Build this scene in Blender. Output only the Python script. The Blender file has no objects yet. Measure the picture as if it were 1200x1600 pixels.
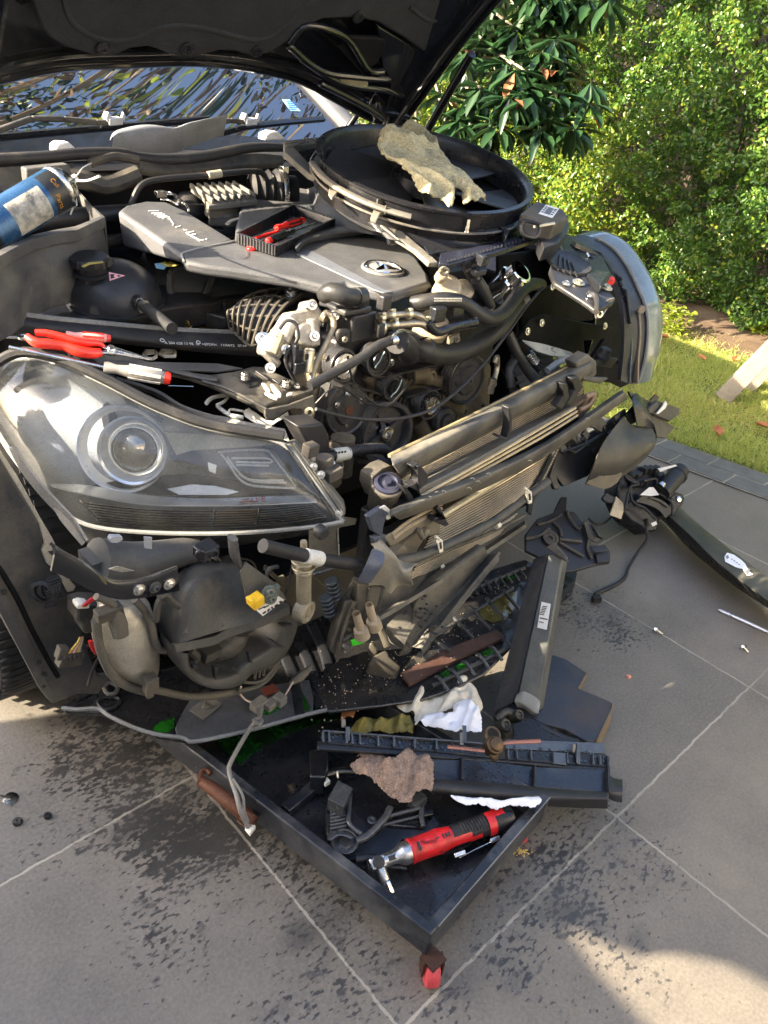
import bpy, bmesh, math, random
import numpy as np
from mathutils import Vector, Matrix
S = bpy.context.scene
rad = math.radians
random.seed(7)
rng = np.random.default_rng(7)
# -- camera
F = 1195.0; CX = 600.0; CY = 800.0; EYE = Vector((0, 0, 1.27))
AX = Vector((0.73378455, -0.29248755, 0.61319758))
AY = Vector((-0.67274253, -0.43870097, 0.59578432))
AZ = Vector((0.09475088, -0.84970142, -0.5186808))
cam_d = bpy.data.cameras.new('camera')
cam = bpy.data.objects.new('camera', cam_d)
S.collection.objects.link(cam)
cam_d.sensor_fit = 'VERTICAL'; cam_d.sensor_height = 36; cam_d.sensor_width = 27
cam_d.lens = 36 * F / 1600
cam_d.clip_start = 0.02; cam_d.clip_end = 400
cam.matrix_world = Matrix(((AX.x, -AX.y, -AX.z, EYE.x), (AY.x, -AY.y, -AY.z, EYE.y), (AZ.x, -AZ.y, -AZ.z, EYE.z), (0, 0, 0, 1)))
S.camera = cam
S.render.resolution_x = 768; S.render.resolution_y = 1024
# -- sky, sun, exposure
SUN_EL = 27.0
SUN_AZ = 155.0        # degrees, measured from +X towards +Y: where the sun stands
w = bpy.data.worlds.new('World'); S.world = w; w.use_nodes = True
nt = w.node_tree; nt.nodes.clear()
sky = nt.nodes.new('ShaderNodeTexSky'); sky.sky_type = 'NISHITA'; sky.sun_disc = False
sky.sun_elevation = rad(SUN_EL); sky.sun_rotation = rad(90 - SUN_AZ)
sky.air_density = .8; sky.dust_density = 3.0; sky.ozone_density = .4
bg = nt.nodes.new('ShaderNodeBackground'); bg.inputs[1].default_value = 0.15
wo = nt.nodes.new('ShaderNodeOutputWorld')
nt.links.new(sky.outputs[0], bg.inputs[0]); nt.links.new(bg.outputs[0], wo.inputs[0])
sd = bpy.data.lights.new('sun', 'SUN'); sd.energy = 5.0; sd.angle = rad(0.5); sd.color = (1, .85, .64)
so = bpy.data.objects.new('sun', sd); S.collection.objects.link(so)
sv = Vector((math.cos(rad(SUN_EL)) * math.cos(rad(SUN_AZ)), math.cos(rad(SUN_EL)) * math.sin(rad(SUN_AZ)), math.sin(rad(SUN_EL))))
so.rotation_euler = sv.to_track_quat('Z', 'Y').to_euler(); so.location = sv * 20
S.view_settings.view_transform = 'Standard'; S.view_settings.look = 'None'
S.view_settings.exposure = 2.55; S.view_settings.gamma = 1
# -- measuring: photo point + a plane in the world -> world point
def ray(px, py):
 c = Vector((px - CX, py - CY, F))
 return Vector((AX.dot(c), AY.dot(c), AZ.dot(c)))
class Plane:
 def __init__(s, p, n):
  s.p = Vector(p); s.n = Vector(n).normalized()
  if s.n.dot(EYE - s.p) < 0: s.n = -s.n
 def at(s, px, py):
  d = ray(px, py)
  return EYE + d * ((s.p - EYE).dot(s.n) / d.dot(s.n))
 def off(s, d): return Plane(s.p + s.n * d, s.n)
def pln(s):
 if isinstance(s, Plane): return s
 v = float(s[1:])
 return {'x': Plane((v, 0, 0), (1, 0, 0)), 'y': Plane((0, v, 0), (0, 1, 0)), 'z': Plane((0, 0, v), (0, 0, 1))}[s[0]]
def P3(a, b, c): return Plane(a, (b - a).cross(c - a))
CR = dict(f=(0, 0, 1), a1=(0, 0, 2), a2=(500, 0, 1.7143), a3=(0, 220, 2.4), a4=(380, 380, 2.3077), a5=(740, 330, 2.6087), a6=(0, 540, 2.1429),
          a7=(0, 820, 2.1429), a8=(480, 540, 2), b1=(460, 860, 2.2222), b2=(280, 1100, 1.6667), b3=(840, 560, 3.2), b4=(0, 1150, 2.4),
          b5=(600, 1150, 2), b6=(360, 260, 3.3333), b7=(640, 300, 3.75), b8=(100, 860, 3), c1=(880, 640, 3.75), c2=(900, 400, 4),
          c3=(0, 1150, 3.5294), d1=(440, 180, 2.6087), d2=(0, 240, 6), d3=(640, 0, 4.6154), d4=(40, 500, 4.6154), d5=(560, 1240, 4.6154),
          d6=(0, 400, 2.8571), e1=(160, 280, 5), e2=(480, 840, 4), e3=(560, 660, 4), e4=(240, 540, 4), e5=(0, 0, 3.6364), e6=(400, 440, 5),
          e7=(430, 1140, 4.4444), e8=(0, 700, 3.6364))
def px(c, x, y):
 o = CR[c]; return (o[0] + x / o[2], o[1] + y / o[2])
def pp(c, s, pl):
 """'x,y x,y,v ...' in a measuring crop -> world points; a third value moves the plane"""
 out = []; base = pl
 for t in s.split():
  v = [float(q) for q in t.split(',')]
  q = pl
  if len(v) == 3:
   q = (base[0] + str(v[2])) if isinstance(base, str) else base.off(v[2])
  out.append(pln(q).at(*px(c, v[0], v[1])))
 return out
def W(c, x, y, pl): return pln(pl).at(*px(c, x, y))
# -- materials
MATS = {}
def noise_mix(nt, co, scale, detail=4, rough=.6):
 n = nt.nodes.new('ShaderNodeTexNoise'); n.inputs['Scale'].default_value = scale
 n.inputs['Detail'].default_value = detail; n.inputs['Roughness'].default_value = rough
 nt.links.new(co, n.inputs['Vector']); return n.outputs['Fac']
def ramp(nt, fac, a, b, ca=(0, 0, 0, 1), cb=(1, 1, 1, 1)):
 r = nt.nodes.new('ShaderNodeValToRGB'); r.color_ramp.elements[0].position = a; r.color_ramp.elements[1].position = b
 r.color_ramp.elements[0].color = ca; r.color_ramp.elements[1].color = cb
 nt.links.new(fac, r.inputs[0]); return r.outputs[0]
def mixc(nt, fac, a, b):
 m = nt.nodes.new('ShaderNodeMix'); m.data_type = 'RGBA'
 if isinstance(fac, float): m.inputs[0].default_value = fac
 else: nt.links.new(fac, m.inputs[0])
 for v, i in ((a, 6), (b, 7)):
  if isinstance(v, tuple): m.inputs[i].default_value = (*v[:3], 1)
  else: nt.links.new(v, m.inputs[i])
 return m.outputs[2]
def mathn(nt, op, a, b=0.0, clamp=False):
 m = nt.nodes.new('ShaderNodeMath'); m.operation = op; m.use_clamp = clamp
 for v, i in ((a, 0), (b, 1)):
  if isinstance(v, (int, float)): m.inputs[i].default_value = v
  else: nt.links.new(v, m.inputs[i])
 return m.outputs[0]
def mat(name, col, rough=.5, metal=0.0, dust=None, amt=.5, dscale=9, bump=.15, bscale=160, coat=0, vary=.25, spec=.38, grain=.35):
 if name in MATS: return MATS[name]
 if dust: dust = tuple(c * .66 for c in dust)
 m = bpy.data.materials.new(name); m.use_nodes = True; MATS[name] = m
 nt = m.node_tree; b = nt.nodes['Principled BSDF']
 tc = nt.nodes.new('ShaderNodeTexCoord'); co = tc.outputs['Object']
 n1 = noise_mix(nt, co, 14, 5)
 dark = tuple(c * (1 - vary) for c in col); lite = tuple(min(1, c * (1 + vary)) for c in col)
 c = mixc(nt, ramp(nt, n1, .3, .7), dark, lite)
 n4 = noise_mix(nt, co, 330, 2, .8); c = mixc(nt, mathn(nt, 'MULTIPLY', ramp(nt, n4, .45, .75), grain), c, tuple(min(1, q * 2.2 + .012) for q in col))
 rg = mathn(nt, 'ADD', mathn(nt, 'MULTIPLY', noise_mix(nt, co, 30, 6, .7), .5), rough - .25, True)
 if dust:
  n2 = noise_mix(nt, co, dscale, 8, .68)
  lo = .68 - amt * .42
  f = ramp(nt, n2, lo, lo + .2)
  n3 = noise_mix(nt, co, dscale * 12, 3, .7)
  f = mathn(nt, 'MULTIPLY', f, mathn(nt, 'ADD', mathn(nt, 'MULTIPLY', n3, .9), .35), True)
  f = mathn(nt, 'MULTIPLY', f, min(1, amt + .25))
  c = mixc(nt, f, c, dust)
  rg = mathn(nt, 'ADD', rg, mathn(nt, 'MULTIPLY', f, .4), True)
  b.inputs['Metallic'].default_value = metal
  if metal: nt.links.new(mathn(nt, 'SUBTRACT', metal, f, True), b.inputs['Metallic'])
 else: b.inputs['Metallic'].default_value = metal
 nt.links.new(c, b.inputs['Base Color']); nt.links.new(rg, b.inputs['Roughness'])
 b.inputs['Specular IOR Level'].default_value = spec
 if coat: b.inputs['Coat Weight'].default_value = coat; b.inputs['Coat Roughness'].default_value = .05
 if bump:
  bp = nt.nodes.new('ShaderNodeBump'); bp.inputs['Strength'].default_value = bump; bp.inputs['Distance'].default_value = .002
  nt.links.new(noise_mix(nt, co, bscale, 4), bp.inputs['Height']); nt.links.new(bp.outputs[0], b.inputs['Normal'])
 return m
def glass(name, col=(1, 1, 1), rough=0.0, ior=1.45, alpha=None):
 if name in MATS: return MATS[name]
 m = bpy.data.materials.new(name); m.use_nodes = True; MATS[name] = m
 nt = m.node_tree; nt.nodes.clear()
 o = nt.nodes.new('ShaderNodeOutputMaterial'); mx = nt.nodes.new('ShaderNodeMixShader')
 t = nt.nodes.new('ShaderNodeBsdfTransparent'); t.inputs[0].default_value = (*col, 1)
 g = nt.nodes.new('ShaderNodeBsdfGlossy'); g.inputs['Roughness'].default_value = rough
 fr = nt.nodes.new('ShaderNodeFresnel'); fr.inputs[0].default_value = ior
 nt.links.new(fr.outputs[0], mx.inputs[0]); nt.links.new(t.outputs[0], mx.inputs[1]); nt.links.new(g.outputs[0], mx.inputs[2])
 nt.links.new(mx.outputs[0], o.inputs[0])
 if alpha:      # a scuffed, slightly milky lens
  d = nt.nodes.new('ShaderNodeBsdfDiffuse'); d.inputs[0].default_value = (.75, .77, .78, 1); m2 = nt.nodes.new('ShaderNodeMixShader')
  tc = nt.nodes.new('ShaderNodeTexCoord')
  nt.links.new(mathn(nt, 'MULTIPLY', ramp(nt, noise_mix(nt, tc.outputs['Object'], 9, 6, .65), .3, .75), alpha * 2), m2.inputs[0])
  nt.links.new(mx.outputs[0], m2.inputs[1]); nt.links.new(d.outputs[0], m2.inputs[2]); nt.links.new(m2.outputs[0], o.inputs[0])
 return m
DUST = (.17, .148, .11)
M = dict(
 plas=mat('black_plastic', (.018, .018, .02), .42, dust=DUST, amt=.32),
 plasd=mat('dusty_black_plastic', (.028, .027, .026), .5, dust=DUST, amt=.72, dscale=12),
 plasc=mat('clean_black_plastic', (.012, .013, .016), .3, dust=DUST, amt=.12),
 grey=mat('dusty_grey_plastic', (.055, .055, .054), .55, dust=(.25, .23, .19), amt=.5),
 rub=mat('black_rubber', (.018, .018, .019), .55, dust=DUST, amt=.35, bump=.1),
 hose=mat('ribbed_rubber_hose', (.022, .022, .022), .45, dust=DUST, amt=.3),
 cover=mat('textured_grey_cover', (.07, .072, .076), .5, dust=(.26, .24, .2), amt=.35, bump=.5, bscale=420, dscale=5),
 coverl=mat('smooth_cover_stripe', (.11, .12, .14), .4, bump=.2, bscale=400),
 alu=mat('cast_aluminium', (.36, .34, .30), .48, .75, dust=(.25, .2, .13), amt=.5, bump=.35, bscale=90),
 alud=mat('oily_cast_aluminium', (.20, .17, .12), .5, .6, dust=(.07, .055, .04), amt=.65, bump=.35, bscale=70),
 steel=mat('bright_steel', (.62, .61, .58), .25, 1, dust=(.3, .27, .2), amt=.15, bump=.05),
 zinc=mat('zinc_plated', (.55, .5, .38), .35, .9, dust=(.35, .3, .2), amt=.3, bump=.1),
 black=mat('painted_black_metal', (.008, .009, .012), .16, coat=.6, bump=0),
 blackd=mat('dusty_painted_metal', (.014, .015, .018), .3, dust=(.2, .19, .16), amt=.4, bump=.05),
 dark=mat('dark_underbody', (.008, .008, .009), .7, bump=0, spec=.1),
 fin=mat('radiator_fins', (.05, .038, .025), .7, .2, dust=(.10, .07, .045), amt=.5, bump=.5, bscale=700),
 fint=mat('radiator_tubes', (.50, .41, .29), .45, .4, dust=(.3, .22, .14), amt=.35),
 red=mat('red_grip', (.62, .018, .014), .3, dust=(.12, .03, .02), amt=.25, bump=0, coat=.3),
 redc=mat('bright_red_grip', (.8, .03, .015), .25, bump=0, coat=.5),
 chrome=mat('chrome', (.8, .8, .8), .08, 1, bump=0, vary=.03),
 white=mat('white_label', (.72, .71, .67), .6, bump=0, vary=.05),
 ink=mat('black_ink', (.02, .02, .02), .6, bump=0),
 cream=mat('cream_clip', (.72, .68, .56), .5, dust=(.3, .26, .18), amt=.3, bump=0),
 rust=mat('rusty_copper', (.10, .04, .022), .6, .3, dust=(.3, .17, .1), amt=.3, bump=.4, bscale=60),
 steeltray=mat('oily_black_steel', (.014, .016, .021), .32, .2, dust=(.16, .16, .16), amt=.5, bump=.3, bscale=60, coat=.3),
)
def wet_floor():
 m = mat('oily_tray_floor', (.012, .012, .013), .28, 0, dust=(.06, .05, .04), amt=.5, dscale=20, bump=.5, bscale=200, coat=.5)
 return m
M['oil'] = wet_floor()
# -- objects
COL = S.collection
def things(): pass
def thing(name, label, cat, loc, group=None):
 o = bpy.data.objects.new(name, None); COL.objects.link(o); o.location = loc; o.empty_display_size = .05
 o['label'] = label; o['category'] = cat
 if group: o['group'] = group
 o['_w'] = list(loc); return o
def wloc(o):
 v = Vector((0, 0, 0))
 while o is not None: v += o.location; o = o.parent
 return v
class MB:
 """collects faces (world coordinates) for ONE mesh object"""
 def __init__(s): s.v = []; s.f = []; s.m = []; s.c = []
 def add(s, vs, fs, mi=0):
  k = len(s.v); s.c.append((k, len(s.f))); s.v += [tuple(q) for q in vs]; s.f += [tuple(i + k for i in f) for f in fs]; s.m += [mi] * len(fs); return s
 def prism(s, pts, n, th, mi=0):
  n = Vector(n).normalized(); k = len(pts)
  a = Vector((0, 0, 0))
  for i in range(k): a += (pts[i] - pts[0]).cross(pts[(i + 1) % k] - pts[0])
  if a.dot(n) < 0: pts = pts[::-1]
  bk = [p - n * th for p in pts]
  return s.add(list(pts) + bk, [tuple(range(k)), tuple(range(2 * k - 1, k - 1, -1))] + [(i, i + k, (i + 1) % k + k, (i + 1) % k) for i in range(k)], mi)
 def plate(s, c, st, pl, th, mi=0, back=0.0):
  pl = pln(pl); return s.prism(pp(c, st, pl), pl.n, th, mi)
 def box(s, cen, dx, dy, dz, mi=0):
  cen = Vector(cen); dx = Vector(dx) / 2; dy = Vector(dy) / 2; dz = Vector(dz) / 2
  v = [cen + dx * a + dy * b + dz * c for c in (-1, 1) for a, b in ((-1, -1), (1, -1), (1, 1), (-1, 1))]
  return s.add(v, [(3, 2, 1, 0), (4, 5, 6, 7), (0, 1, 5, 4), (1, 2, 6, 5), (2, 3, 7, 6), (3, 0, 4, 7)], mi)
 def bar(s, a, b, w, h, up=Vector((0, 0, 1)), mi=0):
  a = Vector(a); b = Vector(b); d = b - a; sd = d.cross(up).normalized(); u = sd.cross(d).normalized()
  return s.box((a + b) / 2, d, sd * w, u * h, mi)
 def tube(s, pts, r, seg=10, smooth=4, mi=0, ribs=0, cap=True, flat=1.0, up=None):
  pts = [Vector(p) for p in pts]
  rr = list(r) if isinstance(r, (list, tuple)) else [r] * len(pts)
  if smooth and len(pts) > 2:
   q = []; qr = []
   for i in range(len(pts) - 1):
    p0 = pts[max(i - 1, 0)]; p1 = pts[i]; p2 = pts[i + 1]; p3 = pts[min(i + 2, len(pts) - 1)]
    for j in range(smooth):
     t = j / smooth
     q.append(.5 * ((2 * p1) + (p2 - p0) * t + (2 * p0 - 5 * p1 + 4 * p2 - p3) * t * t + (3 * p1 - p0 - 3 * p2 + p3) * t ** 3))
     qr.append(rr[i] * (1 - t) + rr[i + 1] * t)
   pts = q + [pts[-1]]; rr = qr + [rr[-1]]
  if ribs:
   q = []; qr = []; L = 0
   tot = sum((pts[i + 1] - pts[i]).length for i in range(len(pts) - 1)); n = int(tot / ribs * 2)
   cum = [0]
   for i in range(len(pts) - 1): cum.append(cum[-1] + (pts[i + 1] - pts[i]).length)
   j = 0
   for k in range(n + 1):
    d = tot * k / n
    while j < len(pts) - 2 and cum[j + 1] < d: j += 1
    t = (d - cum[j]) / max(1e-9, cum[j + 1] - cum[j])
    q.append(pts[j].lerp(pts[j + 1], t)); qr.append((rr[j] * (1 - t) + rr[j + 1] * t) * (1 if k % 2 else .86))
   pts = q; rr = qr
  d0 = (pts[1] - pts[0]).normalized()
  u = Vector(up) if up else (Vector((0, 0, 1)) if abs(d0.z) < .9 else Vector((1, 0, 0)))
  u = (u - d0 * u.dot(d0)).normalized()
  vs = []; n = len(pts)
  for i, p in enumerate(pts):
   d = (pts[min(i + 1, n - 1)] - pts[max(i - 1, 0)])
   if d.length < 1e-9: d = d0
   d = d.normalized(); u = (u - d * u.dot(d)).normalized(); v = d.cross(u)
   for k in range(seg):
    a = 2 * math.pi * k / seg
    vs.append(p + (u * math.cos(a) * flat + v * math.sin(a)) * rr[i])
  fs = [(i * seg + k, i * seg + (k + 1) % seg, (i + 1) * seg + (k + 1) % seg, (i + 1) * seg + k) for i in range(n - 1) for k in range(seg)]
  if cap: fs += [tuple(range(seg - 1, -1, -1)), tuple((n - 1) * seg + k for k in range(seg))]
  return s.add(vs, fs, mi)
 def lathe(s, cen, ax, prof, seg=32, mi=0, a0=0, a1=360, u=None):
  """prof: (radius, height along axis) pairs"""
  cen = Vector(cen); ax = Vector(ax).normalized()
  if u is None: u = ax.orthogonal()
  u = (Vector(u) - ax * Vector(u).dot(ax)).normalized(); v = ax.cross(u)
  full = (a1 - a0) >= 360; n = seg if full else seg + 1; vs = []
  for r, h in prof:
   for k in range(n):
    a = rad(a0 + (a1 - a0) * k / seg)
    vs.append(cen + ax * h + (u * math.cos(a) + v * math.sin(a)) * max(r, 1e-5))
  fs = []
  for i in range(len(prof) - 1):
   for k in range(seg):
    k2 = (k + 1) % n
    fs.append((i * n + k, i * n + k2, (i + 1) * n + k2, (i + 1) * n + k))
  return s.add(vs, fs, mi)
 def surf(s, rows, nu=6, nv=6, th=0.0, mi=0, f=None):
  """rows of control points, Catmull-Rom in both directions"""
  def cr(pts, n):
   if n <= 1: return list(pts)
   o = []
   for i in range(len(pts) - 1):
    p0 = pts[max(i - 1, 0)]; p1 = pts[i]; p2 = pts[i + 1]; p3 = pts[min(i + 2, len(pts) - 1)]
    for j in range(n):
     t = j / n
     o.append(.5 * ((2 * p1) + (p2 - p0) * t + (2 * p0 - 5 * p1 + 4 * p2 - p3) * t * t + (3 * p1 - p0 - 3 * p2 + p3) * t ** 3))
   return o + [pts[-1]]
  R = [cr(r, nu) for r in rows]
  C = [cr([R[i][j] for i in range(len(R))], nv) for j in range(len(R[0]))]
  a = len(C[0]); b = len(C)
  vs = [C[j][i] for i in range(a) for j in range(b)]
  if f: vs = [f(v) for v in vs]
  fs = [(i * b + j, i * b + j + 1, (i + 1) * b + j + 1, (i + 1) * b + j) for i in range(a - 1) for j in range(b - 1)]
  if th:
   N = [Vector((0, 0, 0)) for _ in vs]
   for q in fs:
    nn = (vs[q[1]] - vs[q[0]]).cross(vs[q[3]] - vs[q[0]])
    for i in q: N[i] += nn
   k = len(vs)
   sgn = 1 if sum(N[i].normalized().dot(EYE - vs[i]) for i in range(k) if N[i].length > 0) > 0 else -1
   vs = vs + [vs[i] - (N[i].normalized() * th * sgn) for i in range(k)]
   fs = fs + [tuple(i + k for i in q[::-1]) for q in fs]
   bd = [j for j in range(b)] + [i * b + b - 1 for i in range(1, a)] + [(a - 1) * b + j for j in range(b - 2, -1, -1)] + [i * b for i in range(a - 2, 0, -1)]
   fs += [(bd[i], bd[(i + 1) % len(bd)], bd[(i + 1) % len(bd)] + k, bd[i] + k) for i in range(len(bd))]
  return s.add(vs, fs, mi)
 def bolt(s, cen, ax, r=.009, h=.008, mi=0):
  s.lathe(cen, ax, [(r * 1.5, 0), (r * 1.5, h * .3), (r * .9, h * .35)], 16, mi)
  return s.lathe(cen, ax, [(r * .95, h * .3), (r * .95, h), (r * .8, h * 1.1), (r * .45, h * 1.1), (r * .4, h * .6), (0, h * .6)], 6, mi)
 def build(s, name, mats, parent=None, bev=0.0, ang=38, label=None, smooth=True, seg=2):
  if name in SPLIT and len(s.c) > 1:
   o = None; C2 = s.c + [(len(s.v), len(s.f))]
   for (a, fa), (b, fb) in zip(C2, C2[1:]):
    q = MB(); q.v = s.v[a:b]; q.f = [tuple(i - a for i in f) for f in s.f[fa:fb]]; q.m = s.m[fa:fb]; q.c = [(0, 0)]
    o = q.build(name, mats, parent, bev, ang, label, smooth, seg)
   return o
  me = bpy.data.meshes.new(name)
  off = wloc(parent) if parent else (Vector((0, 0, 0)) if name in STRUCT else None)
  if off is None:
   a = np.array(s.v); off = Vector((a[:, 0].mean(), a[:, 1].mean(), a[:, 2].min()))
  me.from_pydata([(q[0] - off.x, q[1] - off.y, q[2] - off.z) for q in s.v], [], s.f)
  if not isinstance(mats, (list, tuple)): mats = [mats]
  for m in mats: me.materials.append(m if not isinstance(m, str) else M[m])
  me.polygons.foreach_set('material_index', s.m)
  bm = bmesh.new(); bm.from_mesh(me)
  bmesh.ops.recalc_face_normals(bm, faces=bm.faces)
  if smooth:
   for e in bm.edges: e.smooth = len(e.link_faces) == 2 and e.calc_face_angle(0) < rad(ang)
   for fc in bm.faces: fc.smooth = True
  bm.to_mesh(me); bm.free()
  o = bpy.data.objects.new(name, me); COL.objects.link(o)
  if parent: o.parent = parent
  else: o.location = off
  if bev:
   b = o.modifiers.new('bevel', 'BEVEL'); b.width = bev; b.segments = seg; b.limit_method = 'ANGLE'; b.angle_limit = rad(40); b.harden_normals = False
  if label: o['label'] = label
  return o
SPLIT = set('undertray_ribs lamp_bracketry drive_belt quick_connector loom_clip hose_clips grommet_cables liner_holes plug_bolts damper_washers plastic_bracket wiring_loom thermostat_housing bay_filler duct_tabs apron_tabs hinge rail_gaps mouth_notches bracket_slot white_wires straws inner_panel bar_clip lamp_clip pump_cap bare_patches tail_lead green_drops snorkel_rim motor_fittings drain_bung bellows_clamp cloth_clip bright_clip rusty_handle flaps condenser_fitting guide_tab clip_post cooler_ports wire_guard pulley_face injector_valve solenoid duct_arm motor_cables copper_strands pipe_union undertray_edge latch_plate scuttle_panel lamp_frame damper_eye can_shoulder lamp_adjuster crossmember_foot scratches front_casting'.split())
STRUCT = {'ground', 'lawn', 'paving', 'sky', 'soil', 'brick_edging'}
def tag(o, label, cat, group=None, kind=None):
 if label: o['label'] = label
 if cat: o['category'] = cat
 if group: o['group'] = group
 if kind: o['kind'] = kind
 return o
def hole_ring(pts, k):
 c = sum(pts, Vector((0, 0, 0))) / len(pts)
 return [c + (p - c) * k for p in pts]
def inpoly(x, y, P):
 c = False; n = len(P); j = n - 1
 for i in range(n):
  if (P[i][1] > y) != (P[j][1] > y) and x < (P[j][0] - P[i][0]) * (y - P[i][1]) / (P[j][1] - P[i][1]) + P[i][0]: c = not c
  j = i
 return c
from mathutils import noise as mn
def cloth(mb, c, st, pl, step=.006, amp=.02, freq=14, lift=.01, th=.003, fold=(1, 0, 0), seed=0, mi=0, drop=.03):
 """a rumpled sheet filling an outline on a plane"""
 pl = pln(pl); pts = pp(c, st, pl); n = pl.n
 u = (Vector(fold) - n * Vector(fold).dot(n)).normalized(); v = n.cross(u); o = pts[0]
 Q = [((p - o).dot(u), (p - o).dot(v)) for p in pts]
 x0 = min(q[0] for q in Q); x1 = max(q[0] for q in Q); y0 = min(q[1] for q in Q); y1 = max(q[1] for q in Q)
 nx = int((x1 - x0) / step) + 2; ny = int((y1 - y0) / step) + 2
 ins = {}; idx = {}; vs = []; fs = []
 def edge_d(x, y):
  d = 9
  for i in range(len(Q)):
   ax, ay = Q[i]; bx, by = Q[(i + 1) % len(Q)]
   t = max(0, min(1, ((x - ax) * (bx - ax) + (y - ay) * (by - ay)) / max(1e-12, (bx - ax) ** 2 + (by - ay) ** 2)))
   d = min(d, math.hypot(x - ax - t * (bx - ax), y - ay - t * (by - ay)))
  return d
 def vert(i, j):
  if (i, j) in idx: return idx[(i, j)]
  x = x0 + (i - .5) * step; y = y0 + (j - .5) * step
  if not inpoly(x, y, Q):      # snap to outline
   best = None
   for k in range(len(Q)):
    ax, ay = Q[k]; bx, by = Q[(k + 1) % len(Q)]
    t = max(0, min(1, ((x - ax) * (bx - ax) + (y - ay) * (by - ay)) / max(1e-12, (bx - ax) ** 2 + (by - ay) ** 2)))
    qx = ax + t * (bx - ax); qy = ay + t * (by - ay); d = math.hypot(x - qx, y - qy)
    if best is None or d < best[0]: best = (d, qx, qy)
   x, y = best[1], best[2]
  d = edge_d(x, y)
  w = mn.noise(Vector((x * freq * .6, y * freq * 1.5, seed))) * .9
  r = max(0, 1 - abs(mn.noise(Vector((x * freq * .35 + w, y * freq * 1.3 + w, seed + 5)))) * 4.5)
  r2 = max(0, 1 - abs(mn.noise(Vector((x * freq * 1.1 + w, y * freq * 2.4, seed + 15)))) * 5)
  h = lift + amp * .8 * r + amp * .35 * r2 + amp * .6 * (.5 + mn.noise(Vector((x * freq * .8, y * freq * .8, seed + 9))))
  h *= min(1, .45 + .55 * d / drop)
  vs.append(o + u * x + v * y + n * h); idx[(i, j)] = len(vs) - 1; return len(vs) - 1
 for i in range(nx):
  for j in range(ny):
   if inpoly(x0 + i * step, y0 + j * step, Q):
    fs.append((vert(i, j), vert(i + 1, j), vert(i + 1, j + 1), vert(i, j + 1)))
 mb.add(vs, fs, mi); return mb
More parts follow.
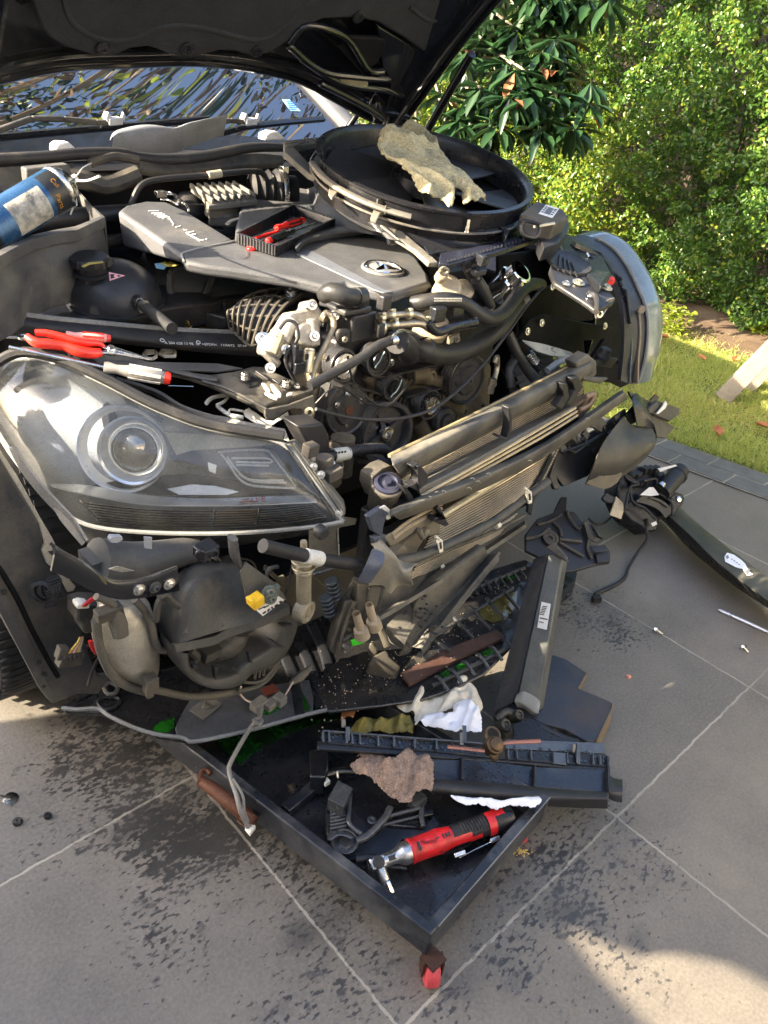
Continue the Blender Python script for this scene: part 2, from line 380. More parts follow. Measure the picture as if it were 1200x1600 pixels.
# the setting
def sheet(name, pts, z, m):
 mb = MB(); mb.add([(x, y, z) for x, y in pts], [tuple(range(len(pts)))])
 return tag(mb.build(name, m, smooth=False), None, None, kind='structure')
def paving_mat():
 m = bpy.data.materials.new('stone_paving'); m.use_nodes = True; nt = m.node_tree; b = nt.nodes['Principled BSDF']
 tc = nt.nodes.new('ShaderNodeTexCoord'); co = tc.outputs['Object']
 sx = nt.nodes.new('ShaderNodeSeparateXYZ'); nt.links.new(co, sx.inputs[0])
 g = []
 cell = []
 wob = mathn(nt, 'MULTIPLY', mathn(nt, 'SUBTRACT', noise_mix(nt, co, 28, 6, .7), .5), .012)
 for i, (o, p) in enumerate(((.501, .602), (.331, .600))):
  q = mathn(nt, 'DIVIDE', mathn(nt, 'SUBTRACT', mathn(nt, 'ADD', sx.outputs[i], wob), o), p)
  cell.append(mathn(nt, 'FLOOR', q))
  fr = mathn(nt, 'ABSOLUTE', mathn(nt, 'SUBTRACT', mathn(nt, 'FRACT', mathn(nt, 'ADD', q, .5)), .5))
  g.append(mathn(nt, 'LESS_THAN', fr, .0040))
 grout = mathn(nt, 'MAXIMUM', g[0], g[1])
 cx = nt.nodes.new('ShaderNodeCombineXYZ'); nt.links.new(cell[0], cx.inputs[0]); nt.links.new(cell[1], cx.inputs[1])
 wn = nt.nodes.new('ShaderNodeTexWhiteNoise'); nt.links.new(cx.outputs[0], wn.inputs['Vector'])
 n1 = noise_mix(nt, co, 4.5, 10, .68); n2 = noise_mix(nt, co, 160, 4, .7)
 base = mixc(nt, ramp(nt, n1, .3, .7), (.104, .089, .070), (.206, .178, .140))
 base = mixc(nt, mathn(nt, 'MULTIPLY', wn.outputs[0], .75), base, (.10, .094, .083))
 base = mixc(nt, mathn(nt, 'MULTIPLY', ramp(nt, n2, .4, .75), .35), base, (.30, .285, .26))
 # oil and coolant splashes round the car
 d = None
 for x, y, r, k in SPL:
  v = nt.nodes.new('ShaderNodeVectorMath'); v.operation = 'DISTANCE'; nt.links.new(co, v.inputs[0]); v.inputs[1].default_value = (x, y, 0)
  mr = nt.nodes.new('ShaderNodeMapRange'); mr.interpolation_type = 'SMOOTHSTEP'
  mr.inputs[1].default_value = r; mr.inputs[2].default_value = r * .15; mr.inputs[3].default_value = 0; mr.inputs[4].default_value = k
  nt.links.new(v.outputs['Value'], mr.inputs[0])
  d = mr.outputs[0] if d is None else mathn(nt, 'MAXIMUM', d, mr.outputs[0])
 d = mathn(nt, 'MULTIPLY', d, mathn(nt, 'ADD', .55, mathn(nt, 'MULTIPLY', ramp(nt, noise_mix(nt, co, 6, 3), .35, .65), .55)))
 mp = nt.nodes.new('ShaderNodeMapping'); mp.inputs['Rotation'].default_value = (0, 0, rad(48)); mp.inputs['Scale'].default_value = (.7, 1.35, 1)
 nt.links.new(co, mp.inputs[0])
 def spk(sc, det, thr0, k, kk=14):
  n = noise_mix(nt, mp.outputs[0], sc, det, .5)
  th = mathn(nt, 'SUBTRACT', thr0, mathn(nt, 'MULTIPLY', d, k))
  return mathn(nt, 'MULTIPLY', mathn(nt, 'SUBTRACT', n, th), kk, True)
 s = mathn(nt, 'MAXIMUM', spk(95, 3, .80, .34), spk(34, 5, .82, .32, 11))
 s = mathn(nt, 'MAXIMUM', s, spk(8, 8, .98, .46, 5)); s = mathn(nt, 'MAXIMUM', s, mathn(nt, 'MULTIPLY', spk(5, 4, .84, .40, 5), .75))
 s = mathn(nt, 'MULTIPLY', s, mathn(nt, 'ADD', .55, mathn(nt, 'MULTIPLY', noise_mix(nt, co, 9, 4), .75)), True)
 cc = mixc(nt, mathn(nt, 'MULTIPLY', s, .93), base, (.026, .025, .024))
 cc = mixc(nt, grout, cc, mixc(nt, ramp(nt, noise_mix(nt, co, 5, 5), .45, .8), mixc(nt, mathn(nt, 'MULTIPLY', s, .6), (.34, .31, .25), (.1, .09, .08)), (.13, .12, .10)))
 nt.links.new(cc, b.inputs['Base Color'])
 nt.links.new(mathn(nt, 'SUBTRACT', mathn(nt, 'ADD', .5, mathn(nt, 'MULTIPLY', n1, .2)), mathn(nt, 'MULTIPLY', s, .22)), b.inputs['Roughness'])
 bp = nt.nodes.new('ShaderNodeBump'); bp.inputs['Strength'].default_value = .5; bp.inputs['Distance'].default_value = .002
 hh = mathn(nt, 'SUBTRACT', mathn(nt, 'MULTIPLY', noise_mix(nt, co, 110, 6, .6), .5), mathn(nt, 'MULTIPLY', grout, 1.0))
 nt.links.new(hh, bp.inputs['Height']); nt.links.new(bp.outputs[0], b.inputs['Normal'])
 return m
SPL = []
for x, y, r, k in ((215, 1180, .50, 1.15), (300, 1270, .34, 1.3), (150, 1120, .20, .8), (450, 1420, .34, .97), (300, 1400, .32, .9),
                   (500, 1530, .3, .95), (850, 1420, .36, 1.0), (960, 1330, .3, .9), (880, 1240, .25, .65), (930, 960, .34, .95), (870, 900, .13, 1.3),
                   (700, 1100, .5, .6), (1000, 1480, .3, .55), (700, 1580, .15, .85)):
 p = W('f', x, y, 'z0'); SPL.append((p.x, p.y, r, k))
EDGE = [(2.44, 6.0), (2.68, 2.3), (2.855, 1.248), (2.925, .818), (3.25, -1.2), (3.6, -3.4)]   # where the brick edging meets the grass
def edge_x(y):
 for (x0, y0), (x1, y1) in zip(EDGE, EDGE[1:]):
  if y0 >= y >= y1: return x0 + (x1 - x0) * (y0 - y) / (y0 - y1)
 return EDGE[0][0] if y > 6 else EDGE[-1][0]
soil = mat('garden_soil', (.085, .055, .033), .9, dust=(.28, .2, .12), amt=.5, dscale=5, bump=1, bscale=60)
sheet('ground', [(-60, -60), (60, -60), (60, 60), (-60, 60)], -.012, mat('dry_earth', (.13, .12, .08), .9, bump=0))
sheet('paving', [(-8, -6)] + [(3.9, -6)] + [(x - .1, y) for x, y in EDGE[::-1]] + [(2.3, 9), (-8, 9)], 0, paving_mat())
lawnm = mat('lawn_thatch', (.10, .12, .03), .9, dust=(.2, .17, .08), amt=.5, dscale=20, bump=1, bscale=90)
sheet('lawn', [(3.9, -6), (5.2, -6), (4.6, 1.2), (4.55, 1.6), (4.75, 2.4), (4.9, 9), (2.3, 9)] + EDGE, .004, lawnm)
# soil strip under the hedge, mounded
mb = MB(); rows = []
for k in range(9):
 x0 = 4.25 + k * .25
 rows.append([Vector((x0 + .1 * math.sin(y * 1.7), y, (0.004 if k == 0 else .03 + .012 * k) + .03 * mn.noise(Vector((x0 * 3, y * 3, 0))))) for y in np.linspace(-5, 9, 29)])
mb.surf(rows, 2, 2); tag(mb.build('soil', soil), None, None, kind='structure')
# brick edging: two courses of dark pavers
pavm = mat('blue_grey_paver', (.105, .108, .105), .6, dust=(.2, .19, .17), amt=.5, bump=.6, bscale=120)
mb = MB(); mort = []
y = 5.9
def ep(y, o): return Vector((edge_x(y) - o, y, 0))
k = 0
while y > -3.2:
 for row, (o0, o1) in enumerate(((.004, .098), (.106, .205))):
  ya = y - (0.11 if row else 0); yb = ya - .205
  z = .010 + random.uniform(-.001, .001)
  q = [ep(ya, o0), ep(ya, o1), ep(yb, o1), ep(yb, o0)]
  q = [p + Vector((random.uniform(-.002, .002), random.uniform(-.002, .002), z)) for p in q]
  mb.prism(q, (0, 0, 1), .03)
 y -= .213
tag(mb.build('brick_edging', pavm, bev=.003), None, None, kind='structure')
mb = MB(); mo = [Vector((edge_x(y) + .004, y, .006)) for y in np.linspace(5.9, -3.3, 20)] + [Vector((edge_x(y) - .212, y, .006)) for y in np.linspace(-3.3, 5.9, 20)]
mb.add(mo, [tuple(range(len(mo)))]); o = mb.build('ground', mat('mortar', (.28, .26, .2), .9, bump=.4, bscale=90), smooth=False); o.name = 'mortar_bed'; tag(o, None, None, kind='structure')
# -- leaf and blade fields (numpy)
def np_mesh(name, V, Fq, mats, mi=None, parent=None):
 me = bpy.data.meshes.new(name)
 me.vertices.add(len(V)); me.vertices.foreach_set('co', V.astype(np.float32).ravel())
 n = Fq.shape[1]
 me.loops.add(Fq.size); me.loops.foreach_set('vertex_index', Fq.astype(np.int32).ravel())
 me.polygons.add(len(Fq)); me.polygons.foreach_set('loop_start', np.arange(0, Fq.size, n, dtype=np.int32))
 for m in mats: me.materials.append(m)
 if mi is not None: me.polygons.foreach_set('material_index', mi.astype(np.int32))
 me.update(); me.validate()
 o = bpy.data.objects.new(name, me); COL.objects.link(o)
 if parent: o.parent = parent
 return o
def leafmat(name, col, col2, trans=.35, rough=.35):
 m = bpy.data.materials.new(name); m.use_nodes = True; nt = m.node_tree; b = nt.nodes['Principled BSDF']
 o = nt.nodes['Material Output']; g = nt.nodes.new('ShaderNodeNewGeometry')
 c = mixc(nt, g.outputs['Random Per Island'], col, col2)
 nt.links.new(c, b.inputs['Base Color']); b.inputs['Roughness'].default_value = rough
 t = nt.nodes.new('ShaderNodeBsdfTranslucent')
 hs = nt.nodes.new('ShaderNodeHueSaturation'); hs.inputs['Value'].default_value = 1.6; nt.links.new(c, hs.inputs['Color'])
 nt.links.new(hs.outputs[0], t.inputs[0])
 mx = nt.nodes.new('ShaderNodeMixShader'); mx.inputs[0].default_value = trans
 nt.links.new(b.outputs[0], mx.inputs[1]); nt.links.new(t.outputs[0], mx.inputs[2]); nt.links.new(mx.outputs[0], o.inputs[0])
 return m
def leaves(C, D, L, Wd, fold=.25, tilt=None):
 """C centres, D directions (unit), L lengths, Wd widths -> 6-vertex folded leaves (4 triangles as 2 quads)"""
 n = len(C)
 R = rng.normal(size=(n, 3)); S_ = np.cross(D, R); S_ /= np.linalg.norm(S_, axis=1)[:, None] + 1e-9
 if tilt is not None:
  S_ = np.cross(D, tilt); S_ /= np.linalg.norm(S_, axis=1)[:, None] + 1e-9
 N = np.cross(S_, D); L = L[:, None]; Wd = Wd[:, None]
 a = C - D * L * .5; b = C + D * L * .5 - N * L * .12
 m1 = C - D * L * .05
 l = m1 + S_ * Wd * .5 + N * Wd * fold; r = m1 - S_ * Wd * .5 + N * Wd * fold
 l2 = C + D * L * .28 + S_ * Wd * .36 + N * Wd * fold * .4; r2 = C + D * L * .28 - S_ * Wd * .36 + N * Wd * fold * .4
 V = np.stack([a, l, l2, b, r2, r, ], 1).reshape(-1, 3)
 k = np.arange(n)[:, None] * 6
 Fq = np.concatenate([k + [[0, 1, 2, 3]], k + [[0, 3, 4, 5]]], 1).reshape(-1, 4)
 return V, Fq
def unit(v): return v / (np.linalg.norm(v, axis=1)[:, None] + 1e-9)
# -- hedge
def hedge():
 t = thing('hedge', 'tall clipped green hedge of small glossy leaves behind the lawn', 'hedge', (5.3, 2, 0))
 lm = [leafmat('hedge_leaf_green', (.04, .10, .018), (.105, .19, .03), .34, .28), leafmat('hedge_leaf_yellow', (.27, .30, .04), (.17, .24, .03), .5, .35)]
 N = 230000
 y = np.concatenate([rng.uniform(.4, 5.6, int(N * .8)), rng.uniform(-4, .4, int(N * .12)), rng.uniform(5.6, 9.0, N - int(N * .8) - int(N * .12))])
 z = rng.uniform(.05, 2.7, N)
 fx = 4.66 + .13 * np.sin(y * 2.3 + 1) * np.cos(z * 2.9) + .08 * np.sin(y * 7 + z * 5) + .05 * np.sin(z * 13 - y * 9) - .15 * np.clip(z, 0, 1) + .10 * np.exp(-((z - .15) / .2) ** 2)
 fx = fx + np.where(y > 3.2, (y - 3.2) * -.12, 0)
 dep = rng.exponential(.16, N); x = fx + dep
 # clumps: gaps where a coarse noise is low
 cl = np.sin(y * 11 + 2 * np.sin(z * 6)) * np.sin(z * 12 + 2 * np.sin(y * 7)) + .5 * np.sin(y * 29 + z * 17) * np.sin(z * 31)
 x = x + np.where(cl < -.25, .18 + .1 * rng.random(N), 0)
 keep = z > .05 + .04 * np.sin(y * 5) + .04 * np.sin(y * 17)
 C = np.stack([x, y, z], 1)[keep]; n = len(C)
 D = unit(rng.normal(size=(n, 3)) + np.array([-.5, 0, -.25]))
 T = unit(rng.normal(size=(n, 3)) * .7 + np.array([-.9, .2, .5]))
 V, Fq = leaves(C, D, rng.uniform(.019, .042, n), rng.uniform(.012, .024, n), .22, T)
 yel = (rng.random(n) < .14 + .36 * ((C[:, 1] > 2.7) & (C[:, 2] < 1.1)))
 np_mesh('foliage', V - np.array([5.3, 2, 0]), Fq, lm, np.repeat(yel.astype(int), 2), t)
 mb = MB()
 for k in range(30):
  yy = random.uniform(-3, 6); xx = 5.3 + random.uniform(-.1, .35)
  p = [Vector((xx, yy, -.01))]
  for j in range(6): p.append(p[-1] + Vector((random.uniform(-.08, .05), random.uniform(-.09, .09), .42)))
  mb.tube(p, [.018 * (1 - j * .12) for j in range(7)], 6, 2)
 for k in range(420):
  yy = random.uniform(.8, 5.2); zz = random.uniform(.25, 2.5); a = Vector((5.15, yy, zz))
  b = a + Vector((random.uniform(-.5, -.2), random.uniform(-.2, .2), random.uniform(-.1, .3)))
  mb.tube([a, (a + b) / 2 + Vector((0, 0, .03)), b], [.005, .004, .002], 4, 1)
 mb.build('trunk', mat('hedge_bark', (.10, .075, .05), .8), t)
hedge()
# timber fence behind the hedge, pale gate posts at its far end
t = thing('timber_fence', 'shaded brown timber fence hidden behind the hedge', 'fence', (6.15, 2.5, 0))
mb = MB()
for k in range(64):
 yy = -3.5 + k * .2
 mb.box((6.15 + random.uniform(-.005, .005), yy, 1.05), (.02, 0, 0), (0, .194, 0), (0, 0, 2.1))
mb.box((6.2, 2.8, .5), (.05, 0, 0), (0, 12.6, 0), (0, 0, .08)); mb.box((6.2, 2.8, 1.7), (.05, 0, 0), (0, 12.6, 0), (0, 0, .08))
mb.build('palings', mat('fence_timber', (.11, .085, .06), .8, dust=(.2, .17, .12), amt=.4), t)
# -- lawn blades
def grass():
 N = 210000; Nf = 60000
 yy = rng.uniform(-.4, 3.6, N); xx = 2.5 + rng.random(N) ** 1.15 * 2.6
 yy = np.concatenate([yy, rng.uniform(3.5, 7, Nf), rng.uniform(-2.6, -.3, Nf)]); xx = np.concatenate([xx, rng.uniform(2.4, 4.6, Nf), rng.uniform(2.9, 5, Nf)]); N = len(xx)
 ex = np.interp(yy, [p[1] for p in EDGE][::-1], [p[0] for p in EDGE][::-1])
 keep = (xx > ex + .008 + .01 * rng.random(N)) & (xx < 4.5 + .12 * np.sin(yy * 3) + .2 * rng.random(N) + .5 * (yy < 1.3))
 # bare patch near the hedge
 keep &= ~((xx > 4.15 + .1 * np.sin(yy * 8)) & (rng.random(N) < .75) & (yy > 1.25) & (yy < 2.2))
 xx = xx[keep]; yy = yy[keep]; n = len(xx)
 C = np.stack([xx, yy, np.full(n, .004)], 1)
 h = rng.uniform(.012, .034, n) * (1 + .5 * np.sin(xx * 9) * np.sin(yy * 8))
 lean = rng.normal(size=(n, 3)) * .75; lean[:, 2] = 1; D = unit(lean)
 s = unit(np.cross(D, rng.normal(size=(n, 3)))); wd = rng.uniform(.0013, .0026, n)[:, None]
 a = C - s * wd; b = C + s * wd; m = C + D * h[:, None] * .6; l = m - s * wd * .8; r = m + s * wd * .8
 D2 = unit(D + rng.normal(size=(n, 3)) * .35 - np.array([0, 0, .25])); tp = m + D2 * h[:, None] * .7
 V = np.stack([a, b, r, l, tp], 1).reshape(-1, 3); k = np.arange(n)[:, None] * 5
 Fq = np.concatenate([k + [[0, 1, 2, 3]], k + [[3, 2, 4, 4]]], 1).reshape(-1, 4)
 # second face as a triangle: use its own quad with a split tip
 tp2 = tp + s * wd * .15; V = np.stack([a, b, r, l, tp, tp2], 1).reshape(-1, 3); k = np.arange(n)[:, None] * 6
 Fq = np.concatenate([k + [[0, 1, 2, 3]], k + [[3, 2, 5, 4]]], 1).reshape(-1, 4)
 gm = [leafmat('grass_green', (.27, .34, .07), (.48, .49, .15), .5, .5), leafmat('grass_dry', (.50, .42, .17), (.42, .38, .12), .4, .6)]
 dry = rng.random(n) < (.12 + .2 * (np.sin(xx * 5 + yy * 3) > .6))
 o = np_mesh('grass', V, Fq, gm, np.repeat(dry.astype(int), 2)); tag(o, 'short bright green grass of the lawn', 'grass', kind='stuff')
grass()
# weeds and dead leaves
def dead_leaf(p, r, s, lab, a):
 mb = MB(); rows = []; r *= .62
 for i in range(5):
  w = [.15, .8, 1, .7, .1][i] * r * .5
  rows.append([Vector(p) + Vector((math.cos(a) * (i - 2) * r * .4 - math.sin(a) * w * k, math.sin(a) * (i - 2) * r * .4 + math.cos(a) * w * k, .006 + abs(k) * r * .25 + .05 * r * i)) for k in (-1, 0, 1)])
 mb.surf(rows, 2, 2, .0006)
 tag(mb.build('dead_leaf', mat('dead_leaf', (.34, .13, .05), .7, bump=0)), lab, 'leaf', 'dead leaves fallen on the lawn')
dead_leaf(W('f', 1120, 678, 'z.03'), .075, 1, 'curled brown dead leaf in the sunlit grass above the brick edging', .6)
dead_leaf(W('f', 1196, 672, 'z.03'), .09, 1, 'orange dead leaf on the grass at the right edge of the photo, beside the bench', 2.2)
dead_leaf(W('f', 1035, 531, 'z.03'), .10, 1, 'orange dead leaf on the shaded grass beside the far headlight', 3.0)
dead_leaf(W('f', 1095, 562, 'z.03'), .06, 1, 'small brown dead leaf near the bare soil behind the bench leg', 1.2)
dead_leaf(W('f', 1148, 565, 'z.03'), .07, 1, 'brown dead leaf on bare soil, closest to the bench leg', 0.2)
def weed(p, n, h, lab):
 C = []; D = []
 for i in range(n):
  a = random.uniform(0, 6.28); r = random.uniform(0, h * .8); C.append((p.x + math.cos(a) * r, p.y + math.sin(a) * r, random.uniform(.02, h))); D.append((math.cos(a), math.sin(a), random.uniform(-.1, .8)))
 C = np.array(C); V, Fq = leaves(C, unit(np.array(D)), rng.uniform(.02, .05, n), rng.uniform(.015, .03, n), .15, unit(rng.normal(size=(n, 3)) * .4 + np.array([0, 0, 1])))
 b = np.array([p.x, p.y, 0]); o = np_mesh('weed', V - b, Fq, [bpy.data.materials.get('hedge_leaf_yellow')]); o.location = b
 tag(o, lab, 'plant', 'weeds at the foot of the hedge')
weed(W('f', 1045, 510, 'z0.05'), 260, .16, 'leafy green weed at the hedge foot beside the far headlight')
weed(W('f', 1188, 520, 'z0.05'), 130, .12, 'low weed under the hedge at the right edge of the photo')
# -- bench: two weathered legs in view
def bench():
 a = W('f', 1128, 622, 'z0'); t = thing('garden_bench', 'weathered grey timber garden bench with splayed legs on the lawn', 'bench', (a.x + .5, a.y - .35, 0))
 wm = mat('weathered_timber', (.21, .18, .135), .75, dust=(.25, .21, .16), amt=.4, bump=.5, bscale=50)
 P = Plane(a, -ray(1150, 600))
 def leg(x0, y0, x1, y1, w, d):
  mb = MB(); p = Plane(W('f', x0, y0, 'z0.01'), (-.8, -.35, .25)); A = p.at(x0, y0); B = p.at(x1, y1)
  mb.bar(A, B, w, .06, Vector((-.8, -.35, .1))); return mb.build('leg', wm, t, bev=.003)
 leg(1127, 624, 1235, 515, .075, 0); leg(1168, 607, 1222, 552, .06, 0)
 A = Plane(W('f', 1127, 624, 'z0.01'), (-.8, -.35, .25)).at(1235, 515)
 mb = MB()
 for k in range(5): mb.bar(A + Vector((.05 + .1 * k, -1.2 - .3, .02)), A + Vector((.05 + .1 * k, .1 - .3, .02)), .085, .025)
 mb.build('seat', wm, t, bev=.002)
 for q in ((.1, -1.3), (.45, -1.3)):
  mb = MB(); mb.bar(A + Vector((q[0], q[1], 0)), Vector((A.x + q[0] * 1.1, A.y + q[1] - .1, 0)), .06, .06, Vector((1, 0, 0))); mb.build('leg', wm, t)
bench()
# -- magnolia: drooping branches in front of the hedge
def magnolia():
 base = Vector((4.3, 4.55, 0))
 t = thing('magnolia_tree', 'magnolia with long dark glossy leaves hanging over the hedge beside the open bonnet', 'tree', base)
 bk = mat('magnolia_bark', (.22, .18, .13), .8)
 mb = MB(); mb.tube([base, base + Vector((.03, -.05, .8)), base + Vector((-.1, -.1, 1.6)), base + Vector((-.05, -.3, 2.6))], [.06, .05, .042, .02], 10)
 tips = []
 for (x, y, d) in ((752, 60, 4.0), (800, 40, 3.9), (850, 30, 3.9), (790, 140, 3.75), (752, 140, 3.8), (820, 110, 3.7), (870, 150, 3.6), (845, 200, 3.55), (760, 190, 3.8),
                      (800, 100, 3.8), (890, 20, 3.8), (740, 90, 4.0), (705, 225, 4.1), (870, 90, 3.7), (835, 160, 3.6), (780, -40, 3.9), (850, -40, 3.8), (900, -60, 3.8), (650, 205, 4.4), (920, 0, 3.7)):
  r = ray(x, y); tips.append(EYE + r * (d / 1245.))
 src = [base + Vector((-.1, -.15, 1.5)), base + Vector((-.06, -.2, 2.1)), base + Vector((-.08, -.2, 1.25))]
 for p in tips:
  a = src[0] if p.z > 1.3 else src[2]
  mb.tube([a, (a + p) / 2 + Vector((0, 0, .12)), p], [.014, .009, .005], 6)
 p0 = W('f', 705, 232, 'y3.6')
 mb.build('trunk', bk, t)
 C = []; D = []; T = []
 for p in tips:
  for k in range(5):
   q = p + Vector((random.uniform(-.17, .17), random.uniform(-.17, .17), random.uniform(-.12, .12))) * (k > 0)
   m = 13
   for i in range(m):
    a = 6.283 * i / m * 2.4 + random.uniform(-.3, .3); el = random.uniform(-1.1, .5)
    d = Vector((math.cos(a) * math.cos(el), math.sin(a) * math.cos(el), math.sin(el) - .25)).normalized()
    C.append(q + d * .085); D.append(d); T.append(Vector((0, 0, 1)) + d * .2)
 n = len(C); C = np.array(C); D = np.array(D); T = unit(np.array(T))
 V, Fq = leaves(C, D, rng.uniform(.10, .17, n), rng.uniform(.034, .054, n), .12, T)
 lm = leafmat('magnolia_leaf', (.010, .032, .011), (.022, .058, .018), .12, .35); br = leafmat('magnolia_leaf_underside', (.25, .09, .03), (.20, .07, .03), .1, .6)
 np_mesh('crown', V - np.array(base), Fq, [lm, br], np.repeat((rng.random(n) < .03).astype(int), 2), t)
magnolia()
# pale gate post and light panels beyond the magnolia
t = thing('side_gate', 'pale rendered gate pillar and cream panel seen under the bonnet stay', 'gate', (5.2, 5.9, 0))
pm = mat('cream_render', (.50, .49, .30), .8); wm = mat('white_panel', (.8, .77, .68), .8)
mb = MB(); a = W('f', 722, 225, 'y5.4'); mb.box((a.x, 5.5, .9), (.3, 0, 0), (0, .25, 0), (0, 0, 1.9)); mb.build('pillar', pm, t, bev=.01)
mb = MB(); a = W('f', 682, 225, 'y5.7'); mb.box((a.x - .2, 5.8, .95), (.55, 0, 0), (0, .03, 0), (0, 0, 1.7)); mb.build('panel', wm, t, bev=.01)
mb = MB(); mb.box((a.x - .52, 5.72, .95), (.05, 0, 0), (0, .06, 0), (0, 0, 1.8)); mb.build('frame', M['blackd'], t)
# the car
CAR = thing('parked_car', 'dark car with its bonnet raised, front bumper off and engine exposed', 'car', (1.08, 1.4, 0))
paint = mat('dark_blue_paint', (.008, .010, .018), .18, coat=1, bump=0)
def B(name, mb, m, bev=0.0, par=None, **k): return mb.build(name, m, par or CAR, bev, **k)
# --- body shell beyond the bonnet (right wing on the left of the photo, roof, doors)
def body():
 mb = MB()
 for sx in (1, -1):
  def q(x, y, z): return Vector((1.08 + sx * x, y, z))
  # front wing over the wheel, doors, rear quarter as one skin
  rows = [[q(.80, 1.98, .30), q(.80, 2.6, .28), q(.80, 3.4, .28), q(.79, 4.2, .32), q(.74, 5.05, .40)],
    [q(.86, 1.98, .55), q(.88, 2.6, .55), q(.88, 3.4, .56), q(.87, 4.2, .60), q(.80, 5.1, .62)],
    [q(.84, 1.9, .82), q(.86, 2.6, .86), q(.86, 3.4, .88), q(.84, 4.2, .92), q(.76, 5.0, .94)],
    [q(.72, 1.86, .96), q(.76, 2.6, .98), q(.76, 3.4, 1.0), q(.74, 4.2, 1.02), q(.6, 4.95, 1.03)]]
  mb.surf(rows, 4, 4, .004)
  # wing top strip from the windscreen to the headlamp
  rows = [[q(.72, 1.86, .97), q(.72, 1.6, .925), q(.71, 1.42, .87)], [q(.78, 1.86, .95), q(.785, 1.6, .90), q(.77, 1.42, .83)],
    [q(.855, 1.9, .80), q(.86, 1.74, .78), q(.845, 1.50, .76)]]
  mb.surf(rows, 5, 4, .004)
  ar = [q(.855, 1.475 + .375 * math.cos(rad(a)), .33 + .375 * math.sin(rad(a))) for a in range(-8, 172 if sx > 0 else 100, 15 if sx > 0 else 9)]
  tp = [q(.80, 1.93 - (.80 if sx > 0 else .50) * k / 11, .955 - (.165 if sx > 0 else .10) * k / 11) for k in range(12)]
  mb.surf([ar, [a.lerp(b, .5) + Vector((sx * .03, 0, .01)) for a, b in zip(ar, tp)], tp, [p + Vector((-sx * .075, 0, .02)) for p in tp]], 2, 4, .004)
 B('body', mb, paint)
 mb = MB()
 rows = [[Vector((1.08 + x, 2.62 + .06 * (1 - (x / .55) ** 2) * -1, 1.36 + .05 * (1 - (x / .6) ** 2))) for x in (-.55, -.3, 0, .3, .55)],
   [Vector((1.08 + x, 3.3, 1.40 + .06 * (1 - (x / .6) ** 2))) for x in (-.56, -.3, 0, .3, .56)],
   [Vector((1.08 + x, 4.1, 1.33 + .05 * (1 - (x / .6) ** 2))) for x in (-.5, -.3, 0, .3, .5)]]
 mb.surf(rows, 4, 4, .02); B('roof', mb, paint)
 for sx in (1, -1):
  mb = MB(); mb.surf([[Vector((1.08 + sx * .66, 2.15, 1.0)), Vector((1.08 + sx * .57, 2.72, 1.36)), Vector((1.08 + sx * .56, 3.4, 1.39)), Vector((1.08 + sx * .52, 4.1, 1.34)), Vector((1.08 + sx * .58, 4.6, 1.05))],
       [Vector((1.08 + sx * .76, 2.15, .99)), Vector((1.08 + sx * .76, 2.72, 1.0)), Vector((1.08 + sx * .76, 3.4, 1.01)), Vector((1.08 + sx * .75, 4.1, 1.02)), Vector((1.08 + sx * .7, 4.6, 1.03))]], 4, 2, .004)
  B('side_window', mb, mat('tinted_glass', (.01, .012, .014), .05, coat=1, bump=0))
 mb = MB(); mb.surf([[Vector((1.08 + x, 4.12, 1.36)) for x in (-.48, 0, .48)], [Vector((1.08 + x, 4.75, 1.04)) for x in (-.6, 0, .6)]], 3, 2, .004)
 B('rear_window', mb, mat('tinted_glass', (.01, .012, .014), .05, coat=1, bump=0))
 mb = MB(); mb.surf([[Vector((1.08 + x, 4.75, 1.03)) for x in (-.6, 0, .6)], [Vector((1.08 + x, 5.15, 1.0)) for x in (-.65, 0, .65)], [Vector((1.08 + x, 5.2, .45)) for x in (-.72, 0, .72)]], 4, 4, .004)
 B('boot_lid', mb, paint)
body()
def wheel(x, y, side):
 mb = MB(); ax = Vector((side, 0, 0)); c = Vector((x, y, .316))
 mb.lathe(c, ax, [(.235, -.105), (.285, -.112), (.305, -.10), (.315, -.07), (.316, 0), (.315, .07), (.305, .10), (.285, .112), (.235, .105)], 72)
 for k in range(90):      # tread blocks
  a = 2 * math.pi * k / 90; u = Vector((0, math.cos(a), math.sin(a))); tn = Vector((0, -math.sin(a), math.cos(a)))
  for s, o in ((-1, 0), (1, .5)):
   a2 = a + o * .035; u = Vector((0, math.cos(a2), math.sin(a2))); tn = Vector((0, -math.sin(a2), math.cos(a2)))
   mb.bar(c + u * .3165 + ax * s * .02, c + u * .312 + ax * s * .10 + tn * .012, .013, .006, u)
 t = B('wheel', MB().lathe(c, ax, [(.05, .06), (.10, .05), (.2, .07), (.232, .09), (.236, .105), (.228, .105), (.22, .06), (.21, -.09), (.0, -.09)], 48), mat('alloy_rim', (.45, .45, .46), .35, .8))
 B('tyre', mb, M['rub'], par=t)
 mb = MB()
 for k in range(5):
  a = 2 * math.pi * k / 5; u = Vector((0, math.cos(a), math.sin(a))); mb.bar(c + ax * .07 + u * .04, c + ax * .085 + u * .225, .05, .02, ax)
 B('rim', mb, mat('alloy_rim', (.45, .45, .46), .35, .8), .004, t)
wheel(.36, 1.475, -1); wheel(1.80, 1.44, 1); wheel(.37, 4.2, -1); wheel(1.80, 4.2, 1)
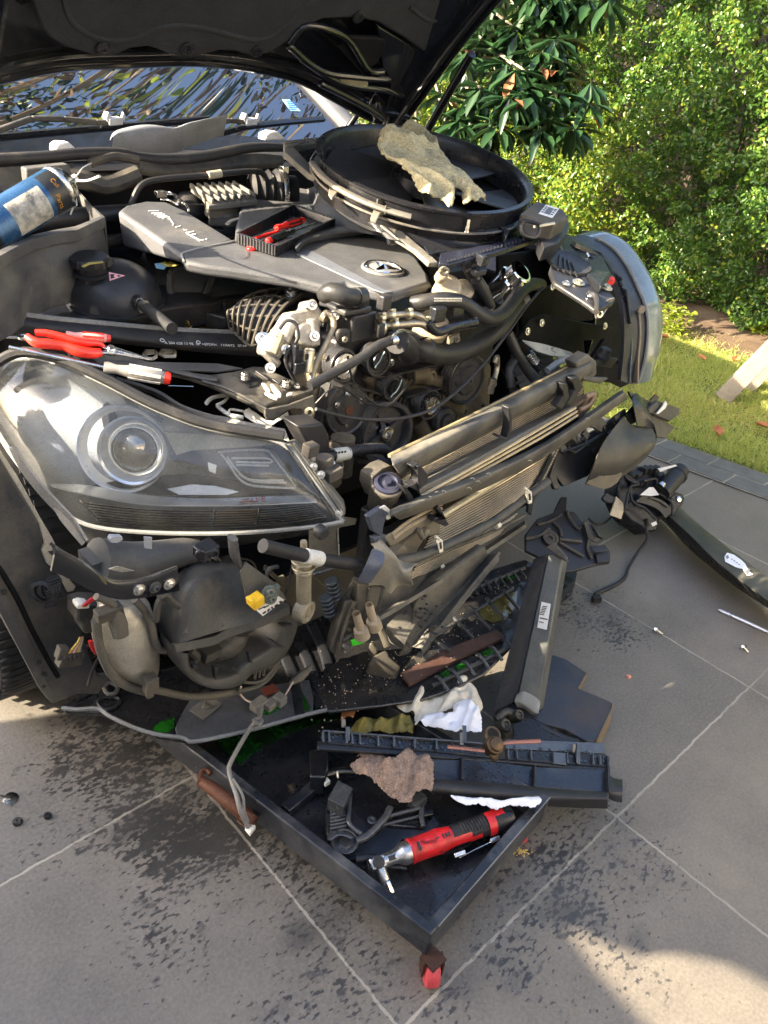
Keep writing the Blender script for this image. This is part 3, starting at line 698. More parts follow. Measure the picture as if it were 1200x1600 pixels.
# --- dark enclosure of the engine bay
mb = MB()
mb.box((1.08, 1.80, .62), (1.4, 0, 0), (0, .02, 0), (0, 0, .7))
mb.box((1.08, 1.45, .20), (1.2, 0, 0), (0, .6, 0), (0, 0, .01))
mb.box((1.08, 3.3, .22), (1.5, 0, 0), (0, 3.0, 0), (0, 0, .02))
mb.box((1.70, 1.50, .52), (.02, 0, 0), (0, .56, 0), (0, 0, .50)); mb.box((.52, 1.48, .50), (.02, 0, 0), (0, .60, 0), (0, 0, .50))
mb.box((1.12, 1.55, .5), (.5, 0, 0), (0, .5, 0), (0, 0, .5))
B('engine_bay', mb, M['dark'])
# --- windscreen, scuttle, wipers
mb = MB()
def ws(s, t):
 x = (s - .5) * 2
 return Vector((1.08 + x * (.68 - .12 * t), 2.04 - .16 * x * x + t * .66, .985 + t * .40 - .03 * x * x))
mb.surf([[ws(s / 40, t / 12) for s in range(41)] for t in range(13)], 1, 1, .004)
wsm = bpy.data.materials.new('windscreen_glass'); wsm.use_nodes = True
q = wsm.node_tree.nodes['Principled BSDF']; q.inputs['Base Color'].default_value = (.004, .006, .012, 1); q.inputs['Roughness'].default_value = .008; q.inputs['IOR'].default_value = 2.2; q.inputs['Specular IOR Level'].default_value = .9
WS = B('windscreen', mb, wsm)
WP = Plane(ws(.75, .35), (ws(.85, .3) - ws(.65, .3)).cross(ws(.75, .6) - ws(.75, .1)))
mb = MB(); mb.plate('f', '441,155 474,156 483,174 455,173', WP.off(.006), .001); B('sticker', mb, mat('pale_blue_sticker', (.22, .50, .62), .5, bump=0), par=WS)
mb = MB()
for k in range(5):
 y0 = 158 + k * 3; mb.plate('f', f'{448+k},{y0} {462+(k*7)%9},{y0} {462+(k*7)%9},{y0+1} {448+k},{y0+1}', WP.off(.007), .0005)
B('sticker_print', mb, mat('blue_ink', (.05, .12, .3), .5, bump=0), par=WS)
# black frit band at the base and A pillars
mb = MB()
mb.surf([[ws(s, -.02) + Vector((0, -.004, .004)) for s in (0, .2, .5, .8, 1)], [ws(s, .07) + Vector((0, -.004, .004)) for s in (0, .2, .5, .8, 1)]], 5, 1, .002)
B('windscreen_band', mb, M['black'], par=WS)
for s in (0, 1):
 mb = MB(); mb.tube([ws(s, -.25) + Vector((0, 0, .0)), ws(s, .1), ws(s, .5), ws(s, 1)], [.02, .03, .032, .035], 12)
 B('pillar', mb, mat('grey_pillar_trim', (.07, .072, .078), .35, bump=0))
mb = MB()
mb.surf([[Vector((1.08 + x * .74, 1.98 - .16 * x * x, .965)) for x in (-1, -.5, 0, .5, 1)], [Vector((1.08 + x * .74, 1.90 - .12 * x * x, .935)) for x in (-1, -.5, 0, .5, 1)],
         [Vector((1.08 + x * .74, 1.83 - .08 * x * x, .955)) for x in (-1, -.5, 0, .5, 1)], [Vector((1.08 + x * .74, 1.80 - .08 * x * x, .965)) for x in (-1, -.5, 0, .5, 1)]], 5, 4, .004)
mb.surf([[Vector((1.08 + x * .74, 2.06 - .16 * x * x, .99)) for x in (-1, -.5, 0, .5, 1)], [Vector((1.08 + x * .74, 1.97 - .16 * x * x, .965)) for x in (-1, -.5, 0, .5, 1)]], 5, 2, .004)
B('scuttle_panel', mb, M['plas'])
# rubber seal along the scuttle with its pinched folds
sp = pp('a1', '-40,500 120,492 260,480 370,482 430,492 520,500 640,490 780,462 900,462 1000,470', 'y1.74')
mb = MB(); mb.tube(sp, [.012] * 3 + [.014, .012, .014, .014, .012, .01, .01], 10, 5); B('scuttle_seal', mb, M['rub'])
mb = MB()
sp2 = pp('a1', '430,500 520,515 640,507 780,480 880,486', 'y1.73'); sp3 = pp('a1', '430,545 520,555 640,545 780,535 880,520', 'y1.72')
mb.surf([sp2, [(a + b) / 2 + Vector((0, -.012, 0)) for a, b in zip(sp2, sp3)], sp3], 5, 4, .008)
sp2 = pp('a1', '-60,525 60,520 150,515 230,510', 'y1.73'); sp3 = pp('a1', '-60,600 60,595 150,585 230,560', 'y1.70')
mb.surf([sp2, sp3], 4, 2, .006)
mb.tube(pp('a1', '280,510 340,490 380,490 430,500', 'y1.73'), .010, 8); mb.tube(pp('a1', '120,560 250,560 330,580 430,545', 'y1.70'), .02, 8)
B('bulkhead_panel', mb, M['plasd'])
mb = MB(); mb.tube(pp('a1', '410,640 440,580 500,560 640,548 800,535 830,560', 'y1.66'), .007, 8); B('bulkhead_cable', mb, M['rub'])
mb = MB(); a = pp('a1', '650,548 690,542', 'y1.655'); mb.tube(a, .009, 10, 1); B('cable_sleeve', mb, mat('beige_tape', (.42, .38, .28), .6))
for nm, st in (('wiper_arm', '-20,412 100,370 200,372 300,382 370,384'), ('wiper_arm', '560,402 660,388 720,376 790,385')):
 P_ = pp('a1', st, 'y1.93'); mb = MB()
 for a, b in zip(P_, P_[1:]): mb.bar(a, b, .014, .012)
 o = B(nm, mb, M['plasd'], .003)
 e = P_[-1]; mb = MB(); mb.box(e + Vector((-.012, 0, .004)), (.034, 0, .003), (0, .03, 0), (0, 0, .016)); mb.box(e + Vector((-.028, 0, .012)), (.008, 0, .014), (0, .024, 0), (-.008, 0, .012))
 mb.box(e + Vector((.008, -.01, .014)), (.006, 0, .014), (0, .01, 0), (-.006, 0, .010)); B('wiper_clip', mb, mat('grey_clip', (.30, .31, .33), .4), .002, o)
for st in ('-40,432 120,418 320,400 420,392 560,380 650,372', '560,446 700,414 800,392 1010,372'):
 mb = MB(); mb.tube([p + Vector((0, 0, 0)) for p in pp('a1', st, 'y1.96')], .009, 8); B('wiper_blade', mb, M['black'])
# wiper spindle cover: the pale grey lozenge
WPL = Plane((1.08, 1.84, 1.02), (0, -.6, .8))
a = pp('a1', '343,440 352,416 380,402 440,390 470,393 520,408 545,404 580,392 700,374', WPL); b = pp('a1', '350,462 372,464 410,460 470,450 520,444 548,438 575,430 600,418 706,384', WPL)
mb = MB(); mid = [(p + q) / 2 + WPL.n * .022 for p, q in zip(a, b)]; mb.surf([a, mid, b, [p - WPL.n * .02 - Vector((0, 0, .015)) for p in b]], 3, 5, 0)
B('wiper_cover', mb, mat('faded_grey_plastic', (.17, .175, .18), .5, dust=(.25, .24, .22), amt=.4))
for st in ('172,478 174,452 188,445 218,446 236,462 240,476', '828,440 832,418 850,411 872,412 888,428 892,438'):
 mb = MB(); mb.plate('a1', st, 'y1.765', .035); B('bump_stop', mb, mat('white_rubber', (.62, .61, .58), .6), .005)
# --- bonnet
RE = pp('f', '-60,142,1.70 0,128,1.75 90,110,1.79 200,104,1.80 330,103,1.80 450,124,1.79 520,158,1.77 575,188,1.74 622,199,1.70', 'y1')
bd = W('f', 800, 10, 'y1.36') - RE[-1]
nb = Vector((0, -bd.z, bd.y)).normalized()       # pointing down/back under the lid
if nb.z > 0: nb = -nb
def bon(i, t, d=0.0):
 p = RE[i]; s = i / 8
 L = 1.03 / bd.length
 c = math.sin(math.pi * t) * .05
 xx = bd.x * (1 if s > .5 else -1) * abs(s - .5) * 2
 taper = 0 if t < .6 else (t - .6) ** 2 * (s - .5) * -.9
 return Vector((p.x + xx * t * L * (1 - .7 * t) + taper, p.y + bd.y * L * t + (.06 * (abs(s - .5) * 2) ** 2.5 * (t > .5) * (t - .5) * 2), p.z + bd.z * L * t)) + nb * (d - c)
TT = (0, .08, .25, .5, .75, 1.0)
mb = MB(); mb.surf([[bon(i, t, -.012) for i in range(9)] for t in TT], 3, 3, .003)
BON = B('bonnet', mb, paint)
mb = MB()
# inner frame: rails round the edge, lip along the rear
mb.surf([[bon(i, t, .006) for i in range(9)] for t in (.006, .12, .25, .5, .75, .98)], 3, 3, .004)
mb.tube([bon(i, .012, .004) for i in range(9)], .010, 8, 5); mb.tube([bon(i, .05, .012) for i in range(9)], .008, 8, 5)
mb.tube([bon(8, t, .006) for t in (0, .1, .3, .5, .7, .9)], .010, 8, 4); mb.tube([bon(8, t, .012) + Vector((-.035, 0, 0)) for t in (.02, .1, .3, .5, .7, .9)], .008, 8, 4)
mb.tube([bon(0, t, .006) for t in (0, .1, .3, .5, .7, .9)], .010, 8, 4); mb.tube([bon(0, t, .012) + Vector((.04, 0, 0)) for t in (.02, .1, .3, .5, .7, .9)], .012, 8, 4)
B('bonnet_frame', mb, M['black'], par=BON)
BPL = P3(bon(1, .05, .02), bon(7, .05, .02), bon(4, .6, .02))
padst = '15,-120 40,-40 48,0 64,45 80,62 100,74 140,86 165,89 188,84 205,77 232,74 255,82 280,90 305,91 320,86 345,80 370,82 395,90 420,84 450,66 478,42 505,31 555,29 590,36 630,60 660,82 672,86 690,78 712,55 735,33 757,16 786,14 800,-60 820,-160'
mb = MB(); mb.plate('f', padst, BPL.off(.012), .016)
pad = B('bonnet_liner', mb, mat('bonnet_felt', (.016, .018, .022), .85, bump=.5, bscale=300), .007, BON)
mb = MB()   # pressed ribs in the felt
for st in ('95,-20 110,30 150,58 200,62 260,40 320,44 400,62 440,45 470,12 520,-10', '640,10 672,32 690,20 700,-20', '250,-60 300,-20 420,-25 520,-70'):
 mb.tube(pp('f', st, BPL.off(.010)), .006, 8, 5, flat=1)
B('liner_ribs', mb, mat('bonnet_felt', (.035, .036, .040), .85), par=BON)
for x, y in ((160, 75), (292, 75), (402, 79), (560, 26), (690, 72)):
 mb = MB(); mb.lathe(BPL.off(.013).at(x, y), BPL.n, [(.014, 0), (.014, .003), (.010, .005), (.006, .0045), (.005, .002), (0, .002)], 20); B('liner_clip', mb, M['plasc'], par=BON)
mb = MB()
mb.plate('f', '528,75 548,58 600,60 604,70 590,100 575,108 560,108', BPL.off(.004), .012, 0)
B('bonnet_recess', mb, M['dark'], .004, BON)
mb = MB()
for st in ('452,68 480,40 540,58 575,108 600,112', '450,70 500,110 555,120 610,124', '470,90 530,128 600,140 630,150', '500,130 560,160 600,185'):
 mb.tube(pp('f', st, BPL.off(.012)), .009, 8, 5)
mb.plate('f', '590,40 640,70 668,98 660,120 640,160 615,190 600,178 618,128 600,112', BPL.off(.002), .02)
B('bonnet_brace', mb, M['black'], .004, BON)
mb = MB(); mb.plate('a1', '1062,262 1066,232 1140,245 1152,262 1148,278 1080,272', BPL.off(.018), .006)
B('hinge_plate', mb, mat('yellowed_steel', (.42, .38, .24), .35, .5), .003, BON)
mb = MB()
mb.tube([W('f', 570, 150, 'y1.72'), W('f', 560, 175, 'y1.75'), W('f', 540, 205, 'y1.78')], .009, 8); mb.tube([W('f', 600, 150, 'y1.70'), W('f', 604, 180, 'y1.70'), W('f', 600, 205, 'y1.7')], .010, 8)
mb.tube(pp('f', '590,140 578,160 585,185 570,200', 'y1.69'), .004, 6); mb.box(W('f', 592, 168, 'y1.70'), (.05, 0, 0), (0, .03, 0), (0, 0, .03))
B('hinge', mb, M['black'], .002)
mb = MB(); a = EYE + ray(660, 214) * (2.25 / 1300); b = bon(8, .36, .03) ; mb.tube([W('f', 662, 214, 'y1.62'), W('f', 737, 84, 'y1.42')], .011, 10, 1)
mb.tube([W('f', 700, 148, 'y1.52'), W('f', 737, 84, 'y1.42')], .007, 10, 1); B('gas_strut', mb, M['black'])
# --- engine cover
def eng(): pass
ECP = Plane((1.0, 1.2, .888), (.0, -.07, 1))
cov_top = '-252,455 -237,490 -120,514 0,530 120,548 330,578 500,622 600,600 690,628 800,655 860,655 1036,604 1030,560 975,480 970,455 900,420 760,365 640,300 560,215 530,180 420,120 300,100 220,60 120,90 60,180 30,300 22,380'
mb = MB(); mb.plate('b6', cov_top, ECP, .022)
COV = B('engine_cover', mb, M['cover'], .007, seg=3)
mb = MB()
lip = pp('b6', '-243,496 -40,568 120,575 330,607 470,640 510,634 580,600 650,616 690,640 740,680 800,700 860,700 1040,635', ECP.off(-.018))
top = pp('b6', '-240,476 -40,526 120,550 330,580 465,612 510,612 590,600 650,608 690,628 740,642 800,655 860,655 1036,604', ECP.off(-.006))
mb.surf([top, [(p + q) / 2 + (p - Vector((1.2, 1.4, p.z))).normalized() * .006 for p, q in zip(top, lip)], lip], 4, 4, .006); B('cover_edge', mb, mat('lightened_cover_grey', (.14, .138, .13), .6, dust=(.25, .22, .17), amt=.4, bump=.5, bscale=420), par=COV)  # lighter than the cover: sun on this side is put into the colour
mb = MB(); mb.plate('b6', '345,455 395,432 430,440 800,640 850,650 800,658 745,640', ECP.off(.002), .003); B('cover_stripe', mb, M['coverl'], .001, COV)
mb = MB()
mb.surf([pp('b6', '350,450 400,405 480,385 620,365 740,350', ECP.off(.002)), pp('b6', '340,430 390,380 480,350 620,335 745,345', ECP.off(.014)), pp('b6', '330,400 380,340 480,310 620,300 760,330', ECP.off(.004))], 4, 4, 0)
B('cover_ridge', mb, M['cover'], par=COV)
# raised ridge with the bright spine under the fan
mb = MB()
mb.surf([pp('b6', '395,120 430,200 460,290 560,330', ECP.off(.0)), pp('b6', '420,110 520,190 640,280 780,362', ECP.off(.02)), pp('b6', '470,90 600,180 720,290 900,400', ECP.off(.0))], 5, 4, 0)
B('cover_hump', mb, M['cover'], par=COV)
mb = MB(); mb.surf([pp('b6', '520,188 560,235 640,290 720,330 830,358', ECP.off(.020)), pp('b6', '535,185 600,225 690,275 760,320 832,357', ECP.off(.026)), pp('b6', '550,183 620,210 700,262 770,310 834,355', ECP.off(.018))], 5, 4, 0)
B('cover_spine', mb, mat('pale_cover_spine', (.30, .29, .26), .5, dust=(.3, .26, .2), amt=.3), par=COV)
# badge: ring and three-pointed star
bc = W('b6', 795, 532, ECP.off(.003)); RB = (W('b6', 897, 545, ECP.off(.003)) - W('b6', 694, 520, ECP.off(.003))).length / 2
mb = MB(); mb.lathe(bc, ECP.n, [(RB * 1.12, -.002), (RB * 1.10, .002), (RB * 1.02, .003), (RB * .97, -.002)], 40); B('badge_seat', mb, mat('lightened_cover_grey', (.2, .2, .2)), par=COV)
mb = MB(); mb.lathe(bc, ECP.n, [(0, .002), (RB * .9, .002), (RB * .92, .0015)], 40); B('badge_disc', mb, mat('badge_grey', (.28, .28, .28), .4, .4, bump=.6, bscale=900), par=COV)
mb = MB(); mb.lathe(bc, ECP.n, [(RB * .97, .001), (RB * .97, .004), (RB * .93, .006), (RB * .89, .004), (RB * .89, .001)], 48)
u0 = (W('b6', 728, 492, ECP) - bc); u0 = (u0 - ECP.n * u0.dot(ECP.n)).normalized(); v0 = ECP.n.cross(u0)
for k in range(3):
 a = 2 * math.pi * k / 3; d = u0 * math.cos(a) + v0 * math.sin(a); s = ECP.n.cross(d)
 tip = bc + d * RB * .9 + ECP.n * .003; l = bc + s * RB * .16 + d * RB * .09 + ECP.n * .002; r = bc - s * RB * .16 + d * RB * .09 + ECP.n * .002; c = bc + ECP.n * .010
 mb.add([tip, l, c, r], [(0, 1, 2), (0, 2, 3)])
B('badge', mb, M['chrome'], par=COV, smooth=False)
# rear box with the raised lettering
RP = Plane(W('a3', 685, 430, ECP), (0, -.14, 1))
def rp(st, d=0.0): return pp('a3', st, RP.off(d))
mb = MB(); topc = rp('440,262 470,240 545,224 620,226 700,262 880,372 690,432')
low = pp('a3', '440,395 450,385 545,300 620,290 700,300 880,400 690,458', 'z.83')
low[0] = W('a3', 440, 398, Plane(topc[0] + Vector((0, 0, 0)), (0.2, -1, 0)))
low[6] = W('a3', 690, 460, Plane(topc[6], (0, -1, 0.001)))
k = len(topc); cen = sum(topc, Vector()) / k
low = [Vector((t.x, t.y - (.012 if i in (0, 6) else 0), l.z if i in (0, 6) else t.z - .06)) for i, (t, l) in enumerate(zip(topc, low))]
mb.add(topc + low, [tuple(range(k)), tuple(range(2 * k - 1, k - 1, -1))] + [(i, (i + 1) % k, (i + 1) % k + k, i + k) for i in range(k)])
BOX = B('air_box_cover', mb, M['cover'], .008, seg=3)
mb = MB(); RE1 = RP.off(.0012)
for st in ('358,243 440,243 442,247 362,248', '384,260 465,258 468,263 390,265', '404,270 486,269 490,275 412,277', '426,284 505,282 508,287 432,290', '440,293 525,291 528,296 446,299', '465,306 482,306 484,311 468,311', '510,305 528,304 530,309 514,310',
           '545,354 556,354 559,359 549,360', '568,370 610,361 614,366 576,376', '630,388 662,393 664,398 640,396', '650,414 714,402 718,408 660,421', '698,427 730,423 733,430 704,435', '660,424 668,421 760,470 752,473', '750,474 790,469 794,477 758,481', '803,464 817,462 820,469 807,471',
           '520,300 526,298 562,350 555,352'):
 mb.plate('e1', st, RE1, .001)
B('raised_lettering', mb, mat('silver_print', (.62, .62, .60), .35, .3, bump=0), par=BOX)
mb = MB(); mb.tube(pp('e1', '640,645 622,600 640,572 800,530 1030,482', RP.off(-.001)), .0022, 6); B('box_seam', mb, mat('seam', (.3, .3, .28), .4), par=BOX)
# engine bay contents
# battery tray at the far left with its rim, ducts
mb = MB()
mb.plate('d2', '700,330 970,590 975,600 720,720 560,740 300,800 0,960 -300,1060 -300,980 0,900 290,760 550,705 700,680 940,585 705,345', 'z.93', .02)
B('tray_rim', mb, M['grey'], .004)
mb = MB()
a = pp('d2', '975,600 720,720 300,800 0,960 -300,1070', 'z.925'); b = pp('a3', '420,400 330,425 170,470 0,505 -120,520', 'z.80')
b = [Vector((p.x - .0, p.y - .01, .80)) for p in a]
mb.surf([a, [p.lerp(q, .4) + Vector((-.006, -.012, 0)) for p, q in zip(a, b)], b], 4, 3, .004)
mb.surf([pp('d2', '970,595 720,340 660,100', 'z.93'), [p - Vector((0, 0, .13)) for p in pp('d2', '970,595 720,340 660,100', 'z.93')]], 2, 2, .004)
B('battery_tray', mb, M['grey'], .002)
mb = MB(); mb.box(W('d2', 380, 640, 'z.80'), (.5, 0, 0), (0, .6, 0), (0, 0, .01)); B('tray_floor', mb, M['plasd'])
mb = MB(); mb.plate('d2', '240,140 655,100 680,210 480,210 300,280 260,300', 'y1.66', .03); B('relay_box', mb, M['grey'], .004)
# fluid bottle cap at the very left edge
c = W('a1', 20, 606, 'z.93'); mb = MB(); mb.lathe(c, (0, 0, 1), [(.034, -.02), (.034, .005), (.030, .008), (0, .008)], 24)
for k in range(20):
 a = k * .314; mb.box(c + Vector((math.cos(a) * .034, math.sin(a) * .034, -.008)), (.004, 0, 0), (0, .004, 0), (0, 0, .024))
B('filler_cap', mb, M['plasd'])
# strut-tower side wall panel, behind the reservoir
mb = MB(); mb.plate('a3', '-60,500 100,480 260,440 430,430 470,470 440,620 560,690 300,680 0,620 -80,600', 'z.74', .02); B('inner_wing', mb, M['plas'], .004)
mb = MB(); c = W('a3', 146, 550, 'z.745'); mb.lathe(c, (0, 0, 1), [(.017, 0), (.017, .003), (.012, .004), (.011, .002), (.006, .002), (.006, .008), (0, .008)], 20); B('inner_wing_bolt', mb, M['grey'])
# coolant reservoir: squashed black globe with seam, neck and cap
rc = W('a3', 432, 590, 'z.80'); Rr = .088
mb = MB(); ax = Vector((-.05, -.12, 1)); prof = [(0, -.05)] + [(Rr * math.sin(math.radians(t)) * 1.0, -Rr * .72 * math.cos(math.radians(t))) for t in range(40, 90, 10)] + [(Rr * 1.0, -.004), (Rr * 1.07, -.004), (Rr * 1.07, .001), (Rr, .002)] + [(Rr * math.cos(math.radians(t)), .003 + Rr * .80 * math.sin(math.radians(t))) for t in range(8, 91, 8)]
mb.lathe(rc, ax, prof, 40); RES = B('coolant_reservoir', mb, mat('reservoir_plastic', (.022, .023, .026), .38, dust=DUST, amt=.1))
nc = W('a3', 345, 490, 'z.86'); mb = MB(); mb.lathe(nc, (-.1, -.1, 1), [(.026, -.03), (.026, -.005), (.034, -.004), (.034, .002), (.028, .003), (.028, .012), (.034, .013), (.034, .026), (.030, .030), (0, .030)], 28)
for k in range(14):
 a = k * .449; mb.box(nc + Vector((math.cos(a) * .034, math.sin(a) * .034, .019)), (.006, 0, 0), (0, .006, 0), (0, 0, .012))
B('reservoir_cap', mb, M['plas'], par=RES)
mb = MB(); P_ = Plane(nc + Vector((0, 0, .031)), (-.1, -.1, 1)); mb.plate('a3', '305,470 330,456 385,450 388,456 340,462 312,474', P_, .001); B('cap_print', mb, mat('yellow_print', (.35, .28, .08), .5, bump=0), par=RES)
mb = MB(); P_ = Plane(W('a3', 430, 505, 'z.868'), (.1, -.6, 1)); mb.plate('a3', '408,492 468,505 412,524', P_, .001); B('warning_label', mb, mat('pink_label', (.55, .28, .32), .5, bump=0), par=RES)
mb = MB(); mb.plate('a3', '414,499 430,500 425,507 432,512 416,517', P_.off(.001), .0005); mb.plate('a3', '440,503 455,505 442,510', P_.off(.001), .0005); B('warning_print', mb, M['ink'], par=RES)
mb = MB(); h = pp('a3', '515,605 545,625 590,660 645,705', 'z.81'); mb.tube(h, .011, 12); mb.tube(pp('a3', '505,598 530,612', 'z.815'), .014, 12, 1); RH = B('overflow_hose', mb, M['rub'])
mb = MB(); mb.tube(pp('a3', '518,606 540,622', 'z.812'), .0125, 12, 1); mb.tube(pp('a3', '512,600 525,592 540,602', 'z.83'), .0018, 6); B('hose_clamp', mb, M['steel'], par=RH)
# air intake snorkel with its oval mouth
mb = MB(); mb.tube([W('a3', 470, 440, 'z.78'), W('a3', 570, 490, 'z.79'), W('a3', 700, 545, 'z.78')], [.055, .062, .06], 20, 4, flat=1.0, cap=False)
sn = B('air_snorkel', mb, M['plas'])
mb = MB(); ring = pp('a3', '640,500 660,480 720,478 790,500 786,530 760,590 720,630 690,634 660,610 640,560 640,500', Plane(W('a3', 700, 550, 'z.80'), (-.35, -.8, .3)))
mb.tube(ring, .008, 8); B('snorkel_rim', mb, M['grey'], par=sn)
mb = MB(); mb.plate('a3', '645,500 665,484 720,482 785,502 780,530 755,588 718,626 690,630 664,606 646,560', Plane(W('a3', 700, 550, 'z.80'), (-.35, -.8, .3)).off(-.003), .02); B('snorkel_mouth', mb, mat('snorkel_inside', (.035, .037, .04), .5), par=sn)
mb = MB(); mb.plate('a3', '600,458 640,452 672,464 655,470 625,470', 'z.855', .001); mb2 = MB(); mb2.plate('a3', '580,460 600,458 625,470 615,482 585,476', 'z.855', .001)
B('yellow_label', mb, mat('yellow_label', (.5, .42, .10), .5, bump=0), par=sn); B('blue_label', mb2, mat('blue_label', (.12, .25, .36), .5, bump=0), par=sn)
# brown canister and gold spring beside the manifold
mb = MB(); c = W('a3', 785, 650, 'z.74'); mb.lathe(c, (-.3, -.5, .8), [(.0, .02), (.026, .02), (.032, .015), (.033, -.02), (.033, -.06)], 28); FC = B('oil_filter', mb, mat('ochre_plastic', (.22, .13, .03), .5, dust=(.3, .2, .08), amt=.3))
mb = MB(); mb.box(W('a3', 835, 668, 'z.75'), (.05, .02, 0), (-.02, .05, 0), (0, 0, .03)); mb.box(W('a3', 845, 640, 'z.76'), (.02, 0, 0), (0, .02, 0), (0, 0, .05)); B('sensor_block', mb, M['plas'], .004)
mb = MB(); s = [W('a3', 700 + k * 3, 694 - k * 2.2, 'z.745') + Vector((.006 * math.cos(k * 1.6), 0, .01 * math.sin(k * 1.6))) for k in range(12)]; mb.tube(s, .0018, 6); B('spring', mb, mat('brass', (.6, .42, .12), .3, .9))
# ribbed intake manifold runner
MP = Plane(W('e6', 150, 250, 'z.80'), (-.55, -.55, .65))
mb = MB(); r0 = pp('a3', '870,640 930,585 1040,556 1130,575', MP); r3 = pp('a3', '862,700 900,740 940,770 985,755', MP)
r1 = [a.lerp(b, .33) + MP.n * .028 for a, b in zip(r0, r3)]; r2 = [a.lerp(b, .66) + MP.n * .03 for a, b in zip(r0, r3)]
mb.surf([r0, r1, r2, r3], 5, 5, .01); MAN = B('intake_manifold', mb, M['plas'])
mb = MB()
def lerpl(L, t):
 f_ = t * (len(L) - 1); i = min(int(f_), len(L) - 2); return L[i].lerp(L[i + 1], f_ - i)
for k in range(8):
 t = k / 7; mb.tube([lerpl(r, t) + MP.n * .003 for r in (r0, r1, r2, r3)], .0028, 6)
for k in range(6):
 t = k / 5
 mb.tube([lerpl([r0[i], r1[i], r2[i], r3[i]], t) + MP.n * .003 for i in range(4)], .0028, 6)
B('manifold_ribs', mb, M['plasd'], par=MAN)
for x, y in ((1092, 566), (985, 744)):
 mb = MB(); mb.bolt(W('a3', x, y, MP.off(.03)), MP.n, .009, .012); B('manifold_bolt', mb, M['steel'], par=MAN)
# --- fuel pump / throttle casting
TP = Plane(W('e6', 380, 400, 'y1.02'), (-.25, -.9, .35))
def t6(x, y, d=0.0): return W('e6', x, y, TP.off(d))
mb = MB(); mb.plate('e6', '180,380 270,235 390,215 400,150 470,135 500,210 520,225 525,300 505,330 510,480 480,515 400,520 330,480 250,400 220,560 180,620 60,560 70,480', TP, .045)
mb.plate('e6', '385,210 410,165 440,140 480,170 490,215', TP.off(.008), .03); mb.plate('e6', '50,560 75,530 210,625 175,680', TP.off(.012), .02)
EGR = B('throttle_casting', mb, M['alu'], .006)
mb = MB(); mb.lathe(t6(370, 415, 0), TP.n, [(.020, 0), (.0195, .016), (.017, .020), (0, .020)], 28); mb.tube([t6(440, 290, .012), t6(455, 500, .012)], .0105, 16, 1); mb.tube([t6(300, 300, .0), t6(210, 470, .0)], .012, 16, 1)
B('valve_body', mb, M['alu'], .002, EGR)
mb = MB(); mb.tube([t6(170, 395, .022), t6(110, 560, .022)], .0125, 24, 1); mb.tube([t6(150, 425, .022), t6(146, 436, .022)], .0132, 24, 1); B('solenoid', mb, M['zinc'], .001, EGR)
mb = MB(); mb.tube([t6(420, 520, .015), t6(400, 712, .015)], .0095, 20, 1); mb.tube([t6(418, 535, .015), t6(417, 545, .015)], .0105, 20, 1); B('injector_valve', mb, M['zinc'], .001, EGR)
mb = MB(); mb.box(t6(398, 588, .0255), (.0, 0, .010), (.007, 0, 0), (0, .001, 0)); B('valve_print', mb, M['ink'], par=EGR)
for x, y in ((437, 180), (455, 425), (110, 675), (612, 262), (235, 530)):
 mb = MB(); mb.bolt(t6(x, y, .012 if x != 455 else .022), TP.n, .006, .006); B('casting_bolt', mb, M['steel'], par=EGR)
mb = MB(); mb.tube([t6(185, 370, .02), t6(240, 305, .03), t6(310, 330, .035), t6(330, 430, .035), t6(290, 500, .03), t6(240, 560, .03), t6(235, 640, .03), t6(310, 790, .02)], .0032, 8); B('sensor_lead', mb, M['rub'], par=EGR)
mb = MB(); mb.box(t6(310, 600, .028), (.016, 0, 0), (0, .018, 0), (.004, 0, .034)); mb.box(t6(330, 670, .028), (.022, 0, 0), (0, .014, 0), (.002, 0, .02)); mb.box(t6(310, 560, .036), (.008, 0, 0), (0, .01, 0), (0, 0, .03)); B('connector', mb, M['plasc'], .0015, EGR)
mb = MB(); mb.tube([t6(535, 275, .0), t6(570, 250, .012), t6(605, 300, .014), t6(600, 380, .014), t6(540, 500, .012), t6(470, 640, .012), t6(430, 765, .012)], .0055, 12); mb.tube([t6(525, 260, .0), t6(555, 280, .005)], .011, 14, 1)
B('metal_pipe', mb, mat('dull_pipe', (.33, .29, .22), .35, .8, dust=(.2, .16, .1), amt=.4))
# --- front of the engine: casting and accessory drive
FP = Plane((1.1, 1.10, .6), (-.06, -1, .12))
def t4(x, y, d=0.0): return W('a4', x, y, FP.off(d))
mb = MB(); mb.plate('a4', '270,420 420,370 600,430 700,440 820,380 900,440 890,640 760,680 640,700 560,720 420,740 300,760 240,640', FP, .08)
ENG = B('engine_block', mb, M['alud'], .01)
mb = MB()
for (x0, y0, x1, y1, r) in ((440, 470, 520, 560, .016), (560, 560, 640, 600, .018), (600, 480, 660, 470, .02), (700, 560, 780, 600, .02), (640, 480, 700, 500, .016), (330, 690, 400, 740, .022), (760, 420, 860, 440, .016), (620, 640, 660, 690, .02)):
 mb.tube([t4(x0, y0, .012), t4(x1, y1, .012)], r, 12, 1)
for (x, y, r) in ((610, 470, .016), (655, 470, .014), (700, 490, .018), (580, 600, .016), (640, 600, .012), (715, 540, .012), (450, 540, .016), (630, 665, .010), (770, 600, .014), (480, 500, .012)):
 mb.lathe(t4(x, y, .0), FP.n, [(r, -.02), (r, .024), (r * .8, .028), (r * .45, .028), (r * .4, .015), (0, .015)], 18)
for k in range(16):
 x = 430 + (k * 67) % 420; y = 440 + (k * 41) % 230; mb.box(t4(x, y, .006), (.03, 0, 0), (0, .02, 0), (.004, 0, .018 + .01 * (k % 3)))
B('front_casting', mb, M['alud'], .003, par=ENG)
pulm = mat('pulley_black', (.045, .045, .047), .3, dust=DUST, amt=.3, spec=.6); PN_ = Vector((-.04, -1, .10)).normalized()
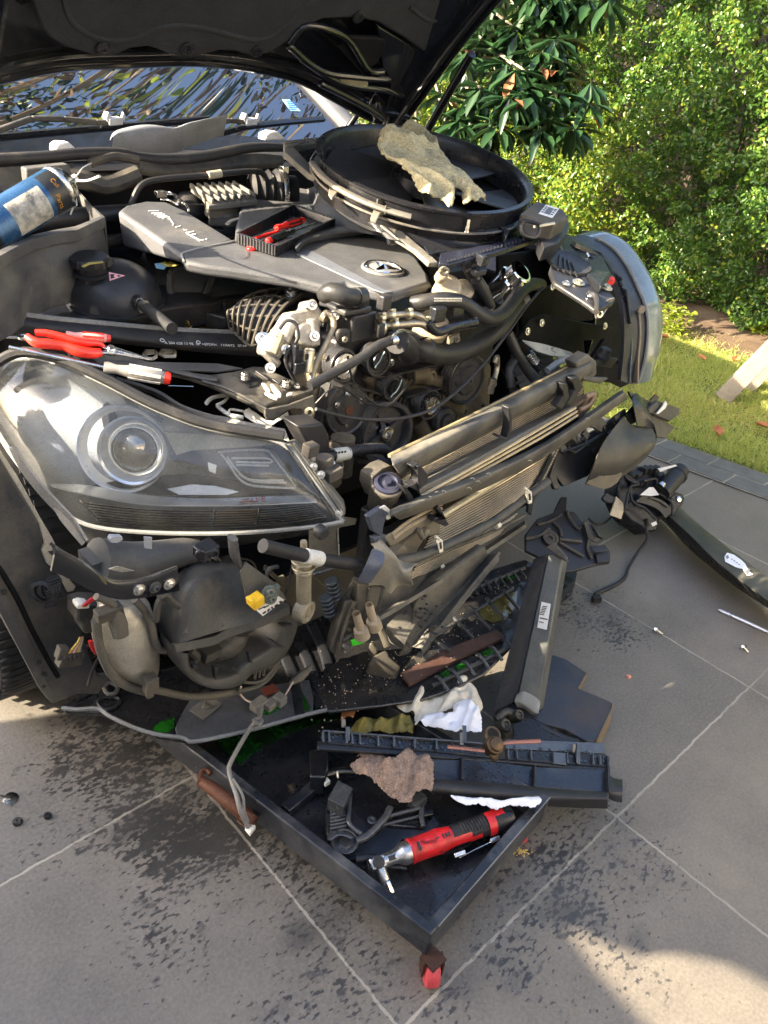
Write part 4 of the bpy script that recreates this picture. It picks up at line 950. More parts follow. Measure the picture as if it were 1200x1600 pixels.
def pulley(x, y, rp_, d, kind, wdt=.026):
 s = 1 / (ray(*px('a4', x, y)).length) ; c = t4(x, y, d); r = rp_ / 2.3077 / (1195 / ((c - EYE).dot(Vector((.6132, .5958, -.5187)))))
 mb = MB(); prof = [(0, -.002)] if kind != 'open' else [(r * .22, -.012)]
 if kind == 'open': prof = [(r * .3, -.018), (r * .80, -.016), (r * .84, -.004), (r * .88, 0), (r, 0)]
 elif kind == 'ring': prof = [(0, .0), (r * .5, .0), (r * .52, -.004), (r * .8, -.004), (r * .85, 0), (r * .98, 0), (r, -.002)]
 else: prof = [(0, .004), (r * .55, .004), (r * .62, -.002), (r * .9, -.003), (r * .97, 0), (r, -.001)]
 n = max(3, int(wdt / .0045))
 for k in range(n):
  h = -.002 - wdt * k / n; prof += [(r, h), (r * .955, h - wdt / n * .35), (r, h - wdt / n * .7)]
 prof += [(r, -wdt - .003), (0, -wdt - .003)]
 mb.lathe(c, PN_, prof, 48); o = B('pulley', mb, pulm, par=ENG, ang=25); return c, r
c, r = pulley(378, 600, 97, .05, 'disc', .035)
for a in (20, 95, 150, 265):
 q = Vector((math.cos(rad(a)), 0, math.sin(rad(a)))); mb = MB(); mb.bolt(c + q * r * .62 - PN_ * .002, PN_, .0045, .006); B('pulley_bolt', mb, M['steel'], par=ENG)
mb = MB(); mb.lathe(c, PN_, [(.010, 0), (.010, .006), (0, .006)], 16); B('rusty_hub', mb, mat('hub_rust', (.12, .05, .03), .8), par=ENG)
c, r = pulley(365, 443, 62, .055, 'ring'); mb = MB(); mb.lathe(c, PN_, [(r * .78, .002), (r * .74, .005), (r * .5, .005), (r * .45, .002), (r * .2, .003), (0, .006)], 32); B('pulley_face', mb, M['steel'], par=ENG)
for (x, y, rr, pts_) in ((490, 425, 58, '475,450 480,440 492,425 500,408 510,392'), (545, 522, 50, '532,556 540,545 552,535 565,512 572,492')):
 c, r = pulley(x, y, rr, .06, 'ring'); mb = MB()
 Q = Plane(c + PN_ * .006, PN_); mb.lathe(c, PN_, [(r * .6, .003), (r * .58, .006), (0, .006)], 24); B('pulley_cap', mb, M['plasc'], par=ENG)
 mb = MB(); mb.tube(pp('a4', pts_, Q.off(.001)), .0013, 6, 3); B('paint_mark', mb, mat('pale_blue_paint', (.5, .68, .72), .5, bump=0), par=ENG)
c, r = pulley(675, 583, 56, .07, 'ring'); mb = MB(); mb.lathe(c, PN_, [(r * .62, .002), (r * .58, .008), (r * .45, .009), (r * .4, .004), (r * .2, .006), (0, .008)], 32); B('pulley_face', mb, M['steel'], par=ENG)
mb = MB()
for k in range(24):
 a = k * .2618; q = Vector((math.cos(a), 0, math.sin(a))); mb.bar(c + q * r * .66 + PN_ * .001, c + q * r * .9 + PN_ * .001, .003, .004, PN_)
B('tensioner_fins', mb, M['plas'], par=ENG)
c, r = pulley(810, 495, 92, .05, 'disc', .03); mb = MB(); mb.lathe(c, PN_, [(.010, .004), (.010, .008), (.005, .009), (.004, .005), (0, .005)], 16); mb.lathe(c, PN_, [(r * .92, -.001), (r * .90, .002), (r * .86, 0)], 40); B('pulley_nut', mb, M['grey'], par=ENG)
c, r = pulley(525, 690, 118, .065, 'open', .04); mb = MB(); mb.lathe(c, PN_, [(.016, -.018), (.016, -.002), (.012, 0), (.008, 0), (.007, -.01), (0, -.01)], 20); B('crank_bolt', mb, M['steel'], par=ENG)
mb = MB()
for k in range(4):
 a = k * 1.571 + .4; q = Vector((math.cos(a), 0, math.sin(a))); mb.bar(c + q * .016 - PN_ * .014, c + q * r * .82 - PN_ * .014, .012, .006, PN_)
mb.lathe(c, PN_, [(r * 1.04, -.045), (r * 1.18, -.046), (r * 1.18, -.07), (r, -.07)], 40)
B('crank_web', mb, pulm, par=ENG)
c, r = pulley(735, 645, 52, .04, 'disc', .02); c, r = pulley(590, 575, 40, .03, 'ring', .02)
mb = MB(); mb.lathe(c + Vector((.02, 0, -.01)), PN_, [(r * .9, .003), (r * .6, .004), (0, .004)], 20); B('pulley_face', mb, M['alu'], par=ENG)
mb = MB()   # serpentine belt
def belt(st, d=.04):
 P_ = pp('a4', st, FP.off(d))
 for a, b in zip(P_, P_[1:]): mb.bar(a, b, .026, .0035, (b - a).cross(PN_))
belt('302,500 262,650'); belt('292,560 250,720', .03); belt('413,425 455,478'); belt('455,478 505,476 660,440 830,402'); belt('380,512 470,535 550,572'); belt('575,552 640,530 700,520', .055); belt('290,720 300,600', .02)
B('drive_belt', mb, M['rub'], par=ENG)
# hoses and pipes
def hose(c_, st, pl, r, nm='hose', m='hose', seg=14, **k):
 mb = MB(); mb.tube(pp(c_, st, pl), r, seg, 5, **k); return B(nm, mb, M[m] if isinstance(m, str) else m, par=None)
H1 = hose('a4', '560,345,1.03 600,362,1.0 650,385,.98 720,400,.98 800,385,.99 880,340,1.0 940,285,1.02 985,225,1.05 1000,195,1.08', 'y1', [.022, .025, .021, .0215, .0215, .021, .020, .019, .018], 'charge_air_hose')
mb = MB(); mb.tube(pp('a4', '690,388,.98 696,412,.98', 'y1'), .004, 6, 1)
mb = MB(); mb.lathe(W('a4', 655, 385, 'y.955'), (-.8, .1, .3), [(.024, -.004), (.0245, .004)], 24); B('hose_lip', mb, M['rub'], par=H1)
mb = MB(); mb.box(W('a4', 757, 342, 'y.955'), (.026, 0, .006), (0, .008, 0), (0, 0, .014)); mb.bolt(W('a4', 770, 345, 'y.95'), (0, -1, .2), .005, .006); B('hose_bracket', mb, M['alud'], .002, H1)
H2 = hose('a4', '610,215,1.02 650,212,1.0 720,205,.98 790,215,.98 850,255,.97 895,272,.97 945,245,.99 995,180,1.03 1035,150,1.07 1075,150,1.12', 'y1', [.013, .0155, .0155, .015, .015, .0155, .0155, .0155, .015, .014], 'coolant_hose')
mb = MB()
for k in range(24):
 x = 690 + k * 4.2; mb.plate('a4', f'{x},{197} {x+2.2},{197} {x+2.2},{202+k%3} {x},{202+k%2}', 'y.9595', .0005)
 mb.plate('a4', f'{x},{206} {x+1.8},{206} {x+1.8},{210} {x},{210}', 'y.9595', .0005)
B('hose_print', mb, mat('grey_print', (.4, .4, .36), .6, bump=0), par=H2)
H3 = hose('a4', '240,515,.93 330,465,.93 430,410,.93 480,372,.93 530,352,.93', 'y1', .0085, 'breather_hose', m='rub')
mb = MB(); mb.tube(pp('a4', '530,352,.93 550,348,.93', 'y1'), .009, 12, 1); mb.tube(pp('a4', '535,345,.92 545,325,.92 575,312,.93 598,330,.94', 'y1'), .0014, 6); mb.tube(pp('a4', '540,345,.92 560,322,.93 585,318,.94', 'y1'), .0014, 6); B('spring_clamp', mb, M['steel'], par=H3)
hose('a4', '555,355,.94 590,375,.97 600,400,.99', 'y1', .022, 'hose_elbow', m='rub')
mb = MB(); mb.tube(pp('a4', '262,598,.90 380,628,.90 520,636,.90 650,612,.90 740,560,.90 850,455,.93 960,315,.96 1020,230,1.0 1080,160,1.05', 'y1'), .0032, 8); B('bonnet_release_cable', mb, M['rub'])
mb = MB(); mb.tube(pp('a4', '290,190,1.02 320,175,1.0 370,192,.98 425,195,.98', 'y1'), [.014, .016, .0155, .014], 14); mb.tube(pp('a4', '405,195,.98 432,196,.98', 'y1'), .0175, 14, 1); B('breather_elbow', mb, M['hose'])
mb = MB(); mb.tube(pp('a4', '423,185,.975 427,220,.975', 'y1'), .004, 6, 1); B('elbow_clip', mb, M['alu'])
mb = MB(); mb.box(W('a4', 436, 305, 'y.98') + Vector((0, .035, 0)), (.058, 0, 0), (0, .07, 0), (.004, 0, .050)); mb.box(W('a4', 420, 245, 'y.98') + Vector((-.004, .035, 0)), (.062, 0, 0), (0, .075, 0), (.002, 0, .012)); mb.box(W('a4', 420, 232, 'y.99') + Vector((-.006, .03, 0)), (.054, 0, 0), (0, .065, 0), (0, 0, .016))
mb.plate('a4', '342,330 350,312 388,312 388,362 350,372 342,350', 'y.978', .01); SEP = B('oil_separator', mb, M['plas'], .004)
mb = MB(); c = W('a4', 365, 346, 'y.972'); mb.lathe(c, (0, -1, 0), [(.005, 0), (.005, .003), (.002, .003), (.002, -.004)], 14); B('separator_bush', mb, M['zinc'], par=SEP)
mb = MB(); mb.tube(pp('a4', '490,300,.97 560,294,.97 640,290,.96 690,315,.96 760,305,.96 835,290,.97', 'y1'), .0075, 12); mb.tube(pp('a4', '485,263,.97 560,258,.97 605,255,.97 640,265,.96 668,290,.96', 'y1'), .006, 12); B('heater_pipe', mb, mat('dull_pipe', (.33, .29, .22), .35, .8))
mb = MB(); mb.tube(pp('a4', '665,285,.955 700,320,.95 760,300,.95 840,285,.955', 'y1'), .009, 12); mb.box(W('a4', 700, 255, 'y.97'), (.03, 0, 0), (0, .02, 0), (0, 0, .03)); mb.box(W('a4', 765, 240, 'y.98'), (.034, 0, 0), (0, .02, 0), (0, 0, .036)); B('pipe_union', mb, M['plasc'], .003)
mb = MB()
for x, y, r in ((497, 305, .013), (545, 292, .010), (535, 258, .009), (597, 255, .009), (661, 283, .009), (828, 288, .0095), (500, 268, .008)):
 c = W('a4', x, y, 'y.965'); mb.lathe(c, (1, -.1, -.05), [(r, -.004), (r * 1.08, 0), (r, .004)], 20)
 mb.box(c + Vector((0, -.004, r)), (.008, 0, 0), (0, .006, 0), (0, 0, .006))
B('hose_clips', mb, M['zinc'], .001)
mb = MB(); mb.box(W('a4', 497, 315, 'y.95'), (.016, 0, 0), (0, .006, 0), (0, 0, .026)); mb.box(W('a4', 508, 215, 'y.99'), (.022, 0, 0), (0, .02, 0), (0, 0, .03)); B('quick_connector', mb, M['plas'], .003)
# thermostat housing, small castings right of the cover nose
mb = MB()
for (x, y, v, r, l) in ((745, 150, 1.0, .026, .05), (800, 160, 1.0, .022, .05), (690, 290, .99, .034, .07), (650, 340, 1.0, .026, .05), (720, 110, 1.0, .012, .02)):
 c = W('a4', x, y, f'y{v}'); mb.lathe(c, (-.3, -.6, .7), [(0, 0), (r * .9, 0), (r, -.004), (r, -l), (0, -l)], 22)
TH = B('thermostat_housing', mb, mat('cream_casting', (.36, .31, .22), .6, .3, dust=(.18, .14, .09), amt=.5), .003)
mb = MB(); mb.plate('a4', '655,110 700,98 735,130 738,175 700,190 665,180 640,140', 'z.845', .03); mb.tube(pp('a4', '655,60,.87 690,95,.86', 'z1'), .02, 12, 1); B('pump_cap', mb, M['plas'], .005)
mb = MB(); mb.tube(pp('a4', '708,98,.98 722,88,.98 738,96,.98 735,108,.98 720,112,.98 708,98,.98', 'y1'), .003, 8); B('lifting_eye', mb, mat('cream_casting', (.3, .3, .3)))
mb = MB(); mb.tube(pp('a4', '840,130,.98 865,175,.98 890,230,.98', 'y1'), [.012, .014, .012], 12); mb.tube(pp('a4', '800,60,1.0 840,140,1.0 870,200,1.0', 'y1'), .013, 12); mb.box(W('a4', 845, 80, 'y.99'), (.05, 0, 0), (0, .01, 0), (.01, 0, .02)); B('wiring_conduit', mb, M['plas'])
mb = MB(); mb.tube(pp('a4', '848,125,.975 858,150,.975 884,225,.975', 'y1'), .0035, 8); mb.lathe(W('a4', 885, 230, 'y.975'), (-.2, -.5, .8), [(.010, -.006), (.010, .006)], 16); B('conduit_rail', mb, M['alu'])
# open chrome-collared turbo pipe
oc = W('b7', 604, 508, 'y1.06'); oa = Vector((.10, -.62, .72)).normalized()
mb = MB(); mb.lathe(oc, oa, [(.030, -.055), (.031, -.010), (.034, -.008), (.034, -.002), (.0265, 0), (.0265, .024), (.029, .026), (.0265, .029), (.0225, .029), (.0225, -.06), (0, -.06)], 36); OP = B('charge_pipe_collar', mb, M['chrome'])
mb = MB(); mb.lathe(oc, oa, [(.029, -.13), (.030, -.05), (.029, -.03)], 28); B('charge_pipe', mb, M['rub'], par=OP)
mb = MB(); mb.box(oc + oa * .0 - Vector((.006, .03, .0)), (.008, 0, 0), (0, .008, 0), (0, 0, .016)); mb.tube(pp('b7', '470,635,1.03 510,605,1.03 548,585,1.03', 'y1'), .0015, 6); B('collar_clip', mb, M['steel'], .001, OP)
mb = MB(); mb.lathe(W('a4', 1005, 208, 'y1.05'), (.7, -.6, .3), [(.008, 0), (.010, .004), (.010, .018), (0, .02)], 16); B('hose_bung', mb, mat('beige_tape', (.4, .4, .3)))
# lower right pipes
hose('a4', '955,325,1.02 985,390,1.0 1020,450,.98 1050,490,.96', 'y1', .012, 'lower_hose')
hose('a4', '985,345,1.06 1040,420,1.03 1075,460,1.0', 'y1', .010, 'lower_hose', m='rub')
mb = MB(); mb.tube(pp('a4', '1028,395,1.035 1055,432,1.02', 'y1'), .0125, 14, 1, ribs=.006); B('crimped_collar', mb, M['steel'])
mb = MB(); mb.tube(pp('a4', '905,430,.96 915,410,.96 915,450,.96 905,490,.95', 'y1'), .006, 10); mb.tube(pp('a4', '902,488,.95 888,540,.95', 'y1'), .0085, 12, 1); mb.tube(pp('a4', '900,500,.95 897,510,.95', 'y1'), .010, 12, 1); B('transmission_pipe', mb, mat('dull_pipe', (.4, .4, .3), .4, .8))
hose('a4', '985,420,1.0 960,450,.99 965,520,.97', 'y1', .010, 'lower_hose')
# corrugated loom below the pulleys
mb = MB(); mb.tube(pp('a4', '250,775,.93 330,765,.93 420,745,.93 500,742,.94 530,765,.97', 'y1'), .011, 12, 5, ribs=.005); LM = B('corrugated_conduit', mb, M['plas'])
mb = MB(); mb.tube(pp('a4', '325,765,.93 378,757,.93', 'y1'), .0125, 14, 1); mb.plate('a4', '320,785 360,782 362,810 325,812', 'y.93', .001); mb.tube(pp('a4', '275,790,.91 318,800,.91', 'y1'), .010, 12, 1); B('conduit_label', mb, mat('label_cream', (.6, .58, .5), .6), par=LM)
mb = MB()
for k in range(9): mb.plate('a4', f'{326+k*4},{790} {328+k*4},{790} {328+k*4},{806} {326+k*4},{806}', 'y.9285', .0005)
for k in range(4): mb.plate('a4', f'{332+k*11},{754-k*1.5} {339+k*11},{752-k*1.5} {339+k*11},{759-k*1.5} {332+k*11},{761-k*1.5}', 'y.9165', .0005)
B('label_print', mb, M['ink'], par=LM)
mb = MB(); mb.tube(pp('a4', '360,700,1.0 355,770,1.0 350,830,1.0', 'y1'), .024, 14); mb.tube(pp('a4', '300,740,.98 300,860,.98', 'y1'), .03, 14); B('alternator_body', mb, M['alud'])
mb = MB(); mb.plate('a4', '196,660 290,650 310,690 318,760 280,800 240,740', 'y.93', .05); mb.plate('a4', '195,655 240,640 310,690 305,700 200,672', 'z.66', .01); B('mounting_bracket', mb, M['plas'], .004)
mb = MB(); mb.bolt(W('a4', 258, 676, 'z.662'), (0, 0, 1), .009, .006); B('bracket_bolt', mb, M['steel'])
# resonator with sunlit ribs, intake bellows and the throttle hose behind the cover
mb = MB(); RBP = Plane(W('e1', 1000, 170, 'z.93'), (0, -.12, 1)); mb.plate('e1', '790,140 690,60 1000,40 1100,85 1200,140 1210,165 900,200 830,205', RBP, .012)
for k in range(7):
 t = k / 6; a = W('e1', 800 + 300 * t, 150 - 62 * t + 10, RBP); b = W('e1', 865 + 325 * t, 195 - 45 * t, RBP); a2 = W('e1', 690 + 330 * t, 70 - 20 * t, RBP)
 mb.bar(a2 + RBP.n * .006, b + RBP.n * .006, .007, .012)
mb.plate('e1', '800,195 860,210 1210,165 1215,185 900,240 840,240 805,215', RBP.off(-.016), .02)
mb.plate('e1', '880,235 1190,200 1200,240 960,285 930,280', RBP.off(-.03), .04)
B('air_resonator', mb, mat('pale_ribbed_plastic', (.12, .118, .11), .5, dust=(.3, .27, .2), amt=.5), .002)
mb = MB()
bp_ = pp('a3', '540,205 600,200 660,215 700,250 715,290', 'z.88'); mb.tube(bp_, [.04, .045, .045, .042, .04], 24, 8, ribs=.012); BL = B('intake_bellows', mb, M['rub'])
mb = MB(); mb.tube(pp('e1', '470,100 540,108 600,150 650,200 675,245', 'z.935'), .003, 8); mb.tube(pp('e1', '455,160 520,165 590,200', 'z.935'), .003, 8); mb.tube(pp('e1', '500,120 560,125 630,190', 'z.935'), .003, 8); mb.box(W('e1', 455, 115, 'z.93'), (.025, 0, 0), (0, .015, 0), (0, 0, .014)); B('bellows_clamp', mb, M['steel'], .001, BL)
mb = MB(); c = W('a1', 850, 600, 'z.93'); mb.lathe(c, (1, -.35, .0), [(.03, -.06), (.05, -.05), (.046, -.04), (.052, -.03), (.046, -.02), (.052, -.01), (.046, 0), (.054, .01), (.054, .02), (.04, .024), (.04, .06)], 28); B('throttle_hose', mb, M['rub'])
mb = MB(); mb.lathe(c + Vector((.022, -.008, 0)), (1, -.35, .0), [(.056, -.006), (.058, 0), (.056, .006)], 28); mb.box(c + Vector((.02, -.02, .055)), (.016, 0, 0), (0, .02, 0), (0, 0, .016)); B('hose_clamp', mb, M['steel'], .001)
mb = MB(); mb.plate('a1', '870,590 960,570 1010,575 1000,640 985,670 940,640 880,640', 'z.90', .03); mb.box(W('a1', 900, 640, 'z.89'), (.05, 0, 0), (0, .03, 0), (0, 0, .05)); B('throttle_body', mb, mat('cream_casting', (.3, .3, .3), .6, .3), .005)
mb = MB(); mb.plate('a1', '900,585 955,620 988,670 960,675 925,640', 'z.915', .01); B('flange_sun_patch', mb, mat('pale_bracket', (.62, .60, .54), .5), .003)  # pale triangle, direct sun put into the colour
mb = MB(); mb.tube(pp('a1', '855,672 880,676 895,660 905,640', 'z.90'), .005, 8, ribs=.004); B('silver_conduit', mb, M['steel'])
mb = MB(); mb.plate('e1', '705,262 850,262 985,350 930,385 855,325 760,290', 'z.87', .03); mb.box(W('e1', 905, 330, 'z.885'), (.04, -.02, 0), (.012, .02, 0), (0, 0, .02)); B('fuel_rail_cover', mb, M['grey'], .004)
mb = MB(); mb.tube(pp('e1', '975,350 1010,325 1080,308 1200,298 1300,290', ECP.off(-.004)), .005, 8, flat=.6); B('cover_rim', mb, mat('pale_cover_spine', (.3, .3, .3)))
# plain fillers that close the bay behind the details
mb = MB()
mb.box((.75, 1.55, .76), (.5, 0, 0), (0, .35, 0), (0, 0, .06)); mb.box((1.35, 1.55, .74), (.6, 0, 0), (0, .4, 0), (0, 0, .1)); mb.box((1.2, 1.25, .62), (.5, 0, 0), (0, .3, 0), (0, 0, .3))
mb.tube([(.5, 1.7, .88), (.8, 1.68, .90), (1.2, 1.68, .88), (1.6, 1.66, .86)], .02, 10); mb.tube([(.6, 1.6, .86), (1.0, 1.62, .86), (1.5, 1.58, .84)], .014, 10)
B('bay_filler', mb, M['plas'], .01)
# thin leads, vacuum hoses and small fixings threaded through the bay
random.seed(21)
for k in range(2):
 x0 = random.uniform(480, 560); y0 = random.uniform(520, 680); d = random.uniform(.985, 1.06); mb = MB(); Q = [(x0, y0)]
 for j in range(3): Q.append((Q[-1][0] + random.uniform(10, 60), Q[-1][1] + random.uniform(-45, 45)))
 mb.tube([W('f', a, b, 'y%.3f' % (d + random.uniform(-.02, .02))) for a, b in Q], random.choice((.0018, .0025, .004)), 6, 4); B('engine_lead', mb, random.choice(('rub', 'plas', 'plasd', 'hose')))
for k in range(18):
 x0 = random.uniform(420, 760); y0 = random.uniform(470, 690); mb = MB(); mb.bolt(W('f', x0, y0, FP.off(random.uniform(.01, .04))), FP.n, random.uniform(.003, .006), .006); B('engine_bolt', mb, random.choice(('steel', 'zinc', 'alud', 'plas')), par=ENG)
for k in range(26):      # plumbing and looms behind the covers
 x0 = random.uniform(170, 700); y0 = random.uniform(255, 300); z = random.uniform(.80, .85); mb = MB(); Q = [(x0 + j * random.uniform(14, 34), y0 + random.uniform(-14, 14)) for j in range(4)]
 mb.tube([W('f', a, b, 'z%.3f' % z) for a, b in Q], random.choice((.003, .005, .008)), 8, 4, ribs=random.choice((0, 0, .006))); B('engine_lead', mb, random.choice(('rub', 'plas', 'grey', 'hose')))
for k in range(16):      # leads and clips under the near lamp
 x0 = random.uniform(120, 430); y0 = random.uniform(860, 1060); mb = MB(); Q = [(x0, y0)]
 for j in range(3): Q.append((Q[-1][0] + random.uniform(-20, 34), Q[-1][1] + random.uniform(-30, 34)))
 mb.tube([W('f', a, b, 'y%.3f' % random.uniform(.93, .97)) for a, b in Q], random.choice((.0018, .003, .0045)), 6, 4); B('lamp_lead', mb, random.choice(('rub', 'plas', 'plasd')))
random.seed(5)
# headlamps and the bared front corner
HP = P3(W('f', 540, 800, 'z.60'), W('f', 0, 580, 'z.77'), W('f', 150, 790, 'z.58'))
lensm = glass('headlamp_lens', (.93, .95, .97), .09, 1.6, .02)
T_ = '-60,150 -30,75 60,42 200,62 330,120 520,215 700,280 940,325 1050,450 1138,575'
B_ = '-64,170 -40,215 0,300 70,400 140,485 240,575 420,618 700,630 950,615 1134,592'
T_ = '-70,120 0,62 90,42 200,62 340,122 520,212 700,278 940,325 1050,450 1138,575'; B_ = '-75,150 -30,250 30,350 90,430 170,520 290,598 480,624 760,628 990,612 1134,592'
top = [HP.off(d).at(*px('a6', *map(float, t.split(',')))) for t, d in zip(T_.split(), (-.11, -.075, -.05, -.03, -.012, 0, 0, 0, 0, 0))]; bot = [HP.off(d).at(*px('a6', *map(float, t.split(',')))) for t, d in zip(B_.split(), (-.10, -.06, -.03, -.012, 0, 0, 0, 0, 0, 0))]
bul = [.0, .018, .03, .034, .036, .034, .03, .026, .014, .0]
mb = MB(); mid1 = [a.lerp(b, .3) + HP.n * q for a, b, q in zip(top, bot, bul)]; mid2 = [a.lerp(b, .7) + HP.n * q for a, b, q in zip(top, bot, bul)]
mb.surf([top, mid1, mid2, bot], 5, 5)
HL = B('headlight', MB().surf([[p - HP.n * .006 for p in top], [a.lerp(b, .3) - HP.n * .10 for a, b in zip(top, bot)], [a.lerp(b, .7) - HP.n * .10 for a, b in zip(top, bot)], [p - HP.n * .006 for p in bot]], 4, 4),
       mat('lamp_housing_inside', (.24, .255, .27), .3, .1, bump=0), label='near headlight with a glaring clear lens')
B('lens', mb, lensm, par=HL)
mb = MB(); mb.tube(top + bot[::-1] + [top[0]], .0045, 8, 5); B('lens_rim', mb, mat('milky_lens_edge', (.17, .175, .17), .35, bump=0), par=HL)
mb = MB(); mb.tube([p + HP.n * .002 for p in pp('a6', '-60,95 60,24 200,44 340,104 520,196 700,262 950,305', HP)], .009, 8, 5); B('lamp_seal', mb, M['rub'], par=HL)
# projector
ha = Vector((-.58, -.76, .32)).normalized(); pc = W('a6', 448, 352, HP.off(-.035)); k_ = 1 / 2.1429 * ((pc - EYE).dot(Vector((.6132, .5958, -.5187)))) / 1195
mb = MB(); mb.lathe(pc, ha, [(k_ * 118, .004), (k_ * 112, .010), (k_ * 104, .008), (k_ * 98, -.002), (k_ * 90, -.01), (k_ * 86, -.018)], 48); mb.lathe(pc, ha, [(k_ * 84, -.014), (k_ * 80, -.004), (k_ * 76, -.004), (k_ * 74, -.012)], 48); B('projector_ring', mb, mat('projector_chrome', (.9, .88, .82), .18, .55, bump=0), par=HL)
mb = MB(); q = W('a6', 415, 345, HP.off(-.05)); mb.lathe(q, ha, [(k_ * 152, .004), (k_ * 148, .012), (k_ * 140, .010), (k_ * 125, -.012)], 48); B('lamp_bezel', mb, mat('satin_silver', (.88, .88, .88), .3, .15, bump=0), par=HL)
mb = MB(); mb.lathe(pc, ha, [(k_ * 74, -.012), (k_ * 70, -.002), (k_ * 55, .008), (k_ * 30, .014), (0, .016)], 40); B('projector_lens', mb, mat('projector_glass', (.30, .26, .19), .05, .6, coat=1, bump=0, vary=.6), par=HL)
mb = MB(); mb.surf([pp('a6', '165,462 300,468 480,500 700,512 900,505 1050,500', HP.off(-.035)), pp('a6', '175,470 300,500 480,530 700,535 900,530 1062,522', HP.off(-.004))], 5, 2, .002); mb.plate('a6', '560,480 640,465 720,470 800,490 760,500 600,500', HP.off(-.03), .004); B('chrome_blade', mb, mat('satin_silver', (.33, .34, .35), .35, .8), par=HL)
mb = MB(); mb.surf([pp('a6', '265,520 480,546 700,552 900,545 1045,530', HP.off(-.045)), pp('a6', '330,590 480,606 700,610 900,600 1090,572', HP.off(-.012))], 4, 2, .002); B('signal_reflector', mb, mat('signal_silver', (.65, .65, .6), .3, .3, bump=0), par=HL)
mb = MB()
for k in range(7):
 t = k / 6; mb.tube(pp('a6', f'{275+60*t},{528+58*t} {480},{550+52*t} {700},{556+50*t} {900},{550+46*t} {1048+38*t},{534+36*t}', HP.off(-.012)), .0013, 5, 3)
B('signal_ribs', mb, M['ink'], par=HL)
mb = MB(); mb.tube(pp('a6', '265,518 340,592 480,607 860,604 1090,574 1045,526', HP.off(-.016)), .002, 6, 1); mb.tube(pp('a6', '720,548 712,604', HP.off(-.014)), .003, 6, 1); mb.tube(pp('a6', '868,545 855,602', HP.off(-.014)), .003, 6, 1); B('signal_frame', mb, M['chrome'], par=HL)
mb = MB(); mb.plate('a6', '722,552 865,547 852,602 713,606', HP.off(-.018), .002); B('amber_lens', mb, mat('amber_window', (.50, .33, .16), .35, bump=0, vary=.4), par=HL)
for nm, st, d, mt in (('reflector_wedge', '548,288 700,298 880,318 960,330 760,345 640,352 590,368', -.02, mat('tan_reflector', (.34, .31, .21), .4, bump=0)),
                      ('lamp_shelf', '300,470 450,440 620,430 780,450 900,470 1020,490 800,508 520,500', -.05, mat('lamp_black', (.03, .033, .036), .2, bump=0)),
                      ('daylight_unit', '722,352 800,345 890,345 920,352 1000,470 985,482 850,474 790,440', -.035, mat('lamp_dark_grey', (.12, .115, .10), .3, bump=0))):
 mb = MB(); mb.plate('a6', st, HP.off(d), .006); B(nm, mb, mt, .001, HL)
mb = MB()
for st in ('730,358 800,350 880,350 905,358', '740,362 770,400 800,445 850,470 990,478', '775,378 890,378 905,392 790,390', '790,400 900,402', '800,430 840,450 950,452', '905,360 990,470', '760,372 800,425 850,455 960,458'):
 mb.tube(pp('a6', st, HP.off(-.028)), .0022, 6, 3)
B('light_guides', mb, mat('light_guide_grey', (.42, .40, .34), .3, bump=0), par=HL)
mb = MB()
mb.surf([pp('a6', '575,350 600,345 640,352 680,372', HP.off(-.05)), pp('a6', '570,385 600,392 640,398 675,400', HP.off(-.03))], 4, 3)
mb.plate('a6', '695,390 725,400 722,430 700,420', HP.off(-.03), .003); B('inner_reflector', mb, M['chrome'], par=HL)
mb = MB()
for st in ('845,510 840,520 850,523', '858,508 860,521 870,508', '888,506 876,507 878,521 890,520', '877,513 887,512', '812,516 835,513', '800,524 860,521'):
 mb.tube(pp('a6', st, HP.off(.018)), .0009, 5, 1)
B('red_scribble', mb, mat('red_paint_pen', (.55, .08, .04), .5, bump=0), par=HL)
# grey end of the housing and the dark lip beneath
mb = MB(); mb.plate('a6', '948,328 985,318 1060,420 1150,530 1158,565 1130,592 1050,450', HP.off(.002), .05); B('lamp_end', mb, mat('dusty_lamp_shell', (.10, .095, .08), .5, dust=(.3, .27, .2), amt=.5), .004, HL)
mb = MB(); mb.tube(pp('a6', '955,330 1040,455 1120,580', HP.off(.006)), .0015, 6, 1); mb.tube(pp('a6', '972,325 1060,440 1142,560', HP.off(.006)), .0015, 6, 1); B('lamp_end_groove', mb, M['ink'], par=HL)
for x, y in ((1050, 405), (1075, 432), (1135, 560)):
 mb = MB(); mb.bolt(W('a6', x, y, HP.off(.003)), HP.n, .0045, .004); B('lamp_screw', mb, M['steel'], par=HL)
mb = MB(); mb.surf([pp('a6', '190,560 310,612 480,634 760,640 1000,622 1090,606', HP.off(-.004)), pp('a6', '240,625 340,682 480,694 640,692 860,660 1085,625', HP.off(-.05))], 4, 3, .01); B('lamp_lower_lip', mb, M['blackd'], par=HL)
mb = MB(); mb.lathe(W('a6', 1066, 618, 'y.80'), (0, -1, 0), [(.012, 0), (.012, .012), (.009, .016), (0, .016)], 16); B('lamp_buffer', mb, M['rub'], par=HL)
mb = MB(); mb.plate('a6', '368,652 375,640 410,640 412,650 395,662 372,662', 'y.93', .01); mb.plate('a6', '483,640 510,642 510,682 485,680', 'y.915', .003); B('lamp_clip', mb, mat('grey_clip', (.3, .3, .3)), .001, HL)
